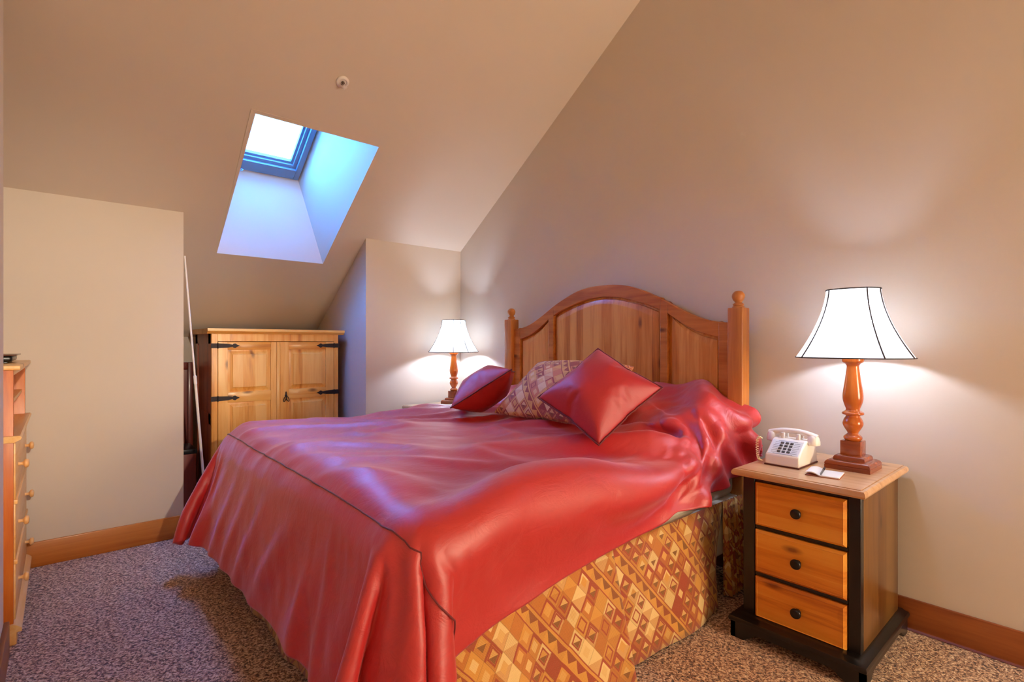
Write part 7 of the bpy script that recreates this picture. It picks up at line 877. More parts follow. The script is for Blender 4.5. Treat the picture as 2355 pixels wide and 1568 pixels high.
7,-1,-3,-2,-2,7,7,2,2,-3,2,-3,-6,4,-6,0,-2,-6,9,22,-11,-7,-5,2,0,-1,1,0,0,0,0,0,-11,5,12,-11,-8,12,-3,3,1,0,3,-6,2,-1,-4,0,-11,-5,-4,1,25,15,6,11,-7,-4,-7,2,-10,-7,-9,17,-2,0,-4,-7,7,-4,-1,4,4,-7,-11,-2,7,16,-4,-6,-1,2,-2,-3,-5,6,-1,3,3,2,-5,-2,-4,14,0,-7,2,1,-1,-2,-1,2,2,-5,-2,7,-3,-3,-2,-2,5,9,1,1,0,0,-4,-6,4,-3,-3,-4,-4,11,20,-9,-5,-4,0,0,-1,0,0,1,-1,1,-12,7,8,-10,2,4,-5,11,-9,5,0,1,3,-8,3,-3,-6,-6,-6,-6,0,21,18,4,12,-6,-3,-6,2,-9,-8,4,5,-1,-2,-3,-8,8,-5,2,-2,5,-2,-11,-1,6,14,-7,-4,2,3,-3,-3,-3,5,-1,2,1,1,-6,-3,20,-9,-1,
-4,0,2,0,-2,-2,-1,5,-6,11,-5,-3,-3,-3,1,3,7,3,1,0,2,-5,-5,0,0,-2,-6,-2,9,19,-7,-6,-3,-1,1,0,0,-1,1,-1,-6,3,1,-7,4,2,0,1,0,4,-1,6,-6,1,0,-5,3,-9,-7,-6,-6,1,12,23,5,11,-4,-4,-2,-2,-8,-7,14,-7,3,-3,-3,-7,7,-5,3,-3,1,2,-10,-2,20,-1,-6,-3,2,3,-3,-3,-3,7,-2,1,0,0,-8,-4,21,-6,-2,-3,-2,0,2,0,-2,-4,4,-5,12,-5,-2,-3,-4,2,5,6,3,1,-3,4,-3,-5,-1,0,-1,-4,-7,9,18,-6,-5,-1,-2,0,1,0,0,0,-3,1,-2,-2,4,-1,1,-3,2,2,1,1,1,2,-6,6,-7,-1,-4,-6,-8,-6,3,2,18,16,8,-2,-5,1,-4,-8,-7,16,-7,4,-2,-3,-7,5,-5,4,-2,-4,1,-2,-6,18,0,-5,-2,2,4,-2,-3,-4,
5,1,0,-1,-2,-10,26,-8,-4,0,-3,-2,0,1,-1,-1,-5,2,14,-6,-4,-1,-3,0,-2,6,7,2,1,-5,-1,4,-6,-1,0,0,-6,-5,7,13,-3,-3,-1,0,-1,0,0,0,-2,2,-5,0,3,-1,1,-1,1,-2,6,0,-1,-1,-1,0,0,0,-4,-3,-4,-8,-7,5,0,2,18,14,-1,-5,3,-5,-6,1,8,-6,5,-1,-1,-6,4,-6,3,1,-2,-4,-2,15,-4,1,-5,-2,1,4,1,-4,-3,2,3,-2,-1,-3,-7,22,-8,-2,1,-2,-1,0,0,-2,-3,-5,11,5,-4,-3,-2,-4,1,-4,4,11,4,-1,-3,-6,6,-5,-1,3,-3,-6,-3,5,4,1,0,1,0,0,0,0,-1,-2,-2,1,2,-1,0,1,-2,4,2,1,4,-7,5,-9,6,-1,-2,-3,-2,-5,-8,-6,5,2,-1,10,13,4,-3,4,-5,-7,6,6,-5,4,0,-1,-3,3,-4,1,2,-4,-4,-2,
8,-3,3,-3,-2,0,4,2,-3,-3,1,3,-2,-3,-5,23,-8,-7,0,3,-3,-1,0,-1,-2,-4,-1,15,-5,-3,-1,-3,0,-2,-3,2,7,9,2,-5,-6,3,-4,0,1,-2,-7,4,3,1,1,-1,1,0,0,0,-1,-2,-2,3,0,-1,1,-2,1,2,2,3,0,7,-8,-1,-2,1,0,-1,-3,-1,-4,-7,-2,0,2,-3,5,8,10,-3,3,-2,-6,5,5,-4,6,0,0,4,0,-2,-1,4,-9,-5,2,0,-2,3,-2,-1,-2,4,3,-2,-3,1,1,-2,-4,-10,25,-6,-5,-2,5,-3,0,0,-1,-3,-5,13,1,-4,-2,-1,-3,3,-6,-1,5,4,3,3,-2,-3,-1,-2,0,-1,0,-2,3,0,1,0,-1,1,-1,1,-2,-1,-1,1,1,-1,0,0,0,1,4,3,3,-3,-2,5,-6,-2,2,-1,-1,-2,-1,-2,-8,2,-3,2,1,0,2,11,-2,1,1,-7,1,7,0,5,
-6,-4,3,-1,-1,-1,7,-12,5,4,0,-1,3,-2,-1,-3,4,3,-2,-2,2,-2,-4,-2,17,-4,-5,-2,-2,7,-5,0,-2,-2,-4,2,8,1,-3,-1,-3,-5,4,-6,0,6,6,0,-1,1,0,-4,-2,3,-4,2,1,2,-1,0,0,-1,1,-1,-3,0,-1,1,0,0,0,-1,1,1,3,2,4,-1,5,-6,2,-4,-3,3,-1,-2,0,-4,0,-8,4,-2,0,5,-3,2,8,-2,-2,2,-3,-4,-3,2,0,-4,0,0,-1,-2,-2,10,1,6,2,-2,0,3,-1,-1,-2,3,3,-1,-3,4,-5,-5,-4,23,-7,-3,-1,-4,6,-3,-1,-3,-2,-2,10,-3,1,0,-2,-4,-4,3,-5,0,7,5,1,-4,1,0,-2,-2,2,-2,2,1,0,0,0,0,0,0,-2,-1,0,0,0,0,0,-2,1,2,0,6,2,2,1,1,-3,-1,-3,-3,1,2,-1,-2,-4,2,-7,3,-1,1,2,-2,
5,3,-2,-2,0,-3,-2,-4,7,-2,-3,2,0,-1,-1,-2,6,1,4,2,-2,2,1,0,-1,-2,2,2,0,-2,1,-4,-7,16,2,-4,-2,-2,-1,1,0,-1,-5,-4,17,-7,-4,-2,2,2,-2,-6,1,0,-2,7,3,2,1,-11,9,-2,-3,2,-1,1,0,0,1,-1,0,0,-3,0,-1,1,0,1,-1,-2,0,2,2,4,0,7,-1,0,0,-1,-2,-3,-3,-2,1,1,-1,-5,3,-5,3,-2,5,-2,0,5,1,-2,-2,0,-2,-2,1,4,-1,0,-1,0,-1,-1,1,1,1,2,2,-2,2,2,-1,-1,-1,1,2,-2,1,-2,-3,-8,25,-8,-3,0,-3,5,-4,-1,-2,-6,-5,24,-9,-2,-5,-1,1,2,-6,-3,4,-2,6,9,-10,7,-5,0,0,1,-1,1,0,0,0,1,-1,0,-2,0,-1,-1,0,0,1,0,-2,0,5,-2,7,1,3,1,1,-1,-2,-1,-2,-3,-2,0,
-1,0,-4,3,-6,4,-1,4,-2,6,-1,-1,-1,-1,-1,-1,-2,3,2,-1,0,1,0,-1,-2,4,-3,1,1,2,-1,1,3,-1,-2,-1,1,0,2,-1,-3,-5,5,12,-6,-2,0,-5,5,-2,0,-3,-7,10,9,-10,-2,-2,-1,-2,5,-5,-5,5,4,-6,12,-6,4,0,-1,-3,0,1,1,-1,0,0,1,0,-3,0,1,0,-2,1,0,-2,1,1,-2,5,2,3,3,2,-1,3,-3,-2,-1,-1,-2,-1,0,-1,-2,-4,4,-6,4,2,-1,-1,6,-3,-1,0,1,-1,-1,-1,2,0,2,-1,0,1,-1,-2,3,-1,0,1,1,0,-1,3,-1,0,-2,1,-1,2,-2,-2,-6,21,-2,-7,0,-3,1,0,-2,0,-4,-4,10,3,-4,-3,-1,0,-4,6,-5,0,-5,4,0,8,-4,0,1,1,-2,2,-1,1,-1,0,0,0,-3,0,0,1,-1,-1,1,-1,0,-2,2,1,3,3,3,1,
1,-1,3,-2,-2,0,-2,-1,-1,-1,-1,-1,-3,2,-5,3,4,-1,4,0,-2,0,0,0,0,-1,0,0,0,0,-1,1,0,-1,1,1,-1,-1,1,-1,1,0,3,-1,0,0,0,1,0,-2,-4,-4,19,-1,-7,1,-5,3,-1,-3,0,-6,12,1,1,-5,-2,-1,0,-3,8,-12,1,3,0,1,3,1,0,-3,0,1,0,0,0,1,-1,0,-3,-1,1,1,-1,0,1,-2,-2,3,-3,3,2,3,2,1,2,-1,3,-2,-1,-1,0,0,-2,0,0,-2,-2,0,-2,-1,3,1,2,3,-2,-1,-2,2,-1,0,-1,1,0,-1,-1,-1,2,0,0,1,-1,0,0,-1,0,0,1,3,0,0,1,-1,4,-4,-2,-5,-1,21,-3,-6,-1,-2,-2,-1,-4,0,-7,22,-7,0,-4,-1,-1,2,-7,6,-2,-1,0,-1,2,3,4,-7,1,0,1,0,0,-1,1,0,-3,0,0,1,0,-2,1,1,
-4,0,4,-2,2,2,1,4,0,0,-1,2,-3,-1,3,-1,1,-1,-1,0,-1,-4,4,-4,0,3,1,3,0,-2,0,-2,1,1,-1,0,0,0,-1,-2,0,0,-1,1,3,-2,1,1,-2,-1,0,2,2,1,1,2,-3,4,-5,-4,-1,-9,21,5,-5,-6,0,-2,-1,-6,-1,0,15,-2,-3,-3,0,-3,1,2,0,-2,1,-3,-1,4,-1,0,3,-2,0,-1,0,1,-1,0,-4,1,0,1,0,0,-2,1,2,-5,1,3,0,0,4,0,2,0,-1,2,-1,-3,-3,6,0,0,1,0,-1,-1,-2,1,-3,2,0,3,0,0,-1,0,-1,0,0,0,1,0,-1,-1,-4,2,0,0,0,3,-2,2,-1,0,-1,-2,3,4,2,1,1,-3,1,-4,-2,-4,-8,10,17,-5,-4,-2,-3,-1,-4,-5,12,4,-1,-4,-2,1,0,-2,0,-1,1,0,-1,-1,1,1,1,-1,-1,1,0,-1,1,0,
-3,0,-1,0,2,-1,0,1,-1,0,-3,2,1,3,-1,4,0,1,0,0,0,-2,-2,-4,7,2,0,0,3,-2,-3,2,-3,-3,3,0,2,-2,1,-1,0,0,1,0,-1,0,2,-2,-1,-3,3,-1,0,-1,2,-1,3,-2,-2,0,0,4,2,-6,-1,3,6,0,-6,1,-4,-6,-3,22,1,-4,-3,-2,-3,-4,-5,20,-2,-2,-5,-1,-1,0,1,-1,-2,2,0,-2,0,4,-1,-2,0,0,0,1,0,0,-3,-1,1,-1,1,1,-1,0,0,0,1,-4,3,0,3,0,3,1,-1,2,0,-1,-3,-2,-3,7,2,1,0,3,-3,-3,2,-4,-1,0,1,0,-1,1,0,0,0,1,1,0,0,2,-2,-2,-2,2,0,-1,-1,1,0,2,-2,-2,-1,2,-5,-2,1,0,0,9,4,-1,-3,-3,-5,-7,17,9,-4,-4,-2,-2,-5,-5,19,-1,-3,-5,-1,-1,0,1,-1,1,-1,0,0,0,
1,0,0,0,0,0,-1,0,-3,0,-1,1,0,0,1,-1,0,0,-1,1,-3,4,1,2,2,0,0,-2,1,-1,0,-1,-3,-2,4,-1,4,3,5,-4,0,-2,-3,-3,2,3,-1,-1,1,0,0,0,2,-1,0,-2,2,1,-3,-3,1,1,-1,0,0,0,2,-3,-2,-1,3,-3,-2,0,0,3,10,-3,1,-2,-3,-4,-6,9,14,-2,-3,-4,-2,-5,1,12,-1,-3,-1,-4,-2,1,1,-2,1,1,-1,1,0,0,0,-1,1,0,0,0,-4,1,0,0,-1,1,-1,0,1,0,-1,0,1,-1,3,2,1,1,0,-1,0,0,-2,-2,1,-3,2,0,-4,0,1,9,-2,1,-8,1,1,2,3,0,-1,0,-1,0,-1,2,-1,2,-2,-1,5,-3,-3,1,0,-1,0,0,0,2,-4,-2,7,-4,-1,1,-3,-3,2,14,-3,-2,-1,-2,-3,-4,5,14,-2,-3,-4,-3,-5,6,10,-3,-3,-1,
-3,-2,1,-2,5,-4,1,2,-1,-1,0,1,0,0,0,0,-3,-1,0,0,1,-1,1,0,-1,0,0,0,0,1,1,2,1,1,1,-1,1,-1,-2,-2,-1,0,-1,4,-4,-2,0,-4,4,1,2,1,0,0,1,3,-1,0,1,-1,-2,0,2,0,0,-1,-3,4,-1,-2,0,0,-1,2,-1,-1,3,-5,3,2,-2,-1,0,-3,-3,5,10,-2,-2,0,-3,-2,-4,4,12,-1,-2,-4,-3,-4,7,7,-4,0,-2,-2,0,1,-3,0,2,1,-3,1,0,0,1,-1,0,0,-4,0,1,0,-1,1,0,-1,1,0,-1,-1,2,0,1,1,1,2,0,0,0,0,1,-2,-4,0,-1,4,1,-3,-3,0,-3,1,3,2,2,1,-1,-1,4,-3,1,1,-1,-1,0,-1,4,-1,-2,-2,3,-1,-1,-1,0,-2,3,-1,-2,3,-3,5,-2,0,0,-1,-3,-4,11,4,-2,-2,0,-2,-2,-4,3,11,
-2,1,-5,-4,-3,8,4,-2,0,-1,-6,4,-3,0,4,-5,2,0,0,0,0,0,1,-1,-4,0,0,0,1,-1,0,1,-1,-1,1,0,0,1,1,1,2,0,0,-1,2,0,0,0,-2,-3,-1,0,10,-4,-3,-4,0,-1,2,2,2,2,1,-1,-2,3,-4,1,-1,1,-2,0,-1,4,-1,0,-1,3,-1,-1,0,-2,-1,3,-2,-3,0,7,-1,-2,0,-1,-2,-3,-3,14,-1,-1,-1,-1,-1,-1,-3,2,9,-4,3,-4,-3,-2,9,2,-1,-1,2,-4,-2,5,-6,-1,2,-1,0,1,0,-1,0,0,-4,0,0,0,0,1,0,-1,0,0,-1,1,0,1,0,1,0,3,0,-1,0,1,0,1,0,-2,-3,-2,0,11,-5,-2,-3,0,0,2,2,1,2,2,-2,-3,3,-5,2,-3,2,0,0,0,3,-2,1,-1,5,-1,-2,0,-3,-1,2,-2,-2,3,-1,0,0,0,-1,-1,-4,-2,
14,-2,0,0,-1,-3,-2,-1,4,8,-5,2,-1,-6,-1,8,3,-3,1,-4,4,-3,-2,2,-1,-1,1,1,-2,1,-1,1,-5,0,1,0,1,0,-1,1,0,-1,0,0,0,0,1,1,2,0,0,2,-3,1,0,0,1,0,-2,-3,-2,2,10,-4,-2,-2,-1,0,2,2,1,1,2,0,-3,1,-2,0,-3,2,-1,0,1,4,-3,1,0,6,-1,-1,-2,-3,0,1,-4,3,-1,-2,0,0,0,-2,-2,-2,4,9,-4,-1,0,-1,-2,-1,0,4,7,-4,-2,1,-3,-2,7,4,-4,2,-1,-4,0,1,-2,1,0,0,-1,0,1,-1,-5,1,-1,2,-1,0,1,-1,0,1,-1,0,0,1,1,1,-1,-1,1,-2,0,1,1,-1,1,1,1,-2,-3,-1,5,6,-4,-2,-1,0,-1,3,2,0,2,2,-1,-1,-1,-1,0,-1,0,0,-1,1,3,-1,0,1,3,0,2,-3,-4,-1,0,0,
0,-2,-1,0,-1,-1,0,-3,-3,12,3,-4,-1,1,-1,-2,-2,1,6,4,-3,-3,-2,-1,-2,8,2,0,-1,-1,1,-4,0,-1,2,-2,1,0,-1,0,-5,-1,2,0,0,0,0,1,-1,0,0,-1,1,0,0,1,1,0,-1,-1,-1,0,1,2,-1,1,2,-1,-2,-2,-2,8,5,-4,-3,-1,1,-2,3,2,-2,-2,4,4,-1,0,-1,-2,1,-1,0,-2,2,2,-1,-5,-2,-1,5,9,-1,-4,-3,-1,0,0,-2,-1,0,1,-2,1,-3,-4,15,-2,-3,0,1,-1,-1,-3,0,10,1,-3,-2,-3,-1,-3,7,4,-1,1,-3,-1,-2,1,0,0,0,-1,0,1,-4,0,-1,1,1,-1,0,0,1,-1,0,0,0,1,1,0,-1,0,-1,1,1,-2,0,1,2,-1,-1,3,0,-3,-2,-2,10,3,-3,-2,-3,0,-2,1,-1,0,-4,1,5,8,-1,-2,-1,0,-1,0,-2,1,2,-2,
-4,0,-4,0,6,8,-2,-7,4,-1,-1,-1,1,-1,0,0,0,-4,-1,14,-4,-4,0,1,-1,0,-2,-3,12,-2,-2,0,-3,-2,-1,1,6,2,-1,-1,-2,3,-3,0,-1,0,1,-1,-3,0,-1,0,0,0,0,0,0,0,0,0,-1,2,1,0,0,0,-1,-2,1,1,1,0,1,1,-1,0,2,0,-3,-1,-4,11,3,-5,-3,-2,0,0,1,-2,2,-5,2,-4,10,5,-2,-1,-1,-2,0,-1,1,0,0,-1,-3,-3,0,-3,2,2,4,1,0,1,-1,0,0,-1,2,-4,-3,4,8,-3,-2,-1,1,-2,0,-1,-3,13,-3,-2,-2,-1,-2,2,-2,4,3,-1,3,-6,1,0,0,0,-1,1,-2,-1,0,-2,0,1,0,0,0,1,-2,1,2,-2,1,0,1,-1,-1,0,-1,3,1,1,0,0,1,-1,1,0,0,-2,-2,-3,10,2,-4,-3,-3,-1,4,0,-2,1,-4,3,-4,4,
7,-1,0,0,-2,-2,-1,2,-1,0,0,-2,-1,-3,-1,0,3,4,0,0,0,2,-1,0,-3,4,-5,-4,11,1,-2,-2,-1,2,-4,1,-2,2,8,-3,-1,-1,-2,-2,2,-2,2,7,-5,1,-1,-1,1,0,0,-1,-3,1,-1,-1,0,1,0,0,0,-1,1,-2,0,3,-1,0,-1,0,0,1,-1,1,4,1,0,0,-1,1,-2,3,-1,-1,0,-4,-3,11,2,-4,-3,-3,-1,6,-2,0,-1,-4,1,-2,1,8,-1,-1,1,-3,-1,1,2,-1,0,-1,-1,1,-3,-1,0,2,2,1,-1,-1,4,-1,0,-4,3,-2,-5,11,-1,-1,-2,-1,2,-4,1,-3,8,0,-1,-2,0,0,-1,-1,5,-6,3,2,-1,0,-1,0,1,0,-3,0,0,0,-1,-1,1,1,-1,1,-1,0,1,-1,0,0,-1,0,1,-1,3,1,1,3,1,-1,0,-1,-1,0,3,-2,0,-2,-1,-4,10,1,-3,-3,
-2,1,4,-3,0,0,-3,-1,0,-2,8,1,-4,3,-4,1,0,2,-1,0,0,-1,-1,-2,0,1,2,0,2,-1,-2,4,-2,1,-3,-2,0,3,4,0,-2,-2,1,-1,-1,-1,-1,10,-4,-1,1,-1,-2,7,-8,1,4,-3,1,0,0,0,0,0,-3,0,0,0,-1,0,0,0,1,-1,1,0,-2,1,0,-1,-1,0,2,2,0,2,1,3,0,1,-1,-1,0,-2,1,1,-2,1,-4,0,-3,10,-1,-1,-4,-1,5,0,-2,0,-1,-1,-4,-1,1,6,2,-4,2,0,0,-2,3,-1,-1,-1,2,-2,-2,0,2,0,1,1,-1,-3,4,-1,-1,-1,-3,0,11,-4,2,-3,-3,3,-2,0,-2,6,1,-2,0,0,5,-9,2,6,-6,1,0,0,0,0,0,0,-4,1,0,0,1,0,-2,0,0,0,-1,0,2,-1,0,-1,-1,0,0,4,2,0,2,1,3,1,0,-2,-1,-2,0,0,
1,-1,-1,-3,0,-2,10,-3,0,-3,-2,7,-2,-3,1,-2,1,-3,-4,0,8,2,-4,0,2,1,-2,1,0,-1,-1,3,-2,-2,0,2,-1,1,0,0,-2,1,2,-2,-1,-3,0,10,-5,1,0,-2,0,1,-2,-1,8,-1,-3,3,-5,3,3,-6,2,0,0,0,0,1,-1,0,-3,-1,0,0,1,0,0,-1,1,0,0,-1,0,0,-1,-1,0,0,2,0,4,3,0,0,2,1,1,0,-3,-1,-1,0,-2,1,1,-2,-2,0,-1,9,-3,-1,-2,1,4,-2,-3,0,-3,3,-3,-2,-3,6,4,-4,4,1,-1,-1,0,2,-2,-2,2,-1,-2,1,1,0,1,-1,-1,0,-1,3,-2,-2,-3,7,1,1,-3,-1,2,-2,0,-2,7,-1,0,-3,2,0,-2,2,0,0,-1,0,0,0,0,0,-5,1,1,0,-1,0,1,0,-1,0,1,1,-2,-1,-1,0,0,1,0,2,1,3,5,-1,
0,1,0,1,1,-2,-4,-1,2,-3,0,1,-2,-2,0,1,7,-3,-1,-2,5,1,-2,-1,-2,-3,3,-3,-1,-1,2,4,-1,2,2,-2,-1,-2,2,-1,0,0,-1,-2,2,0,1,0,-1,0,-1,0,3,-2,-3,-1,8,-4,1,-1,0,-1,1,-1,2,4,-1,-1,1,-1,-1,-1,1,0,0,0,1,-1,0,0,-4,0,0,0,0,0,0,0,0,1,-1,-1,1,-1,-1,-1,2,0,2,0,1,0,0,4,1,0,2,2,1,0,-2,-2,-4,3,-2,-1,0,-1,-1,-1,3,5,-3,-2,-2,7,0,-4,0,-1,-3,2,-1,-1,-1,1,2,2,0,3,-2,-1,-1,1,-2,3,-2,0,-1,0,-1,1,2,-2,0,-1,0,2,-2,-3,6,-1,0,0,-2,2,-1,-1,0,5,0,0,-2,2,-1,0,-1,0,0,0,0,0,0,1,-4,0,0,0,0,0,0,0,1,-1,0,1,-2,-1,-1,2,
0,2,2,1,-1,1,-2,1,1,0,1,-1,3,6,-1,-1,-1,-5,1,0,-1,0,-1,-1,-2,4,3,-3,-1,0,3,0,-1,-2,0,0,-1,-1,-1,1,1,1,4,0,1,-3,-1,1,-1,-3,4,-2,-1,1,0,-1,-1,2,-1,1,-1,-1,2,-3,-1,6,-3,1,-1,-1,0,1,-3,5,1,-1,0,-2,3,-2,2,-1,1,0,-1,1,0,-1,-4,0,0,-1,1,0,0,0,0,0,0,-2,0,1,0,-1,1,2,2,2,1,-1,0,-3,0,3,-1,2,-3,-1,8,2,0,-2,-4,0,1,-2,-1,-1,-1,-1,5,1,-3,-2,3,2,0,-1,-2,0,1,-1,-1,-1,1,3,-2,4,0,1,-3,-1,1,-1,-2,2,0,-1,1,0,-1,-1,2,-1,-1,-1,-1,1,-1,5,-2,-2,3,-1,-1,-1,-1,3,3,-1,-1,-1,-2,2,-3,6,-1,0,0,-1,0,1,-5,0,0,2,-1,0,1,-1,
-1,1,0,3,-2,-5,1,0,2,3,3,1,0,0,-1,1,-2,-1,2,-2,3,-3,-3,4,6,4,-3,-3,-2,0,-1,-1,0,-2,-1,6,-1,-3,0,4,1,1,0,-3,-1,-1,1,-1,-1,0,1,-1,6,2,-3,-2,1,-2,0,0,0,0,0,1,0,-2,0,1,0,0,-3,-1,0,4,1,-2,-3,2,0,-2,0,-3,9,1,-2,-2,-1,-1,9,-8,0,1,1,1,2,1,-4,0,0,-1,1,0,-1,2,0,-1,0,-5,0,4,-2,2,1,1,2,1,2,-1,0,0,-1,-1,-1,1,-1,0,-2,-2,-1,3,10,-2,-2,-1,-1,-1,-1,0,-1,-2,4,-1,-1,-2,4,1,-1,0,0,-1,0,0,0,-1,2,-2,-2,6,1,-2,-1,3,-1,-1,1,-1,0,1,1,0,-2,-2,-1,0,2,-2,-1,0,5,-1,-2,-2,1,0,-3,-2,-3,11,0,4,4,4,-12,2,2,1,2,3,1,1,
-2,1,0,0,-1,0,0,-1,1,1,4,-2,-8,-4,3,0,1,2,0,3,0,1,-1,-1,0,-2,-1,0,0,1,-1,-3,-2,1,-4,8,6,-3,-1,-1,-2,0,-1,-1,1,2,-2,2,-1,5,4,-2,-3,-2,-2,0,-1,-1,3,-2,-2,0,8,-1,-3,0,-2,1,-1,4,0,0,1,1,-1,-2,1,-2,-1,2,-2,-1,3,0,0,-1,-2,0,1,-2,-3,-4,7,-1,-5,-1,16,8,5,0,-2,-2,-1,0,0,-1,0,0,-1,1,0,0,-1,-1,-5,2,3,-1,-6,-3,5,-3,3,2,0,-1,2,-2,0,-1,-1,-1,-1,0,1,-1,-1,-2,0,-2,0,8,1,-1,-1,-2,0,-1,0,1,0,-1,-2,-3,1,7,0,-1,-1,-1,1,-3,0,3,-1,-4,4,6,-1,1,0,-1,-1,-3,1,1,0,1,2,-1,-3,2,-1,-2,0,-1,3,-2,-1,2,0,-1,-1,0,-1,-3,-1,5,9,-3,
-14,0,2,10,7,4,4,2,-3,0,-1,0,-1,-2,-2,-1,-3,-2,-1,-2,-2,0,2,9,-9,5,0,1,1,1,-1,1,-2,0,-1,-1,-1,0,-1,2,-2,-1,0,0,-1,-2,3,7,-1,-3,-1,0,-1,0,3,-2,2,-2,-2,-2,5,2,-1,-1,-3,2,-2,1,2,-2,-2,6,1,-4,2,-2,0,-1,0,0,2,-1,0,6,-1,-3,1,-1,-1,-3,0,2,1,-2,0,1,-1,0,1,0,-1,-3,-3,3,12,-4,-2,-4,0,1,2,2,-7,-2,-1,-2,-1,-1,0,-1,0,0,-1,1,2,-4,6,-13,5,1,3,0,2,-1,-1,-1,0,0,0,-1,-1,-1,0,0,1,-1,0,-1,0,0,-2,-2,6,4,-3,-1,-1,0,0,2,-1,1,-1,-2,-2,3,3,-1,-2,0,-1,0,-1,3,-2,-3,9,-1,-1,0,-1,0,-2,-1,1,2,-3,-2,5,2,-1,1,-2,-1,-4,3,1,-1,1,-2,
1,0,0,3,1,1,-5,3,-6,4,0,0,0,0,0,1,-14,0,0,-1,1,0,-1,0,1,-1,1,0,1,3,-13,-1,2,2,4,-3,1,2,-2,0,-1,-1,0,0,0,-1,0,-1,0,0,0,-1,0,0,1,-1,-2,1,4,0,-1,0,-2,1,1,-1,1,-1,-1,-1,0,1,3,-2,0,0,1,-1,1,-1,-2,6,0,0,0,0,-1,-1,-2,0,2,-2,-2,1,2,0,0,-1,-2,1,2,1,-1,0,0,0,-1,-1,7,-6,8,-5,0,0,1,0,-1,1,0,0,-14,-1,0,1,-1,0,0,1,0,0,1,1,-3,-9,-1,2,0,3,1,-3,4,-3,2,-2,0,-1,-1,0,0,-1,0,0,-1,0,0,1,0,0,0,0,-1,-1,-1,1,1,0,1,-1,0,1,0,1,-1,-1,0,0,-1,1,-1,1,1,1,-1,0,-1,1,2,1,0,0,0,-1,-1,0,0,1,-1,0,-2,-1,
1,-1,1,2,0,1,0,0,0,-1,0,1,-3,14,-12,7,-1,-1,-1,0,1,0,0,-1,-15,0,0,0,2,1,0,0,-2,1,1,-5,-6,-1,0,2,1,-1,-2,6,-6,1,0,0,-1,1,-1,0,-1,0,0,-1,0,0,0,0,0,0,0,0,1,0,0,-1,0,0,0,0,0,1,0,0,0,0,-1,0,0,0,0,0,1,0,1,0,-1,-1,1,1,1,-1,0,0,-1,0,1,-1,1,-1,0,0,0,0,1,0,-1,0,0,1,0,0,0,-1,0,2,13,-9,1,-1,1,0,0,0,0,0,-15,1,1,1,-1,0,2,-2,0,0,-6,-4,-1,0,2,1,-2,-1,0,0,-2,1,-1,1,0,-1,1,-1,1,0,-1,1,-1,0,0,0,0,0,0,0,0,0,0,1,-1,0,0,1,-1,0,0,0,1,0,0,0,-1,0,0,0,0,1,0,-1,1,0,0,-1,0,1,0,0,
0,-1,0,1,0,0,0,0,-1,0,0,0,1,0,0,0,0,-1,0,1,0,0,6,5,-4,1,-1,-1,0,0,0,1,-13,1,-1,1,0,-1,-2,0,1,-5,-4,0,-1,1,1,-1,0,-1,0,-2,0,0,1,-1,0,1,-1,1,-1,0,0,0,1,-1,1,0,0,0,0,0,-1,0,0,0,1,0,-1,0,1,0,-1,0,0,0,0,0,1,0,0,-1,0,0,0,1,-1,0,0,1,0,0,-1,0,0,0,0,0,0,0,0,0,0,0,0,0,0,0,0,0,1,0,-1,0,1,-1,2,7,2,-3,0,0,-1,0,0,0,-12,0,0,-2,-1,-1,0,0,-5,-2,0,-1,1,1,-1,0,0,0,-2,0,0,0,-1,0,1,-1,0,0,0,0,0,0,0,1,-1,0,0,0,0,0,1,0,0,-1,0,0,0,0,0,0,1,0,0,0,0,-1,0,0,0,1,0,-1,0,0,
1,0,0,-1,0,0,1,0,0,0,0,0,-1,0,0,0,0,1,0,0,-1,0,0,0,0,0,1,-1,0,1,0,3,7,0,-2,-1,0,0,0,0,-13,-2,-1,-1,0,0,0,-4,-1,0,-1,0,0,1,-2,0,1,-2,0,-1,0,0,0,1,-1,0,0,0,0,0,1,-1,0,0,0,0,0,0,0,0,0,0,0,1,-1,0,1,-1,0,0,0,0,0,0,0,1,0,-1,0,0,0,1,0,-1,0,0,0,1,0,0,-1,0,0,0,0,0,1,0,0,0,0,-1,0,0,1,0,-1,0,0,1,-1,1,0,0,0,2,2,7,-1,-2,0,0,0,-1,-16,-1,1,-1,0,-1,-3,-1,0,-1,0,0,1,-2,1,0,-1,0,-1,0,0,0,0,-1,0,0,1,-1,0,1,-1,1,0,0,0,0,0,0,0,-1,0,0,0,0,1,0,-1,1,0,-1,0,0,0,0,0,0,
0,1,0,0,-1,0,0,1,0,-1,0,0,0,0,1,0,0,0,0,-1,0,0,0,0,0,0,0,0,0,0,1,0,0,-1,1,-1,1,-1,-1,4,1,1,7,0,-4,1,1,0,-17,1,-1,0,-1,-2,-1,-1,-1,-1,1,1,-1,0,0,0,-1,0,-1,-1,0,0,0,0,1,0,-1,0,1,-1,0,0,0,0,0,0,0,0,0,1,0,0,-1,0,0,0,1,0,-1,1,0,-1,0,0,0,0,0,0,0,0,1,0,-1,0,0,1,0,-1,0,0,0,0,0,0,0,1,0,0,0,0,0,0,0,-1,1,-1,0,0,0,0,0,1,-1,0,2,-1,3,0,2,6,1,-6,0,2,-17,0,0,-1,-2,-1,-2,0,-1,1,0,-1,1,-1,0,1,-2,0,-1,1,0,-1,1,0,-1,0,0,1,-1,0,1,-1,0,0,0,0,1,0,-1,0,0,0,1,0,-1,0,0,0,
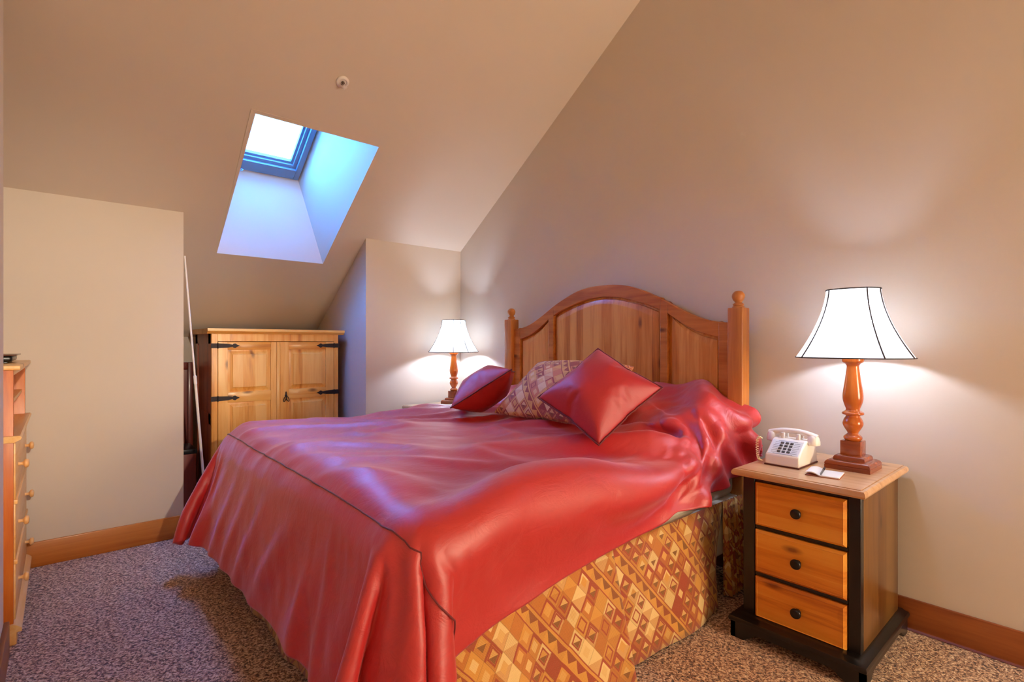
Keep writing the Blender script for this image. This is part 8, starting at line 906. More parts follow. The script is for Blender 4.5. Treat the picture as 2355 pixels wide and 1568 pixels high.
1,-1,0,1,0,-1,0,0,1,0,-1,0,0,0,1,-1,0,0,0,1,0,0,-1,0,0,0,0,0,0,0,0,0,0,0,0,1,-1,1,-1,0,0,1,-1,0,0,1,0,0,3,0,0,2,6,1,-6,-1,-18,0,-1,0,-2,-1,0,-2,1,0,-1,1,-1,2,0,-2,-1,0,-1,0,0,1,-1,0,0,1,0,-1,0,1,-1,1,-1,1,0,0,-1,0,1,0,0,-1,0,0,1,0,-1,0,0,1,0,-1,0,1,0,0,-1,0,1,0,-1,0,0,1,0,0,0,-1,0,0,1,0,0,0,0,0,0,-1,0,0,0,0,0,0,0,0,1,0,0,-1,1,-1,0,0,0,-1,3,2,0,1,2,4,2,-3,-18,-1,-1,-1,0,-1,-1,0,0,-1,1,0,0,-1,0,-1,0,0,-1,0,0,0,0,1,0,-1,0,0,1,-1,0,0,1,-1,0,0,0,1,0,-1,
0,1,0,-1,0,0,1,0,-1,0,0,1,0,0,-1,0,0,0,0,0,1,0,-1,0,0,0,0,1,0,-1,0,0,0,0,0,0,0,1,0,0,0,0,0,-1,0,0,0,0,0,1,-1,1,0,0,0,-2,3,2,0,0,1,4,1,-1,-19,-1,-1,-1,0,-1,-1,1,-1,1,-1,0,1,0,-1,0,-1,0,0,0,0,-1,1,-1,0,0,0,1,-1,0,1,-1,0,0,0,1,0,-1,1,0,-1,0,0,1,0,-1,0,0,1,0,-1,0,0,0,1,0,-1,0,0,0,0,0,1,0,0,-1,0,0,0,1,0,0,0,-1,0,0,0,1,-1,0,0,0,0,1,0,0,0,0,0,0,0,0,0,0,-1,2,-2,3,1,-1,0,1,5,1,-20,0,-1,-1,-1,0,0,-1,1,0,0,0,-1,1,-1,-1,1,-2,0,0,0,1,-1,0,0,1,0,-1,1,0,-1,0,
1,-1,1,-1,0,1,-1,0,1,0,-1,0,0,0,1,0,-1,0,1,0,-1,0,0,0,1,0,0,0,-1,0,0,0,0,1,0,0,-1,0,0,0,0,1,0,0,0,-1,1,0,0,0,-1,0,0,0,1,0,-1,0,0,0,1,0,0,1,-2,3,1,0,0,0,2,4,-20,-2,0,-1,-1,0,0,1,-1,0,1,-1,1,-1,0,-1,0,1,-1,0,0,-1,0,0,1,-1,0,1,-1,0,0,1,-1,1,-1,0,0,0,1,0,-1,0,1,-1,0,1,-1,0,1,-1,0,0,1,0,0,-1,0,0,0,0,1,0,0,0,-1,0,0,0,1,0,0,-1,0,0,0,0,0,0,0,0,0,0,0,0,0,1,-1,1,0,0,0,-1,1,-1,0,1,0,1,2,0,-1,1,0,3,-21,0,-2,0,0,-1,1,-1,1,-1,0,1,0,-1,-1,-1,1,-1,1,-1,1,-1,0,1,
-1,0,1,-1,0,0,1,-1,1,-1,0,0,1,-1,0,1,0,0,-1,1,0,0,-1,0,0,1,0,0,-1,0,0,1,0,0,-1,0,0,0,0,0,1,0,0,-1,0,0,0,1,0,0,-1,0,0,0,0,0,0,0,0,0,0,0,1,0,0,-1,0,1,-1,1,-1,0,0,2,1,1,0,-1,0,2,-22,-1,1,-2,0,0,0,1,-1,1,0,-1,0,0,-1,1,-1,1,-2,1,-1,1,-1,0,0,1,-1,1,0,0,-1,1,-1,1,0,0,-1,1,0,-1,1,-1,1,0,-1,0,1,-1,0,0,0,0,1,0,-1,0,0,0,1,0,0,0,-1,0,0,0,0,1,0,0,0,-1,0,0,1,0,0,0,0,-1,0,0,1,0,0,-1,0,0,1,0,0,-1,0,0,1,0,-1,0,3,0,1,0,0,-1,-22,0,2,-3,-1,1,-1,0,1,-1,0,1,-1,-1,0,-1,
1,-1,1,0,0,0,0,-1,0,0,0,0,0,0,1,-1,0,0,0,0,0,0,0,1,-1,1,-1,0,1,0,-1,1,0,0,0,-1,0,0,1,0,0,-1,0,0,0,0,1,0,0,0,-1,0,0,0,0,1,0,0,-1,0,0,0,0,1,0,0,-1,0,0,1,0,0,0,0,-1,1,0,0,-1,0,1,-1,2,2,0,-1,0,0,-20,5,-5,-3,-1,0,1,-1,0,1,0,0,-1,-1,0,1,-1,0,0,0,0,0,0,0,0,-1,1,-1,0,1,-1,1,0,-1,0,0,1,-1,0,0,1,-1,1,-1,0,0,1,-1,0,0,0,1,0,-1,0,0,0,1,0,0,0,-1,0,0,0,0,1,0,-1,0,0,0,0,0,1,0,0,0,0,-1,0,0,1,-1,0,0,0,1,0,-1,1,-1,0,0,0,0,0,0,1,2,0,1,0,0,-14,-3,-6,-1,1,-1,0,1,
-1,0,0,0,0,-1,0,-1,1,0,0,0,0,0,-1,0,0,0,0,0,1,-1,1,-1,0,1,0,0,-1,1,-1,1,-1,1,-1,1,-1,0,0,1,0,-1,0,0,0,1,0,0,-1,0,0,0,0,1,0,0,0,-1,0,0,1,0,0,-1,0,0,0,0,0,0,0,1,0,-1,0,1,0,-1,0,0,0,1,-1,0,0,0,0,1,0,-1,1,2,1,0,0,0,-4,-16,-5,2,-1,1,-1,0,1,0,0,-1,-1,0,-1,2,-1,0,0,-1,1,-1,1,0,0,0,-1,1,-1,0,0,1,0,-1,0,0,1,-1,1,-1,1,-1,1,-1,1,0,-1,0,0,1,0,0,0,-1,0,0,1,0,0,-1,0,0,0,0,0,1,0,0,-1,0,0,1,0,0,-1,0,0,0,0,0,0,1,-1,0,0,0,0,1,0,0,0,0,-1,0,1,-1,0,1,-1,2,2,-1,0,0,]
CUS = [-929,-917,-2,-858,-888,-1,-874,-852,68,-909,-843,-2,-862,-776,72,-889,-769,-2,-846,-701,73,-868,-695,-3,-830,-626,73,-849,-621,-4,-813,-551,74,-829,-547,-4,-797,-476,74,-810,-472,-5,-781,-401,75,-790,-398,-4,-763,-326,76,-770,-324,-4,-744,-251,76,-750,-250,-3,-724,-177,76,-729,-176,-3,-702,-104,76,-707,-102,-3,-649,-48,70,-635,-77,-2,-590,0,63,-634,0,-2,-648,50,72,-635,77,-2,-704,102,80,-708,101,0,-723,176,80,-730,175,1,-741,251,80,-752,249,1,-760,326,79,-772,323,1,-779,400,79,-792,397,1,-798,475,80,-812,471,1,-815,550,80,-832,545,2,-833,624,80,-851,620,2,-850,699,79,-871,694,2,-864,775,76,-892,768,3,-876,851,72,-913,841,3,-861,888,3,-933,915,3,-787,-859,0,-798,-845,78,-809,-787,127,-802,-711,136,-792,-635,140,-780,-559,143,-768,-483,145,-755,-407,148,-741,-332,149,-726,-256,151,-710,-181,151,-689,-107,152,-642,-47,
146,-580,-2,140,-634,53,148,-688,106,156,-705,181,155,-721,256,154,-737,332,153,-752,407,151,-767,482,150,-780,558,147,-792,634,144,-802,710,138,-808,786,128,-800,846,81,-789,862,3,-725,-815,1,-723,-830,79,-734,-788,143,-740,-721,180,-737,-645,193,-731,-569,201,-723,-493,207,-714,-416,212,-705,-340,217,-695,-264,220,-684,-188,224,-674,-112,227,-620,-58,220,-611,18,207,-589,91,197,-656,114,225,-675,189,225,-689,265,223,-701,340,220,-712,416,216,-721,493,211,-729,569,204,-735,645,195,-738,720,180,-732,787,143,-724,834,82,-725,820,4,-649,-829,-3,-653,-799,70,-658,-778,144,-665,-723,198,-670,-654,230,-669,-579,246,-666,-503,258,-661,-426,267,-655,-350,275,-649,-274,281,-641,-197,287,-633,-121,291,-623,-45,296,-590,23,281,-558,92,268,-624,123,295,-636,198,291,-644,275,285,-652,351,278,-658,427,270,-663,503,261,-667,579,248,-667,654,230,-663,723,198,-656,780,146,-649,
817,79,-649,829,1,-574,-815,-3,-577,-800,75,-582,-768,145,-589,-720,204,-595,-657,248,-599,-586,277,-599,-511,296,-597,-435,310,-595,-359,322,-592,-283,332,-588,-207,341,-582,-130,349,-573,-54,353,-530,3,325,-558,73,342,-587,142,360,-571,210,330,-589,285,338,-593,361,327,-596,437,314,-597,512,298,-596,586,278,-593,657,249,-587,721,206,-580,771,148,-574,801,77,-573,818,0,-498,-801,-3,-500,-789,76,-505,-759,147,-512,-714,209,-519,-656,259,-525,-589,296,-527,-517,323,-528,-442,341,-527,-367,357,-527,-291,372,-526,-216,386,-524,-140,399,-522,-64,410,-490,3,391,-523,70,411,-525,147,406,-514,219,381,-527,295,382,-526,370,364,-526,444,346,-525,518,325,-522,590,297,-517,657,260,-510,716,211,-503,762,149,-500,781,75,-497,806,-1,-423,-786,-3,-425,-776,76,-429,-750,148,-436,-708,213,-443,-654,267,-449,-590,310,-453,-520,341,-454,-447,365,-455,-372,384,-455,-298,401,-456,-222,418,
-457,-147,435,-448,-71,430,-457,-1,460,-457,75,450,-456,151,439,-457,227,432,-455,301,409,-454,375,390,-452,449,368,-450,522,343,-446,591,310,-440,655,268,-434,710,214,-427,752,150,-423,780,78,-421,791,-1,-347,-773,-3,-349,-763,76,-353,-740,149,-359,-702,216,-366,-651,274,-373,-591,321,-377,-523,356,-379,-450,382,-380,-376,403,-381,-301,421,-382,-226,438,-382,-151,454,-383,-76,470,-383,1,479,-382,77,470,-382,153,459,-381,229,445,-380,304,427,-379,378,407,-377,452,384,-374,523,356,-370,591,320,-364,652,274,-357,704,217,-351,743,151,-347,768,78,-346,778,-1,-271,-760,-3,-275,-743,75,-277,-730,151,-283,-694,218,-290,-648,279,-296,-591,331,-301,-524,369,-304,-452,397,-305,-378,417,-305,-303,435,-306,-228,451,-306,-152,465,-306,-76,477,-306,0,482,-306,77,478,-305,154,468,-305,230,455,-304,305,439,-303,380,420,-301,453,397,-298,524,368,-293,591,329,-287,649,279,-281,697,
219,-275,733,151,-271,755,78,-270,763,-1,-196,-747,-3,-198,-743,77,-205,-703,142,-207,-679,216,-213,-641,282,-221,-579,328,-226,-527,384,-228,-454,410,-229,-380,429,-229,-305,446,-229,-229,460,-229,-153,472,-229,-77,481,-229,0,484,-229,77,482,-229,154,475,-228,230,463,-228,306,449,-227,381,431,-225,455,409,-222,525,379,-217,590,337,-210,645,284,-204,689,221,-199,722,152,-196,741,77,-194,749,-1,-121,-729,-2,-122,-730,78,-129,-704,150,-136,-652,206,-142,-614,273,-146,-589,345,-150,-528,392,-152,-456,420,-152,-381,439,-153,-306,454,-153,-230,467,-152,-154,477,-152,-77,484,-152,0,487,-152,77,485,-152,154,479,-152,230,470,-151,306,457,-151,382,442,-149,456,421,-146,527,390,-140,588,344,-134,640,288,-128,681,223,-123,711,152,-120,729,77,-119,734,-2,-72,-670,7,-53,-697,79,-53,-701,156,-71,-684,229,-72,-640,293,-70,-589,350,-73,-527,396,-76,-457,429,-76,-383,447,-76,
-307,460,-76,-231,471,-75,-154,480,-75,-77,486,-75,0,488,-75,77,487,-75,154,482,-75,231,474,-74,307,464,-74,383,451,-73,457,432,-70,528,401,-63,585,350,-57,633,291,-51,672,224,-47,701,153,-44,717,77,-44,719,-2,4,-676,7,6,-648,82,6,-651,159,6,-681,229,5,-639,294,3,-573,333,2,-514,383,1,-459,436,1,-383,451,1,-307,463,1,-231,473,2,-154,481,2,-77,486,2,0,488,2,77,487,2,154,483,2,231,477,2,307,468,3,384,458,3,459,445,4,511,387,13,579,354,19,626,293,25,662,225,23,668,148,0,654,76,16,671,0,81,-682,8,57,-705,81,65,-699,157,83,-680,230,82,-637,294,75,-589,354,75,-528,400,78,-459,434,78,-383,450,78,-307,462,78,-231,472,79,-154,480,79,-77,485,79,0,487,79,77,486,79,154,482,79,230,475,79,307,467,80,384,458,79,460,447,76,526,409,79,545,334,
93,603,286,95,632,214,76,613,142,77,652,76,77,623,2,128,-743,4,129,-733,84,138,-682,141,143,-639,204,145,-601,271,151,-583,345,152,-530,401,154,-458,429,155,-383,445,155,-307,458,155,-231,469,156,-154,478,156,-78,483,156,-1,485,156,77,483,156,153,478,156,230,471,156,307,461,156,383,451,156,459,438,152,531,413,145,578,353,166,580,278,165,602,204,140,653,152,154,652,77,133,675,3,197,-708,6,205,-729,82,206,-715,158,206,-678,226,214,-631,286,227,-572,334,229,-532,399,231,-457,420,231,-382,435,232,-307,450,232,-231,462,232,-154,473,233,-78,480,233,-1,482,233,76,478,233,153,471,233,229,462,233,306,451,232,382,438,231,457,422,227,529,396,220,595,356,211,640,295,208,663,221,213,678,146,193,718,84,189,728,4,267,-739,5,280,-711,79,281,-701,155,279,-698,232,288,-650,291,298,-598,347,304,-529,381,306,-456,
405,307,-381,423,308,-306,439,309,-230,453,309,-154,466,310,-78,476,310,-1,477,310,76,471,309,152,462,309,229,451,309,305,438,308,380,424,306,455,406,303,528,381,296,595,344,287,650,291,278,695,229,270,728,159,266,741,84,263,749,4,339,-765,4,342,-757,83,347,-741,159,356,-707,227,365,-656,285,374,-597,332,379,-527,365,381,-454,388,383,-379,407,384,-304,424,385,-229,441,386,-154,457,386,-78,471,387,-1,470,386,75,462,385,151,450,385,227,437,384,303,422,383,378,407,381,453,389,378,526,365,372,595,331,363,655,283,354,704,225,346,740,157,340,760,83,338,769,4,413,-786,4,416,-777,83,423,-754,156,432,-714,221,441,-659,275,449,-595,317,453,-524,347,456,-451,369,457,-376,388,458,-301,405,459,-226,422,458,-150,430,462,-79,460,462,-2,456,462,74,446,460,149,431,459,225,416,458,300,402,457,376,387,456,451,370,453,
525,348,448,595,317,439,659,274,430,712,220,422,752,155,415,777,82,412,788,4,487,-806,4,491,-795,83,499,-765,153,508,-720,215,517,-661,264,524,-593,300,527,-521,325,529,-446,344,529,-371,361,529,-296,377,530,-220,392,531,-145,408,495,-80,390,519,-8,405,529,68,409,530,144,398,530,220,386,529,296,373,529,372,360,529,447,345,527,522,327,523,594,302,516,661,264,507,720,215,497,764,153,491,792,81,487,806,3,562,-825,4,566,-810,81,575,-775,149,585,-725,207,593,-661,249,597,-590,277,599,-515,296,598,-440,311,596,-364,324,594,-288,335,591,-211,345,579,-135,348,533,-79,323,562,-10,341,587,60,359,591,137,352,593,213,343,595,289,334,597,365,323,598,441,312,599,517,299,597,592,281,592,663,252,583,726,208,573,776,151,567,798,77,562,824,2,636,-844,3,642,-826,80,651,-785,145,661,-727,195,667,-658,227,667,-583,245,
665,-507,258,660,-431,267,655,-354,275,648,-278,282,639,-202,286,624,-126,287,590,-58,277,557,11,267,616,55,288,639,128,293,646,205,288,652,281,283,657,357,276,661,434,269,665,510,261,667,587,250,666,661,232,659,730,199,649,787,148,640,823,81,637,838,2,710,-863,3,717,-839,78,727,-791,138,735,-725,176,734,-650,192,729,-574,201,722,-497,208,714,-421,213,704,-345,216,692,-269,219,679,-193,221,658,-119,218,619,-54,206,581,12,194,643,52,216,676,121,226,690,197,225,700,273,223,708,349,219,716,426,215,723,502,211,729,578,206,735,655,198,734,730,182,725,795,141,714,842,82,714,838,2,785,-882,2,793,-852,75,803,-792,122,800,-716,135,791,-640,141,781,-564,145,769,-488,147,755,-412,148,740,-337,149,724,-261,149,706,-187,149,671,-119,142,610,-73,132,638,-3,144,629,74,143,688,122,150,724,190,157,735,266,155,747,342,
153,758,418,151,768,494,149,778,570,146,789,646,145,800,722,142,801,798,128,790,853,75,781,875,0,859,-902,1,869,-858,66,861,-782,73,848,-706,76,833,-631,76,817,-556,77,801,-481,77,783,-406,77,765,-331,77,746,-256,76,726,-182,75,679,-122,65,626,-67,57,663,-1,71,667,76,76,672,152,81,741,186,81,756,261,81,771,336,80,785,412,79,798,488,78,811,564,77,813,640,72,841,711,79,855,787,75,866,863,70,854,899,0,933,-922,0,913,-848,0,891,-774,-1,871,-700,-1,851,-626,-1,832,-552,-1,813,-478,-1,795,-403,-1,776,-329,-2,758,-254,-3,741,-179,-4,680,-134,-14,683,-58,1,664,15,-7,628,82,6,690,129,7,742,185,2,760,259,2,778,334,1,794,409,1,811,485,0,827,560,0,843,635,-1,839,712,-1,877,778,-1,902,851,0,927,924,0,-871,-853,-72,-860,-777,-77,-847,-701,-80,-831,-626,-81,-814,
-551,-81,-796,-476,-82,-777,-402,-81,-758,-327,-82,-741,-252,-83,-723,-177,-83,-703,-103,-84,-648,-49,-76,-590,0,-68,-650,47,-74,-704,103,-79,-725,177,-79,-746,251,-79,-765,325,-78,-783,400,-78,-800,475,-77,-816,550,-76,-832,625,-74,-847,700,-73,-863,776,-71,-874,852,-67,-803,-817,-65,-811,-787,-135,-803,-711,-142,-793,-635,-147,-781,-559,-150,-767,-484,-153,-753,-408,-154,-737,-333,-156,-721,-257,-157,-705,-182,-158,-688,-107,-159,-634,-53,-152,-581,2,-145,-644,47,-151,-692,107,-155,-712,181,-155,-728,256,-153,-743,331,-152,-757,407,-150,-770,483,-147,-782,558,-144,-793,634,-140,-803,710,-134,-809,787,-125,-798,843,-74,-728,-824,-77,-735,-784,-143,-742,-721,-187,-739,-646,-200,-732,-570,-209,-724,-493,-215,-714,-417,-220,-703,-341,-224,-690,-265,-227,-675,-190,-229,-657,-115,-229,-590,-90,-202,-613,-18,-212,-623,58,-224,-676,112,-231,-687,188,-227,-697,264,-223,-707,340,-219,-717,416,-214,-725,492,-208,-732,569,-202,
-738,645,-192,-740,720,-178,-734,788,-142,-723,825,-76,-651,-817,-81,-658,-777,-147,-666,-722,-201,-671,-655,-237,-671,-580,-254,-667,-504,-266,-662,-428,-276,-656,-351,-284,-648,-275,-291,-638,-199,-295,-625,-123,-299,-560,-91,-273,-596,-24,-287,-626,45,-300,-636,121,-296,-645,198,-291,-652,274,-285,-658,350,-277,-663,426,-269,-667,502,-259,-670,578,-246,-670,653,-229,-666,723,-197,-658,780,-146,-652,796,-71,-576,-802,-81,-582,-769,-151,-590,-719,-209,-596,-657,-254,-601,-587,-285,-601,-513,-305,-600,-437,-320,-597,-362,-333,-595,-286,-345,-590,-210,-355,-559,-143,-332,-568,-68,-346,-536,-1,-329,-579,55,-360,-587,131,-354,-591,207,-346,-595,283,-336,-597,359,-324,-599,435,-311,-600,511,-296,-600,585,-277,-596,657,-249,-589,720,-205,-582,770,-147,-576,803,-78,-500,-788,-81,-506,-760,-152,-513,-714,-214,-520,-657,-265,-526,-591,-304,-529,-519,-332,-530,-445,-352,-530,-370,-370,-530,-295,-387,-531,-220,-403,-508,-147,-390,-522,-74,-408,-496,-3,
-395,-527,65,-416,-528,140,-403,-529,216,-390,-529,292,-375,-530,367,-360,-530,442,-343,-529,517,-323,-526,589,-297,-520,656,-260,-513,714,-210,-505,761,-149,-500,791,-79,-425,-774,-81,-429,-749,-154,-436,-708,-219,-444,-655,-274,-450,-592,-318,-454,-522,-350,-457,-450,-375,-458,-375,-395,-459,-301,-414,-459,-226,-432,-460,-151,-450,-451,-76,-438,-460,-4,-463,-461,73,-455,-459,147,-437,-459,222,-420,-458,297,-403,-457,372,-386,-456,447,-366,-454,520,-343,-450,590,-311,-444,654,-269,-436,709,-215,-429,751,-151,-424,779,-80,-349,-762,-82,-353,-738,-155,-360,-701,-222,-367,-653,-281,-374,-593,-329,-379,-525,-365,-382,-452,-392,-383,-379,-413,-384,-304,-432,-384,-229,-449,-385,-154,-466,-385,-78,-478,-386,-1,-482,-385,75,-471,-385,151,-456,-384,226,-440,-384,301,-423,-383,376,-405,-382,450,-384,-379,522,-358,-374,590,-323,-367,651,-276,-360,702,-219,-353,741,-153,-348,767,-80,-273,-750,-82,-277,-726,-155,-284,-692,-225,-291,-649,-288,-298,
-593,-340,-303,-526,-378,-306,-455,-406,-307,-381,-427,-308,-306,-444,-308,-230,-460,-308,-154,-473,-309,-78,-483,-309,-1,-485,-309,76,-478,-309,152,-467,-308,228,-453,-308,303,-437,-307,378,-420,-306,452,-399,-303,524,-372,-298,591,-334,-291,648,-283,-283,695,-222,-277,730,-154,-272,753,-81,-198,-734,-82,-202,-711,-155,-207,-681,-226,-215,-640,-291,-222,-595,-352,-227,-528,-391,-230,-456,-419,-231,-382,-439,-232,-307,-454,-232,-231,-467,-232,-155,-478,-232,-78,-485,-232,-1,-487,-232,76,-482,-232,152,-474,-232,229,-462,-232,304,-449,-232,380,-433,-230,454,-413,-227,526,-386,-221,590,-343,-214,644,-289,-207,686,-225,-201,718,-155,-197,739,-81,-123,-716,-80,-128,-690,-152,-140,-647,-215,-162,-591,-263,-162,-553,-330,-151,-529,-402,-154,-458,-432,-155,-383,-449,-155,-307,-462,-155,-231,-473,-155,-155,-482,-155,-78,-487,-155,-1,-488,-155,76,-485,-155,153,-479,-155,229,-469,-155,305,-458,-155,381,-444,-155,456,-427,-152,528,-399,-145,589,-352,
-138,637,-293,-131,676,-227,-125,705,-156,-121,725,-81,-58,-677,-71,-58,-659,-145,-77,-605,-198,-88,-610,-274,-86,-567,-338,-80,-507,-384,-79,-460,-446,-78,-384,-457,-78,-308,-467,-78,-232,-476,-78,-155,-483,-78,-78,-488,-78,-1,-489,-78,76,-486,-78,153,-481,-78,230,-474,-79,306,-464,-79,382,-453,-79,458,-442,-80,507,-382,-78,561,-327,-61,630,-296,-55,665,-228,-49,692,-156,-46,707,-81,8,-638,-62,11,-627,-138,-12,-645,-209,-14,-628,-284,-11,-581,-344,-7,-526,-398,-3,-458,-435,-1,-384,-456,-1,-308,-467,-1,-232,-476,-1,-155,-482,-1,-78,-486,-1,-1,-488,-1,76,-486,-1,153,-481,-1,230,-474,-2,307,-466,-2,383,-456,-3,459,-442,-7,524,-401,-10,585,-355,-3,583,-278,14,630,-220,17,653,-147,-2,645,-72,62,-692,-68,56,-689,-145,56,-677,-221,61,-640,-289,66,-586,-344,70,-525,-390,74,-457,-426,75,-384,-448,76,-308,-461,76,-231,-472,76,-155,-479,76,-78,-484,76,-1,
-485,76,76,-483,76,153,-479,76,230,-472,75,307,-462,75,383,-451,74,458,-434,70,527,-400,67,587,-352,64,620,-283,82,597,-212,79,609,-136,75,651,-72,126,-734,-75,128,-715,-150,132,-688,-222,136,-633,-275,141,-579,-330,147,-527,-386,150,-457,-418,152,-383,-439,152,-307,-454,153,-231,-465,153,-155,-474,153,-78,-479,153,-1,-481,153,77,-479,153,153,-474,153,230,-466,152,306,-455,151,382,-442,150,457,-425,147,529,-397,143,590,-351,139,609,-276,125,660,-220,128,668,-144,151,658,-71,202,-724,-72,205,-718,-148,208,-676,-213,211,-648,-285,217,-590,-335,223,-528,-380,226,-456,-408,228,-382,-428,229,-307,-444,230,-231,-457,230,-154,-467,230,-78,-474,230,-1,-476,230,76,-473,230,153,-467,229,230,-457,229,306,-446,228,381,-431,226,456,-414,223,529,-389,217,580,-331,207,643,-288,199,681,-222,193,708,-150,190,724,-75,278,-713,-68,280,-700,-144,281,-699,-221,288,-655,-284,294,
-594,-331,299,-527,-368,302,-455,-395,304,-381,-416,305,-306,-433,306,-230,-447,306,-154,-459,307,-78,-468,307,-1,-470,307,76,-467,306,153,-458,306,229,-447,305,305,-434,304,380,-418,302,455,-399,298,527,-373,292,595,-337,284,650,-283,275,693,-220,268,724,-150,264,743,-75,341,-756,-75,346,-738,-149,357,-710,-220,363,-652,-270,370,-595,-322,375,-526,-356,378,-454,-381,380,-379,-401,381,-304,-419,382,-229,-435,383,-154,-450,384,-77,-462,384,-1,-464,383,76,-458,382,152,-447,381,228,-434,380,304,-419,379,379,-403,377,454,-384,374,526,-359,368,595,-325,360,655,-277,351,703,-217,344,738,-149,339,760,-76,416,-776,-75,422,-751,-148,432,-702,-206,439,-661,-271,446,-596,-311,450,-525,-341,453,-451,-364,454,-377,-383,456,-302,-401,457,-227,-418,458,-152,-435,460,-78,-454,460,-1,-452,459,76,-446,458,151,-430,456,226,-416,455,302,-400,454,377,-384,452,452,-366,449,525,-343,444,595,-312,
436,659,-269,428,712,-214,420,752,-149,414,776,-76,490,-794,-76,498,-763,-146,507,-719,-208,515,-662,-259,522,-594,-295,525,-522,-321,526,-447,-342,527,-373,-359,528,-297,-376,529,-222,-392,530,-147,-408,499,-79,-388,515,-5,-399,527,70,-409,529,147,-402,528,222,-388,527,298,-374,526,373,-359,525,449,-343,524,523,-324,520,595,-298,513,662,-260,504,719,-209,495,764,-147,489,792,-76,566,-809,-75,574,-774,-143,583,-724,-201,591,-662,-245,596,-591,-275,597,-517,-295,597,-441,-311,596,-366,-325,594,-290,-337,592,-214,-348,586,-137,-355,562,-65,-346,531,3,-324,568,67,-345,591,139,-357,592,215,-346,593,291,-335,594,367,-324,595,443,-312,596,519,-298,594,593,-279,589,664,-248,580,726,-203,571,776,-146,564,809,-77,641,-824,-74,650,-784,-139,659,-727,-191,665,-659,-226,666,-585,-245,664,-509,-258,661,-433,-269,657,-357,-278,651,-280,-286,644,-204,-293,637,-128,-299,619,-53,-295,594,19,
-283,569,90,-271,632,130,-292,643,206,-289,649,282,-283,655,359,-277,659,435,-269,662,511,-260,665,587,-248,663,662,-230,657,730,-195,648,786,-143,639,825,-77,717,-838,-73,726,-791,-133,734,-726,-174,734,-652,-192,730,-575,-202,723,-499,-210,716,-423,-216,707,-347,-221,696,-271,-224,685,-195,-228,672,-119,-231,619,-64,-219,610,11,-208,596,86,-199,660,124,-221,681,198,-223,694,274,-221,704,350,-218,713,426,-214,720,502,-210,727,579,-204,732,655,-195,732,730,-179,724,795,-139,715,841,-77,792,-851,-71,802,-793,-121,800,-718,-135,792,-641,-142,782,-565,-146,770,-489,-150,757,-414,-152,744,-338,-154,730,-262,-156,714,-187,-157,693,-113,-157,648,-51,-149,591,-1,-135,639,58,-142,687,118,-149,710,191,-152,726,267,-151,741,342,-151,754,418,-150,766,494,-149,778,570,-147,789,646,-144,798,722,-140,800,798,-127,790,855,-77,869,-859,-64,861,-783,-73,849,-707,-76,834,-632,-78,818,
-557,-79,800,-482,-79,782,-407,-79,766,-332,-80,750,-257,-82,734,-182,-83,711,-108,-82,672,-43,-76,607,-5,-59,652,57,-66,698,118,-73,733,187,-78,747,262,-78,764,337,-78,781,412,-78,797,487,-78,812,562,-78,829,637,-79,845,712,-80,859,788,-78,866,864,-70,]
NX, NY = 100, 104
d = DUV; DV = []
for c in range(3):
    seg = d[c*NX*NY:(c+1)*NX*NY]; out = [0]*(NX*NY)
    for i in range(NX):
        for j in range(NY):
            k = i*NY+j
            if i and j: pr = out[k-1]+out[k-NY]-out[k-NY-1]
            elif j: pr = out[k-1]
            elif i: pr = out[k-NY]
            else: pr = 0
            out[k] = pr+seg[k]
    DV.append([v*.001 for v in out])
V = [Vector((DV[0][k], DV[1][k], DV[2][k])) for k in range(NX*NY)]
bm = bmesh.new(); bv = [bm.verts.new(v) for v in V]
for i in range(NX-1):
    for j in range(NY-1):
        a = i*NY+j; bm.faces.new((bv[a], bv[a+1], bv[a+NY+1], bv[a+NY]))
duvet = link_mesh('duvet', bm, duvet_m, None, True)
md = duvet.modifiers.new('sub', 'SUBSURF'); md.levels = 1; md.render_levels = 2
md = duvet.modifiers.new('thick', 'SOLIDIFY'); md.thickness = .010; md.offset = 1
tag(duvet, 'burgundy satin duvet spread over the bed and hanging down its sides', 'duvet')
# seam running along the foot end and down the near side
def surf(i, j):
    i0 = min(int(i), NX-2); j0 = min(int(j), NY-2); a = i-i0; b = j-j0
    return V[i0*NY+j0].lerp(V[(i0+1)*NY+j0], a).lerp(V[i0*NY+j0+1].lerp(V[(i0+1)*NY+j0+1], a), b)
SEAM = [(0, 74.5), (8, 76.5), (20, 78.5), (50, 78), (103, 77.5)]
SGN = 1 if (surf(51, 50)-surf(49, 50)).cross(surf(50, 51)-surf(50, 49)).z > 0 else -1
pts = []
for k in range(0, (NY-1)*2+1):
    j = k/2; i = interp(SEAM, j)
    p = surf(i, j); n = (surf(i+.5, j)-surf(i-.5, j)).cross(surf(i, min(j+.5, NY-1))-surf(i, max(j-.5, 0)))
    n.normalize()
    if SGN < 0: n = -n
    pts.append(p+n*.011)
bm = bmesh.new(); tube(bm, pts, .0027, 6)
link_mesh('piping', bm, pipe_m, duvet, True)

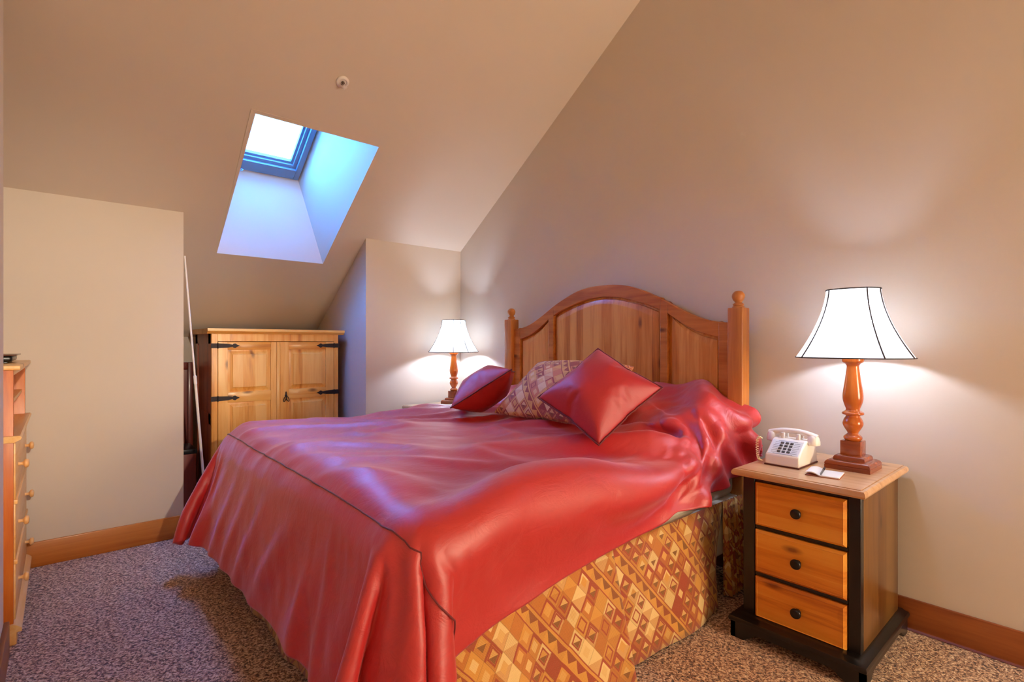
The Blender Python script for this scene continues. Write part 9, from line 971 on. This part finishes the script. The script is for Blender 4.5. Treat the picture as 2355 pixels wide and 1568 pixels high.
# ------------------------------------------------------------------ cushions
CN = 27
cv = [Vector((CUS[3*k]*.0005, CUS[3*k+1]*.0005, CUS[3*k+2]*.0005)) for k in range(len(CUS)//3)]
cidx = {}; order = []
for s in (1, -1):
    for i in range(CN-1):
        for j in range(CN-1):
            for (a, b) in ((i, j), (i+1, j), (i+1, j+1), (i, j+1)):
                e = a in (0, CN-1) or b in (0, CN-1); k = (a, b, 0 if e else s)
                if k not in cidx: cidx[k] = len(cidx)
def idx_xy(k): return (k[0]/(CN-1)-.5, k[1]/(CN-1)-.5)
def cushion(name, center, e1, e2, sx, sy, thick, mat, label, pipe=None, uvs=1.0, group=None, sag=0, rotuv=0.0, mixk=.6):
    """e1,e2 in-plane directions of the sides, sx,sy side lengths"""
    e1 = Vector(e1).normalized(); e2 = Vector(e2); e2 = (e2-e1*e2.dot(e1)).normalized(); n = e1.cross(e2)
    bm = bmesh.new(); uvl = bm.loops.layers.uv.new('UVMap'); vs = {}
    for k, idx in cidx.items():
        p = cv[idx]; gx = idx_xy(k)
        u = p.x/.93*(1-mixk)+gx[0]*mixk; v = p.y/.93*(1-mixk)+gx[1]*mixk
        q = e1*(u*sx)+e2*(v*sy)+n*(p.z*thick-sag*(u*u+v*v))
        vs[k] = bm.verts.new(q)
    for s in (1, -1):
        for i in range(CN-1):
            for j in range(CN-1):
                ks = []
                for (a, b) in ((i, j), (i+1, j), (i+1, j+1), (i, j+1)):
                    e = a in (0, CN-1) or b in (0, CN-1); ks.append((a, b, 0 if e else s))
                if s < 0: ks = ks[::-1]
                f = bm.faces.new([vs[k] for k in ks])
                for lp, k in zip(f.loops, ks):
                    uu, vv = k[0]/(CN-1)*sx, k[1]/(CN-1)*sy
                    lp[uvl].uv = (uu*math.cos(rotuv)-vv*math.sin(rotuv), uu*math.sin(rotuv)+vv*math.cos(rotuv))
    rim = [vs[(i, 0, 0)] for i in range(CN)]+[vs[(CN-1, j, 0)] for j in range(1, CN)]+[vs[(i, CN-1, 0)] for i in range(CN-2, -1, -1)]+[vs[(0, j, 0)] for j in range(CN-2, 0, -1)]
    rp = [v.co.copy() for v in rim]
    o = link_mesh(name, bm, mat, None, True); o.location = center
    md = o.modifiers.new('sub', 'SUBSURF'); md.levels = 2; md.render_levels = 2
    if pipe:
        bm = bmesh.new(); tube(bm, rp, .0042, 8, True); link_mesh('piping', bm, pipe, o, True)
    tag(o, label, 'cushion', group)
    return o
cushion('cushion', (2.17, 2.06, 1.0), (.04, -.72, .0), (.60, .10, .44), .74, .50, .58, sham_m,
        'patterned kilim cushion leaning on the headboard pillows behind the large crimson cushion', None, group=None, rotuv=.1)
cushion('cushion', (1.935, 1.595, 1.035), (.30, -.10, .22), (.05, .36, .22), .42, .42, .52, cush_m,
        'large crimson satin cushion standing on one corner in front of the patterned cushion', pipe_m, mixk=.78)
cushion('cushion', (2.02, 2.585, .985), (.59, -.51, .49), (.66, .75, -.12), .43, .40, .50, cush_m2,
        'red satin cushion seen edge-on, left of the patterned cushion', pipe_m, mixk=.78)


# ------------------------------------------------------------------ armoire in the alcove
ar = empty('armoire', (0, 0, 0), 0, 'pine armoire with two panelled doors and black strap hinges in the alcove', 'armoire')
AXL, AXR, AYF, AYB = .846, 1.815, 4.38, 4.98
bm = bmesh.new()
bx(bm, AXL, AXL+.041, AYF, AYF+.03, .05, 1.345); bx(bm, AXR-.037, AXR, AYF, AYF+.03, .05, 1.345)
bx(bm, AXL+.041, AXR-.037, AYF, AYF+.03, 1.288, 1.345); bx(bm, AXL+.041, AXR-.037, AYF, AYF+.03, .05, .12)
bevel_mod(link_mesh('face_frame', bm, arm_z, ar), .002)
bm = bmesh.new()
for x0, x1 in ((AXL, AXL+.02), (AXR-.02, AXR)):
    bm = bmesh.new()
    bx(bm, x0+.006, x1-.006, AYF+.03, AYB, .05, 1.345)
    for a, b in ((AYF+.03, AYF+.11), (AYB-.08, AYB)): bx(bm, x0, x1, a, b, .05, 1.345)
    bx(bm, x0, x1, AYF+.03, AYB, 1.27, 1.345); bx(bm, x0, x1, AYF+.03, AYB, .05, .13); bx(bm, x0, x1, AYF+.03, AYB, .66, .74)
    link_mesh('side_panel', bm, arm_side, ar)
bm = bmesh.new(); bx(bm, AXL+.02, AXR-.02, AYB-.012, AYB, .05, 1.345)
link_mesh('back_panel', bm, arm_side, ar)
bm = bmesh.new(); prism(bm, [(AYF-.004, 1.345), (AYF-.010, 1.352), (AYF-.026, 1.360), (AYF-.030, 1.366), (AYF-.030, 1.384), (AYB, 1.384), (AYB, 1.345)], 'X', AXL-.03, AXR+.045)
link_mesh('cornice', bm, arm_x, ar)
bm = bmesh.new(); prism(bm, [(AYF-.012, 0), (AYF-.012, .045), (AYF-.004, .055), (AYB, .055), (AYB, 0)], 'X', AXL-.01, AXR+.01); link_mesh('plinth', bm, arm_x, ar)
def door_leaf(x0, x1, px0, px1):
    bm = bmesh.new(); yf, yb = AYF-.004, AYF+.018
    zs = [(.13, .20), (.44, .51), (.815, .900), (1.222, 1.283)]
    bx(bm, x0, px0, yf, yb, .125, 1.284); bx(bm, px1, x1, yf, yb, .125, 1.284); bx(bm, px0, px1, yb-.008, yb-.004, .125, 1.284)
    d = link_mesh('door', bm, arm_z, ar); bevel_mod(d, .002)
    for a, b in ((.125, .20), (.44, .52), (.822, .900), (1.222, 1.284)):
        box('door_rail', px0, px1, yf, yb, a, b, arm_x, d, .002)
    for z0, z1 in ((.20, .44), (.52, .822), (.900, 1.222)):
        bm = bmesh.new(); R = []
        for ins, y in ((0, yb), (0, yf+.012), (.006, yf+.012), (.034, yf+.002), (.036, yf-.001), (.038, yf-.001)):
            R.append([bm.verts.new(p) for p in ((px0+ins, y, z0+ins), (px1-ins, y, z0+ins), (px1-ins, y, z1-ins), (px0+ins, y, z1-ins))])
        for p, q in zip(R, R[1:]):
            for k in range(4): bm.faces.new((p[k], p[(k+1) % 4], q[(k+1) % 4], q[k]))
        bm.faces.new(R[0]); bm.faces.new(R[-1][::-1])
        link_mesh('door_panel', bm, arm_z, d, True, 20)
    return d
dl = door_leaf(.889, 1.305, .954, 1.262)
drr = door_leaf(1.333, 1.774, 1.400, 1.705)
box('center_stile', 1.306, 1.332, AYF-.010, AYF+.02, .125, 1.284, arm_z, ar, .004)
def hinge(xh, s, z, par):
    w = .013; P = [(-.046, -.019), (.0, -.019), (.0, -.019), (.065, -.016), (.100, -.009), (.106, -.016), (.118, -.019), (.130, -.010), (.150, 0), (.130, .010), (.118, .019), (.106, .016), (.100, .009), (.065, .016), (0, .019), (-.046, .019)]
    P = [(p[0], p[1]*.95) for i, p in enumerate(P) if i != 2]
    bm = bmesh.new(); prism(bm, [(xh+s*p[0], z+p[1]) for p in P], 'Y', AYF-.0085, AYF-.0045)
    tube(bm, [(xh, AYF-.009, z-.021), (xh, AYF-.009, z+.021)], .0045, 10)
    link_mesh('strap_hinge', bm, black_iron, par)
for z in (1.254, .856, .30):
    hinge(.887, 1, z, dl); hinge(1.775, -1, z, drr)
bm = bmesh.new(); lathe(bm, [(.010, 0), (.010, -.006), (.006, -.012), (.007, -.016), (.003, -.018)], 14, cx=1.378, cy=AYF-.004, z0=.848, axis='Y')
def loop(cx, cz, rx, rz, rot):
    r = []
    for k in range(18):
        a = 2*PI*k/18; x = rx*math.cos(a); z = rz*math.sin(a)-rz
        r.append((cx+x*math.cos(rot)-z*math.sin(rot), AYF-.014, cz+x*math.sin(rot)+z*math.cos(rot)))
    return r
tube(bm, loop(1.378, .846, .008, .024, .42), .003, 7, True); tube(bm, loop(1.378, .846, .008, .024, -.42), .003, 7, True); tube(bm, [(1.378, AYF-.014, .846), (1.378, AYF-.014, .812)], .0036, 7)
prism(bm, [(1.371, .850), (1.385, .850), (1.383, .875), (1.378, .884), (1.373, .875)], 'Y', AYF-.009, AYF-.0045)
link_mesh('drop_handle', bm, black_iron, drr, True, 40)

# things stored left of the armoire
wp = empty('wooden_panel', (0, 0, 0), 0, 'dark red wooden panel standing between the armoire and the alcove wall', 'panel')
bm = bmesh.new(); bx(bm, .640, .800, 4.90, 4.925, 0, 1.10); link_mesh('board', bm, dark_wood, wp)
bm = bmesh.new(); bx(bm, .63, .665, 4.88, 4.90, 0, 1.12, .004); bx(bm, .775, .81, 4.88, 4.90, 0, 1.12, .004); bx(bm, .665, .775, 4.88, 4.90, 1.06, 1.12, .004); link_mesh('rim', bm, dark_wood, wp, True, 35)
sc_ = empty('storage_case', (.70, 4.68, 0), 0, 'dark case with black edge standing low in the alcove behind the duvet', 'case')
box('case_body', -.075, .075, -.15, .15, 0, .44, dark_wood, sc_, .006)
box('case_edge', -.079, .079, -.154, .154, .44, .475, black_plastic, sc_, .004)
# skylight pole leaning at the alcove corner
rd = empty('skylight_pole', (.790, 4.235, 0), 0, 'thin white skylight pole leaning against the alcove corner', 'pole')
P0 = Vector((0, 0, .012)); P1 = Vector((.628-.790, 4.075-4.235, 1.86))
bm = bmesh.new(); tube(bm, [P0, P0.lerp(P1, .55)], .0085, 12); link_mesh('outer_tube', bm, pole_m, rd, True, 40)
bm = bmesh.new(); tube(bm, [P0.lerp(P1, .54), P1], .0062, 12); link_mesh('inner_tube', bm, pole_m, rd, True, 40)
bm = bmesh.new(); tube(bm, [P0-Vector((0, 0, .010)), P0.lerp(P1, .015)], .0105, 12); link_mesh('rubber_tip', bm, white_plastic, rd, True, 40)
bm = bmesh.new(); tube(bm, [P0.lerp(P1, .53), P0.lerp(P1, .56)], .0105, 12); link_mesh('collar', bm, white_plastic, rd, True, 40)

# ------------------------------------------------------------------ dresser on the left
dr = empty('dresser', (0, 0, 0), 0, 'tall pine dresser with open shelf over three drawer rows at the left edge', 'dresser')
DX0, DX1, DY0, DY1 = -.62, -.150, 3.02, 3.97
for y0, y1 in ((DY0, DY0+.02), (DY1-.02, DY1)): box('side_panel', DX0, DX1, y0, y1, .06, 1.158, dr_side, dr, .002)
box('back_panel', DX0, DX0+.012, DY0+.02, DY1-.02, .06, 1.158, dr_side, dr, 0)
box('top', DX0, DX1+.022, DY0-.018, DY1+.012, 1.158, 1.178, dr_front, dr, .004)
box('shelf', DX0+.012, DX1-.012, DY0+.02, DY1-.02, 1.000, 1.018, dr_front, dr, .003)
bm = bmesh.new(); prism(bm, [(DX0, .855), (DX1+.004, .855), (DX1+.022, .866), (DX1+.026, .874), (DX1+.020, .882), (DX0, .882)], 'Y', DY0-.016, DY1+.012); link_mesh('waist_ledge', bm, dr_front, dr, True, 40)
bm = bmesh.new(); prism(bm, [(DX0, .058), (DX1+.026, .058), (DX1+.026, .072), (DX1+.014, .084), (DX1, .092), (DX0, .092)], 'Y', DY0-.012, DY1+.012); link_mesh('plinth_moulding', bm, dr_front, dr, True, 40)
for y0, y1 in ((DY0, DY0+.09), (DY1-.09, DY1)):
    for x0, x1 in ((DX1-.07, DX1+.010), (DX0, DX0+.07)):
        box('foot', x0, x1, y0, y1, 0, .058, dr_front, dr, .006)
rows = [(.098, .335), (.352, .590), (.607, .850)]
for z0, z1 in rows:
    d0 = box('drawer', DX1-.012, DX1+.006, DY0+.024, DY1-.024, z0, z1, dr_front, dr, .005)
    for y in (DY0+.20, DY1-.20):
        bm = bmesh.new(); lathe(bm, smoothprof([(.009, 0), (.007, .008), (.009, .016), (.018, .021), (.020, .028), (.015, .035), (.001, .037)], 3), 20, cx=DX1+.006, cy=y, z0=(z0+z1)/2, axis='X')
        link_mesh('knob', bm, pine_knob, d0, True, 50)
for z in (.335, .590): box('drawer_rail', DX1-.02, DX1+.012, DY0+.02, DY1-.02, z, z+.017, dr_front, dr, .002)
box('top_rail', DX1-.02, DX1, DY0+.02, DY1-.02, 1.135, 1.158, dr_front, dr, .002)
bxp = empty('media_player', (-.30, 3.52, 1.1785), 0, 'slim black box with rounded edge on top of the dresser', 'media player')
bm = bmesh.new(); bx(bm, -.17, .13, -.17, .17, .006, .036, .012, 4); link_mesh('case', bm, black_plastic, bxp, True, 40)
box('top_cover', -.175, .145, -.175, .175, .034, .041, plain('smoked_plastic', srgb(92, 54, 38), .15), bxp, .003)
for sx in (-.14, .10):
    for sy_ in (-.14, .14):
        box('foot', sx-.012, sx+.012, sy_-.012, sy_+.012, 0, .007, black_plastic, bxp, .001)
rm = empty('small_figure', (-.22, 3.22, 1.0185), 0, 'small dark red rounded object on the open dresser shelf', 'object')
bm = bmesh.new(); lathe(bm, smoothprof([(.022, 0), (.024, .008), (.016, .022), (.020, .034), (.028, .044), (.024, .058), (.001, .066)], 3), 20); link_mesh('pot', bm, plain('dark_red_glaze', srgb(96, 24, 26), .3), rm, True, 50)

# ------------------------------------------------------------------ added ceiling light, unseen behind the camera, as warm fill
cl = empty('fill_ceiling_light', (1.45, -.35, ZT), 0, 'round opal fill light added unseen behind the camera', 'ceiling light')
bm = bmesh.new(); lathe(bm, [(.17, 0), (.17, -.025), (.15, -.03)], 32); link_mesh('light_pan', bm, brass_m, cl, True, 40)
g = G('opal_fill_glow'); g.set(col=(.9, .85, .75, 1), emit=(1, .40, .10, 1), emits=0.6)
bm = bmesh.new(); lathe(bm, smoothprof([(.155, -.03), (.15, -.06), (.12, -.09), (.07, -.108), (.002, -.114)], 4), 32); link_mesh('light_diffuser', bm, g.m, cl, True)

# fill spotlight added unseen behind the camera to brighten the dresser wall
SPX, SPY, SPZ = .45, -2.86, 2.30
sl_ = empty('fill_spotlight', (SPX, SPY, SPZ), 0, 'unseen brass spotlight added as fill behind the camera, turned to the dresser wall', 'spotlight')
aim = (Vector((.02, 4.01, 1.15))-Vector((SPX, SPY, SPZ))).normalized()
bm = bmesh.new(); tube(bm, [Vector((0, -.14, 0)), Vector((0, -.125, 0))], .05, 24); tube(bm, [Vector((0, -.13, 0)), Vector((0, -.05, 0)), Vector((0, -.03, -.02))], .008, 10); link_mesh('wall_bracket', bm, brass_m, sl_, True, 40)
bm = bmesh.new(); tube(bm, [aim*-.06, aim*-.05, aim*.02, aim*.05], [.02, .035, .045, .055], 24, cap=False); link_mesh('lamp_hood', bm, brass_m, sl_, True, 40)
spd = bpy.data.lights.new('fill_spot', 'SPOT'); spd.energy = 300; spd.color = (1, .86, .68); spd.spot_size = math.radians(26); spd.spot_blend = .9; spd.shadow_soft_size = .05
spo = bpy.data.objects.new('fill_spot', spd); C.objects.link(spo); spo.parent = sl_; spo.location = aim*.06; spo.rotation_euler = aim.to_track_quat('-Z', 'Y').to_euler()

# ------------------------------------------------------------------ sky, camera
W = bpy.data.worlds.new('sky'); S.world = W; W.use_nodes = True
nt = W.node_tree; nt.nodes.clear(); wo = nt.nodes.new('ShaderNodeOutputWorld'); bg = nt.nodes.new('ShaderNodeBackground')
sk = nt.nodes.new('ShaderNodeTexSky'); sk.sky_type = 'NISHITA'; sk.sun_disc = False; sk.sun_elevation = math.radians(40); sk.sun_rotation = math.radians(200)
mixn = nt.nodes.new('ShaderNodeMix'); mixn.data_type = 'RGBA'; mixn.inputs[0].default_value = .97
mixn.inputs[7].default_value = (.045, .27, 1.0, 1)
mul = nt.nodes.new('ShaderNodeVectorMath'); mul.operation = 'SCALE'; mul.inputs['Scale'].default_value = .12
nt.links.new(sk.outputs[0], mul.inputs[0]); nt.links.new(mul.outputs[0], mixn.inputs[6])
nt.links.new(mixn.outputs[2], bg.inputs[0]); bg.inputs[1].default_value = 32
nt.links.new(bg.outputs[0], wo.inputs[0])

cam = bpy.data.cameras.new('camera'); co = bpy.data.objects.new('camera', cam); C.objects.link(co)
co.location = (0, 0, 1.27); co.rotation_euler = (PI/2, 0, -math.radians(41.04))
cam.sensor_width = 36; cam.lens = 1192/2355*36; cam.shift_y = 6/2355; cam.clip_start = .05
S.camera = co
S.view_settings.view_transform = 'Standard'; S.view_settings.look = 'None'; S.view_settings.gamma = 1
S.view_settings.use_curve_mapping = False; S.view_settings.exposure = 1.27
S.cycles.max_bounces = 10; S.cycles.diffuse_bounces = 6; S.cycles.sample_clamp_indirect = 6
S.cycles.use_denoising = True
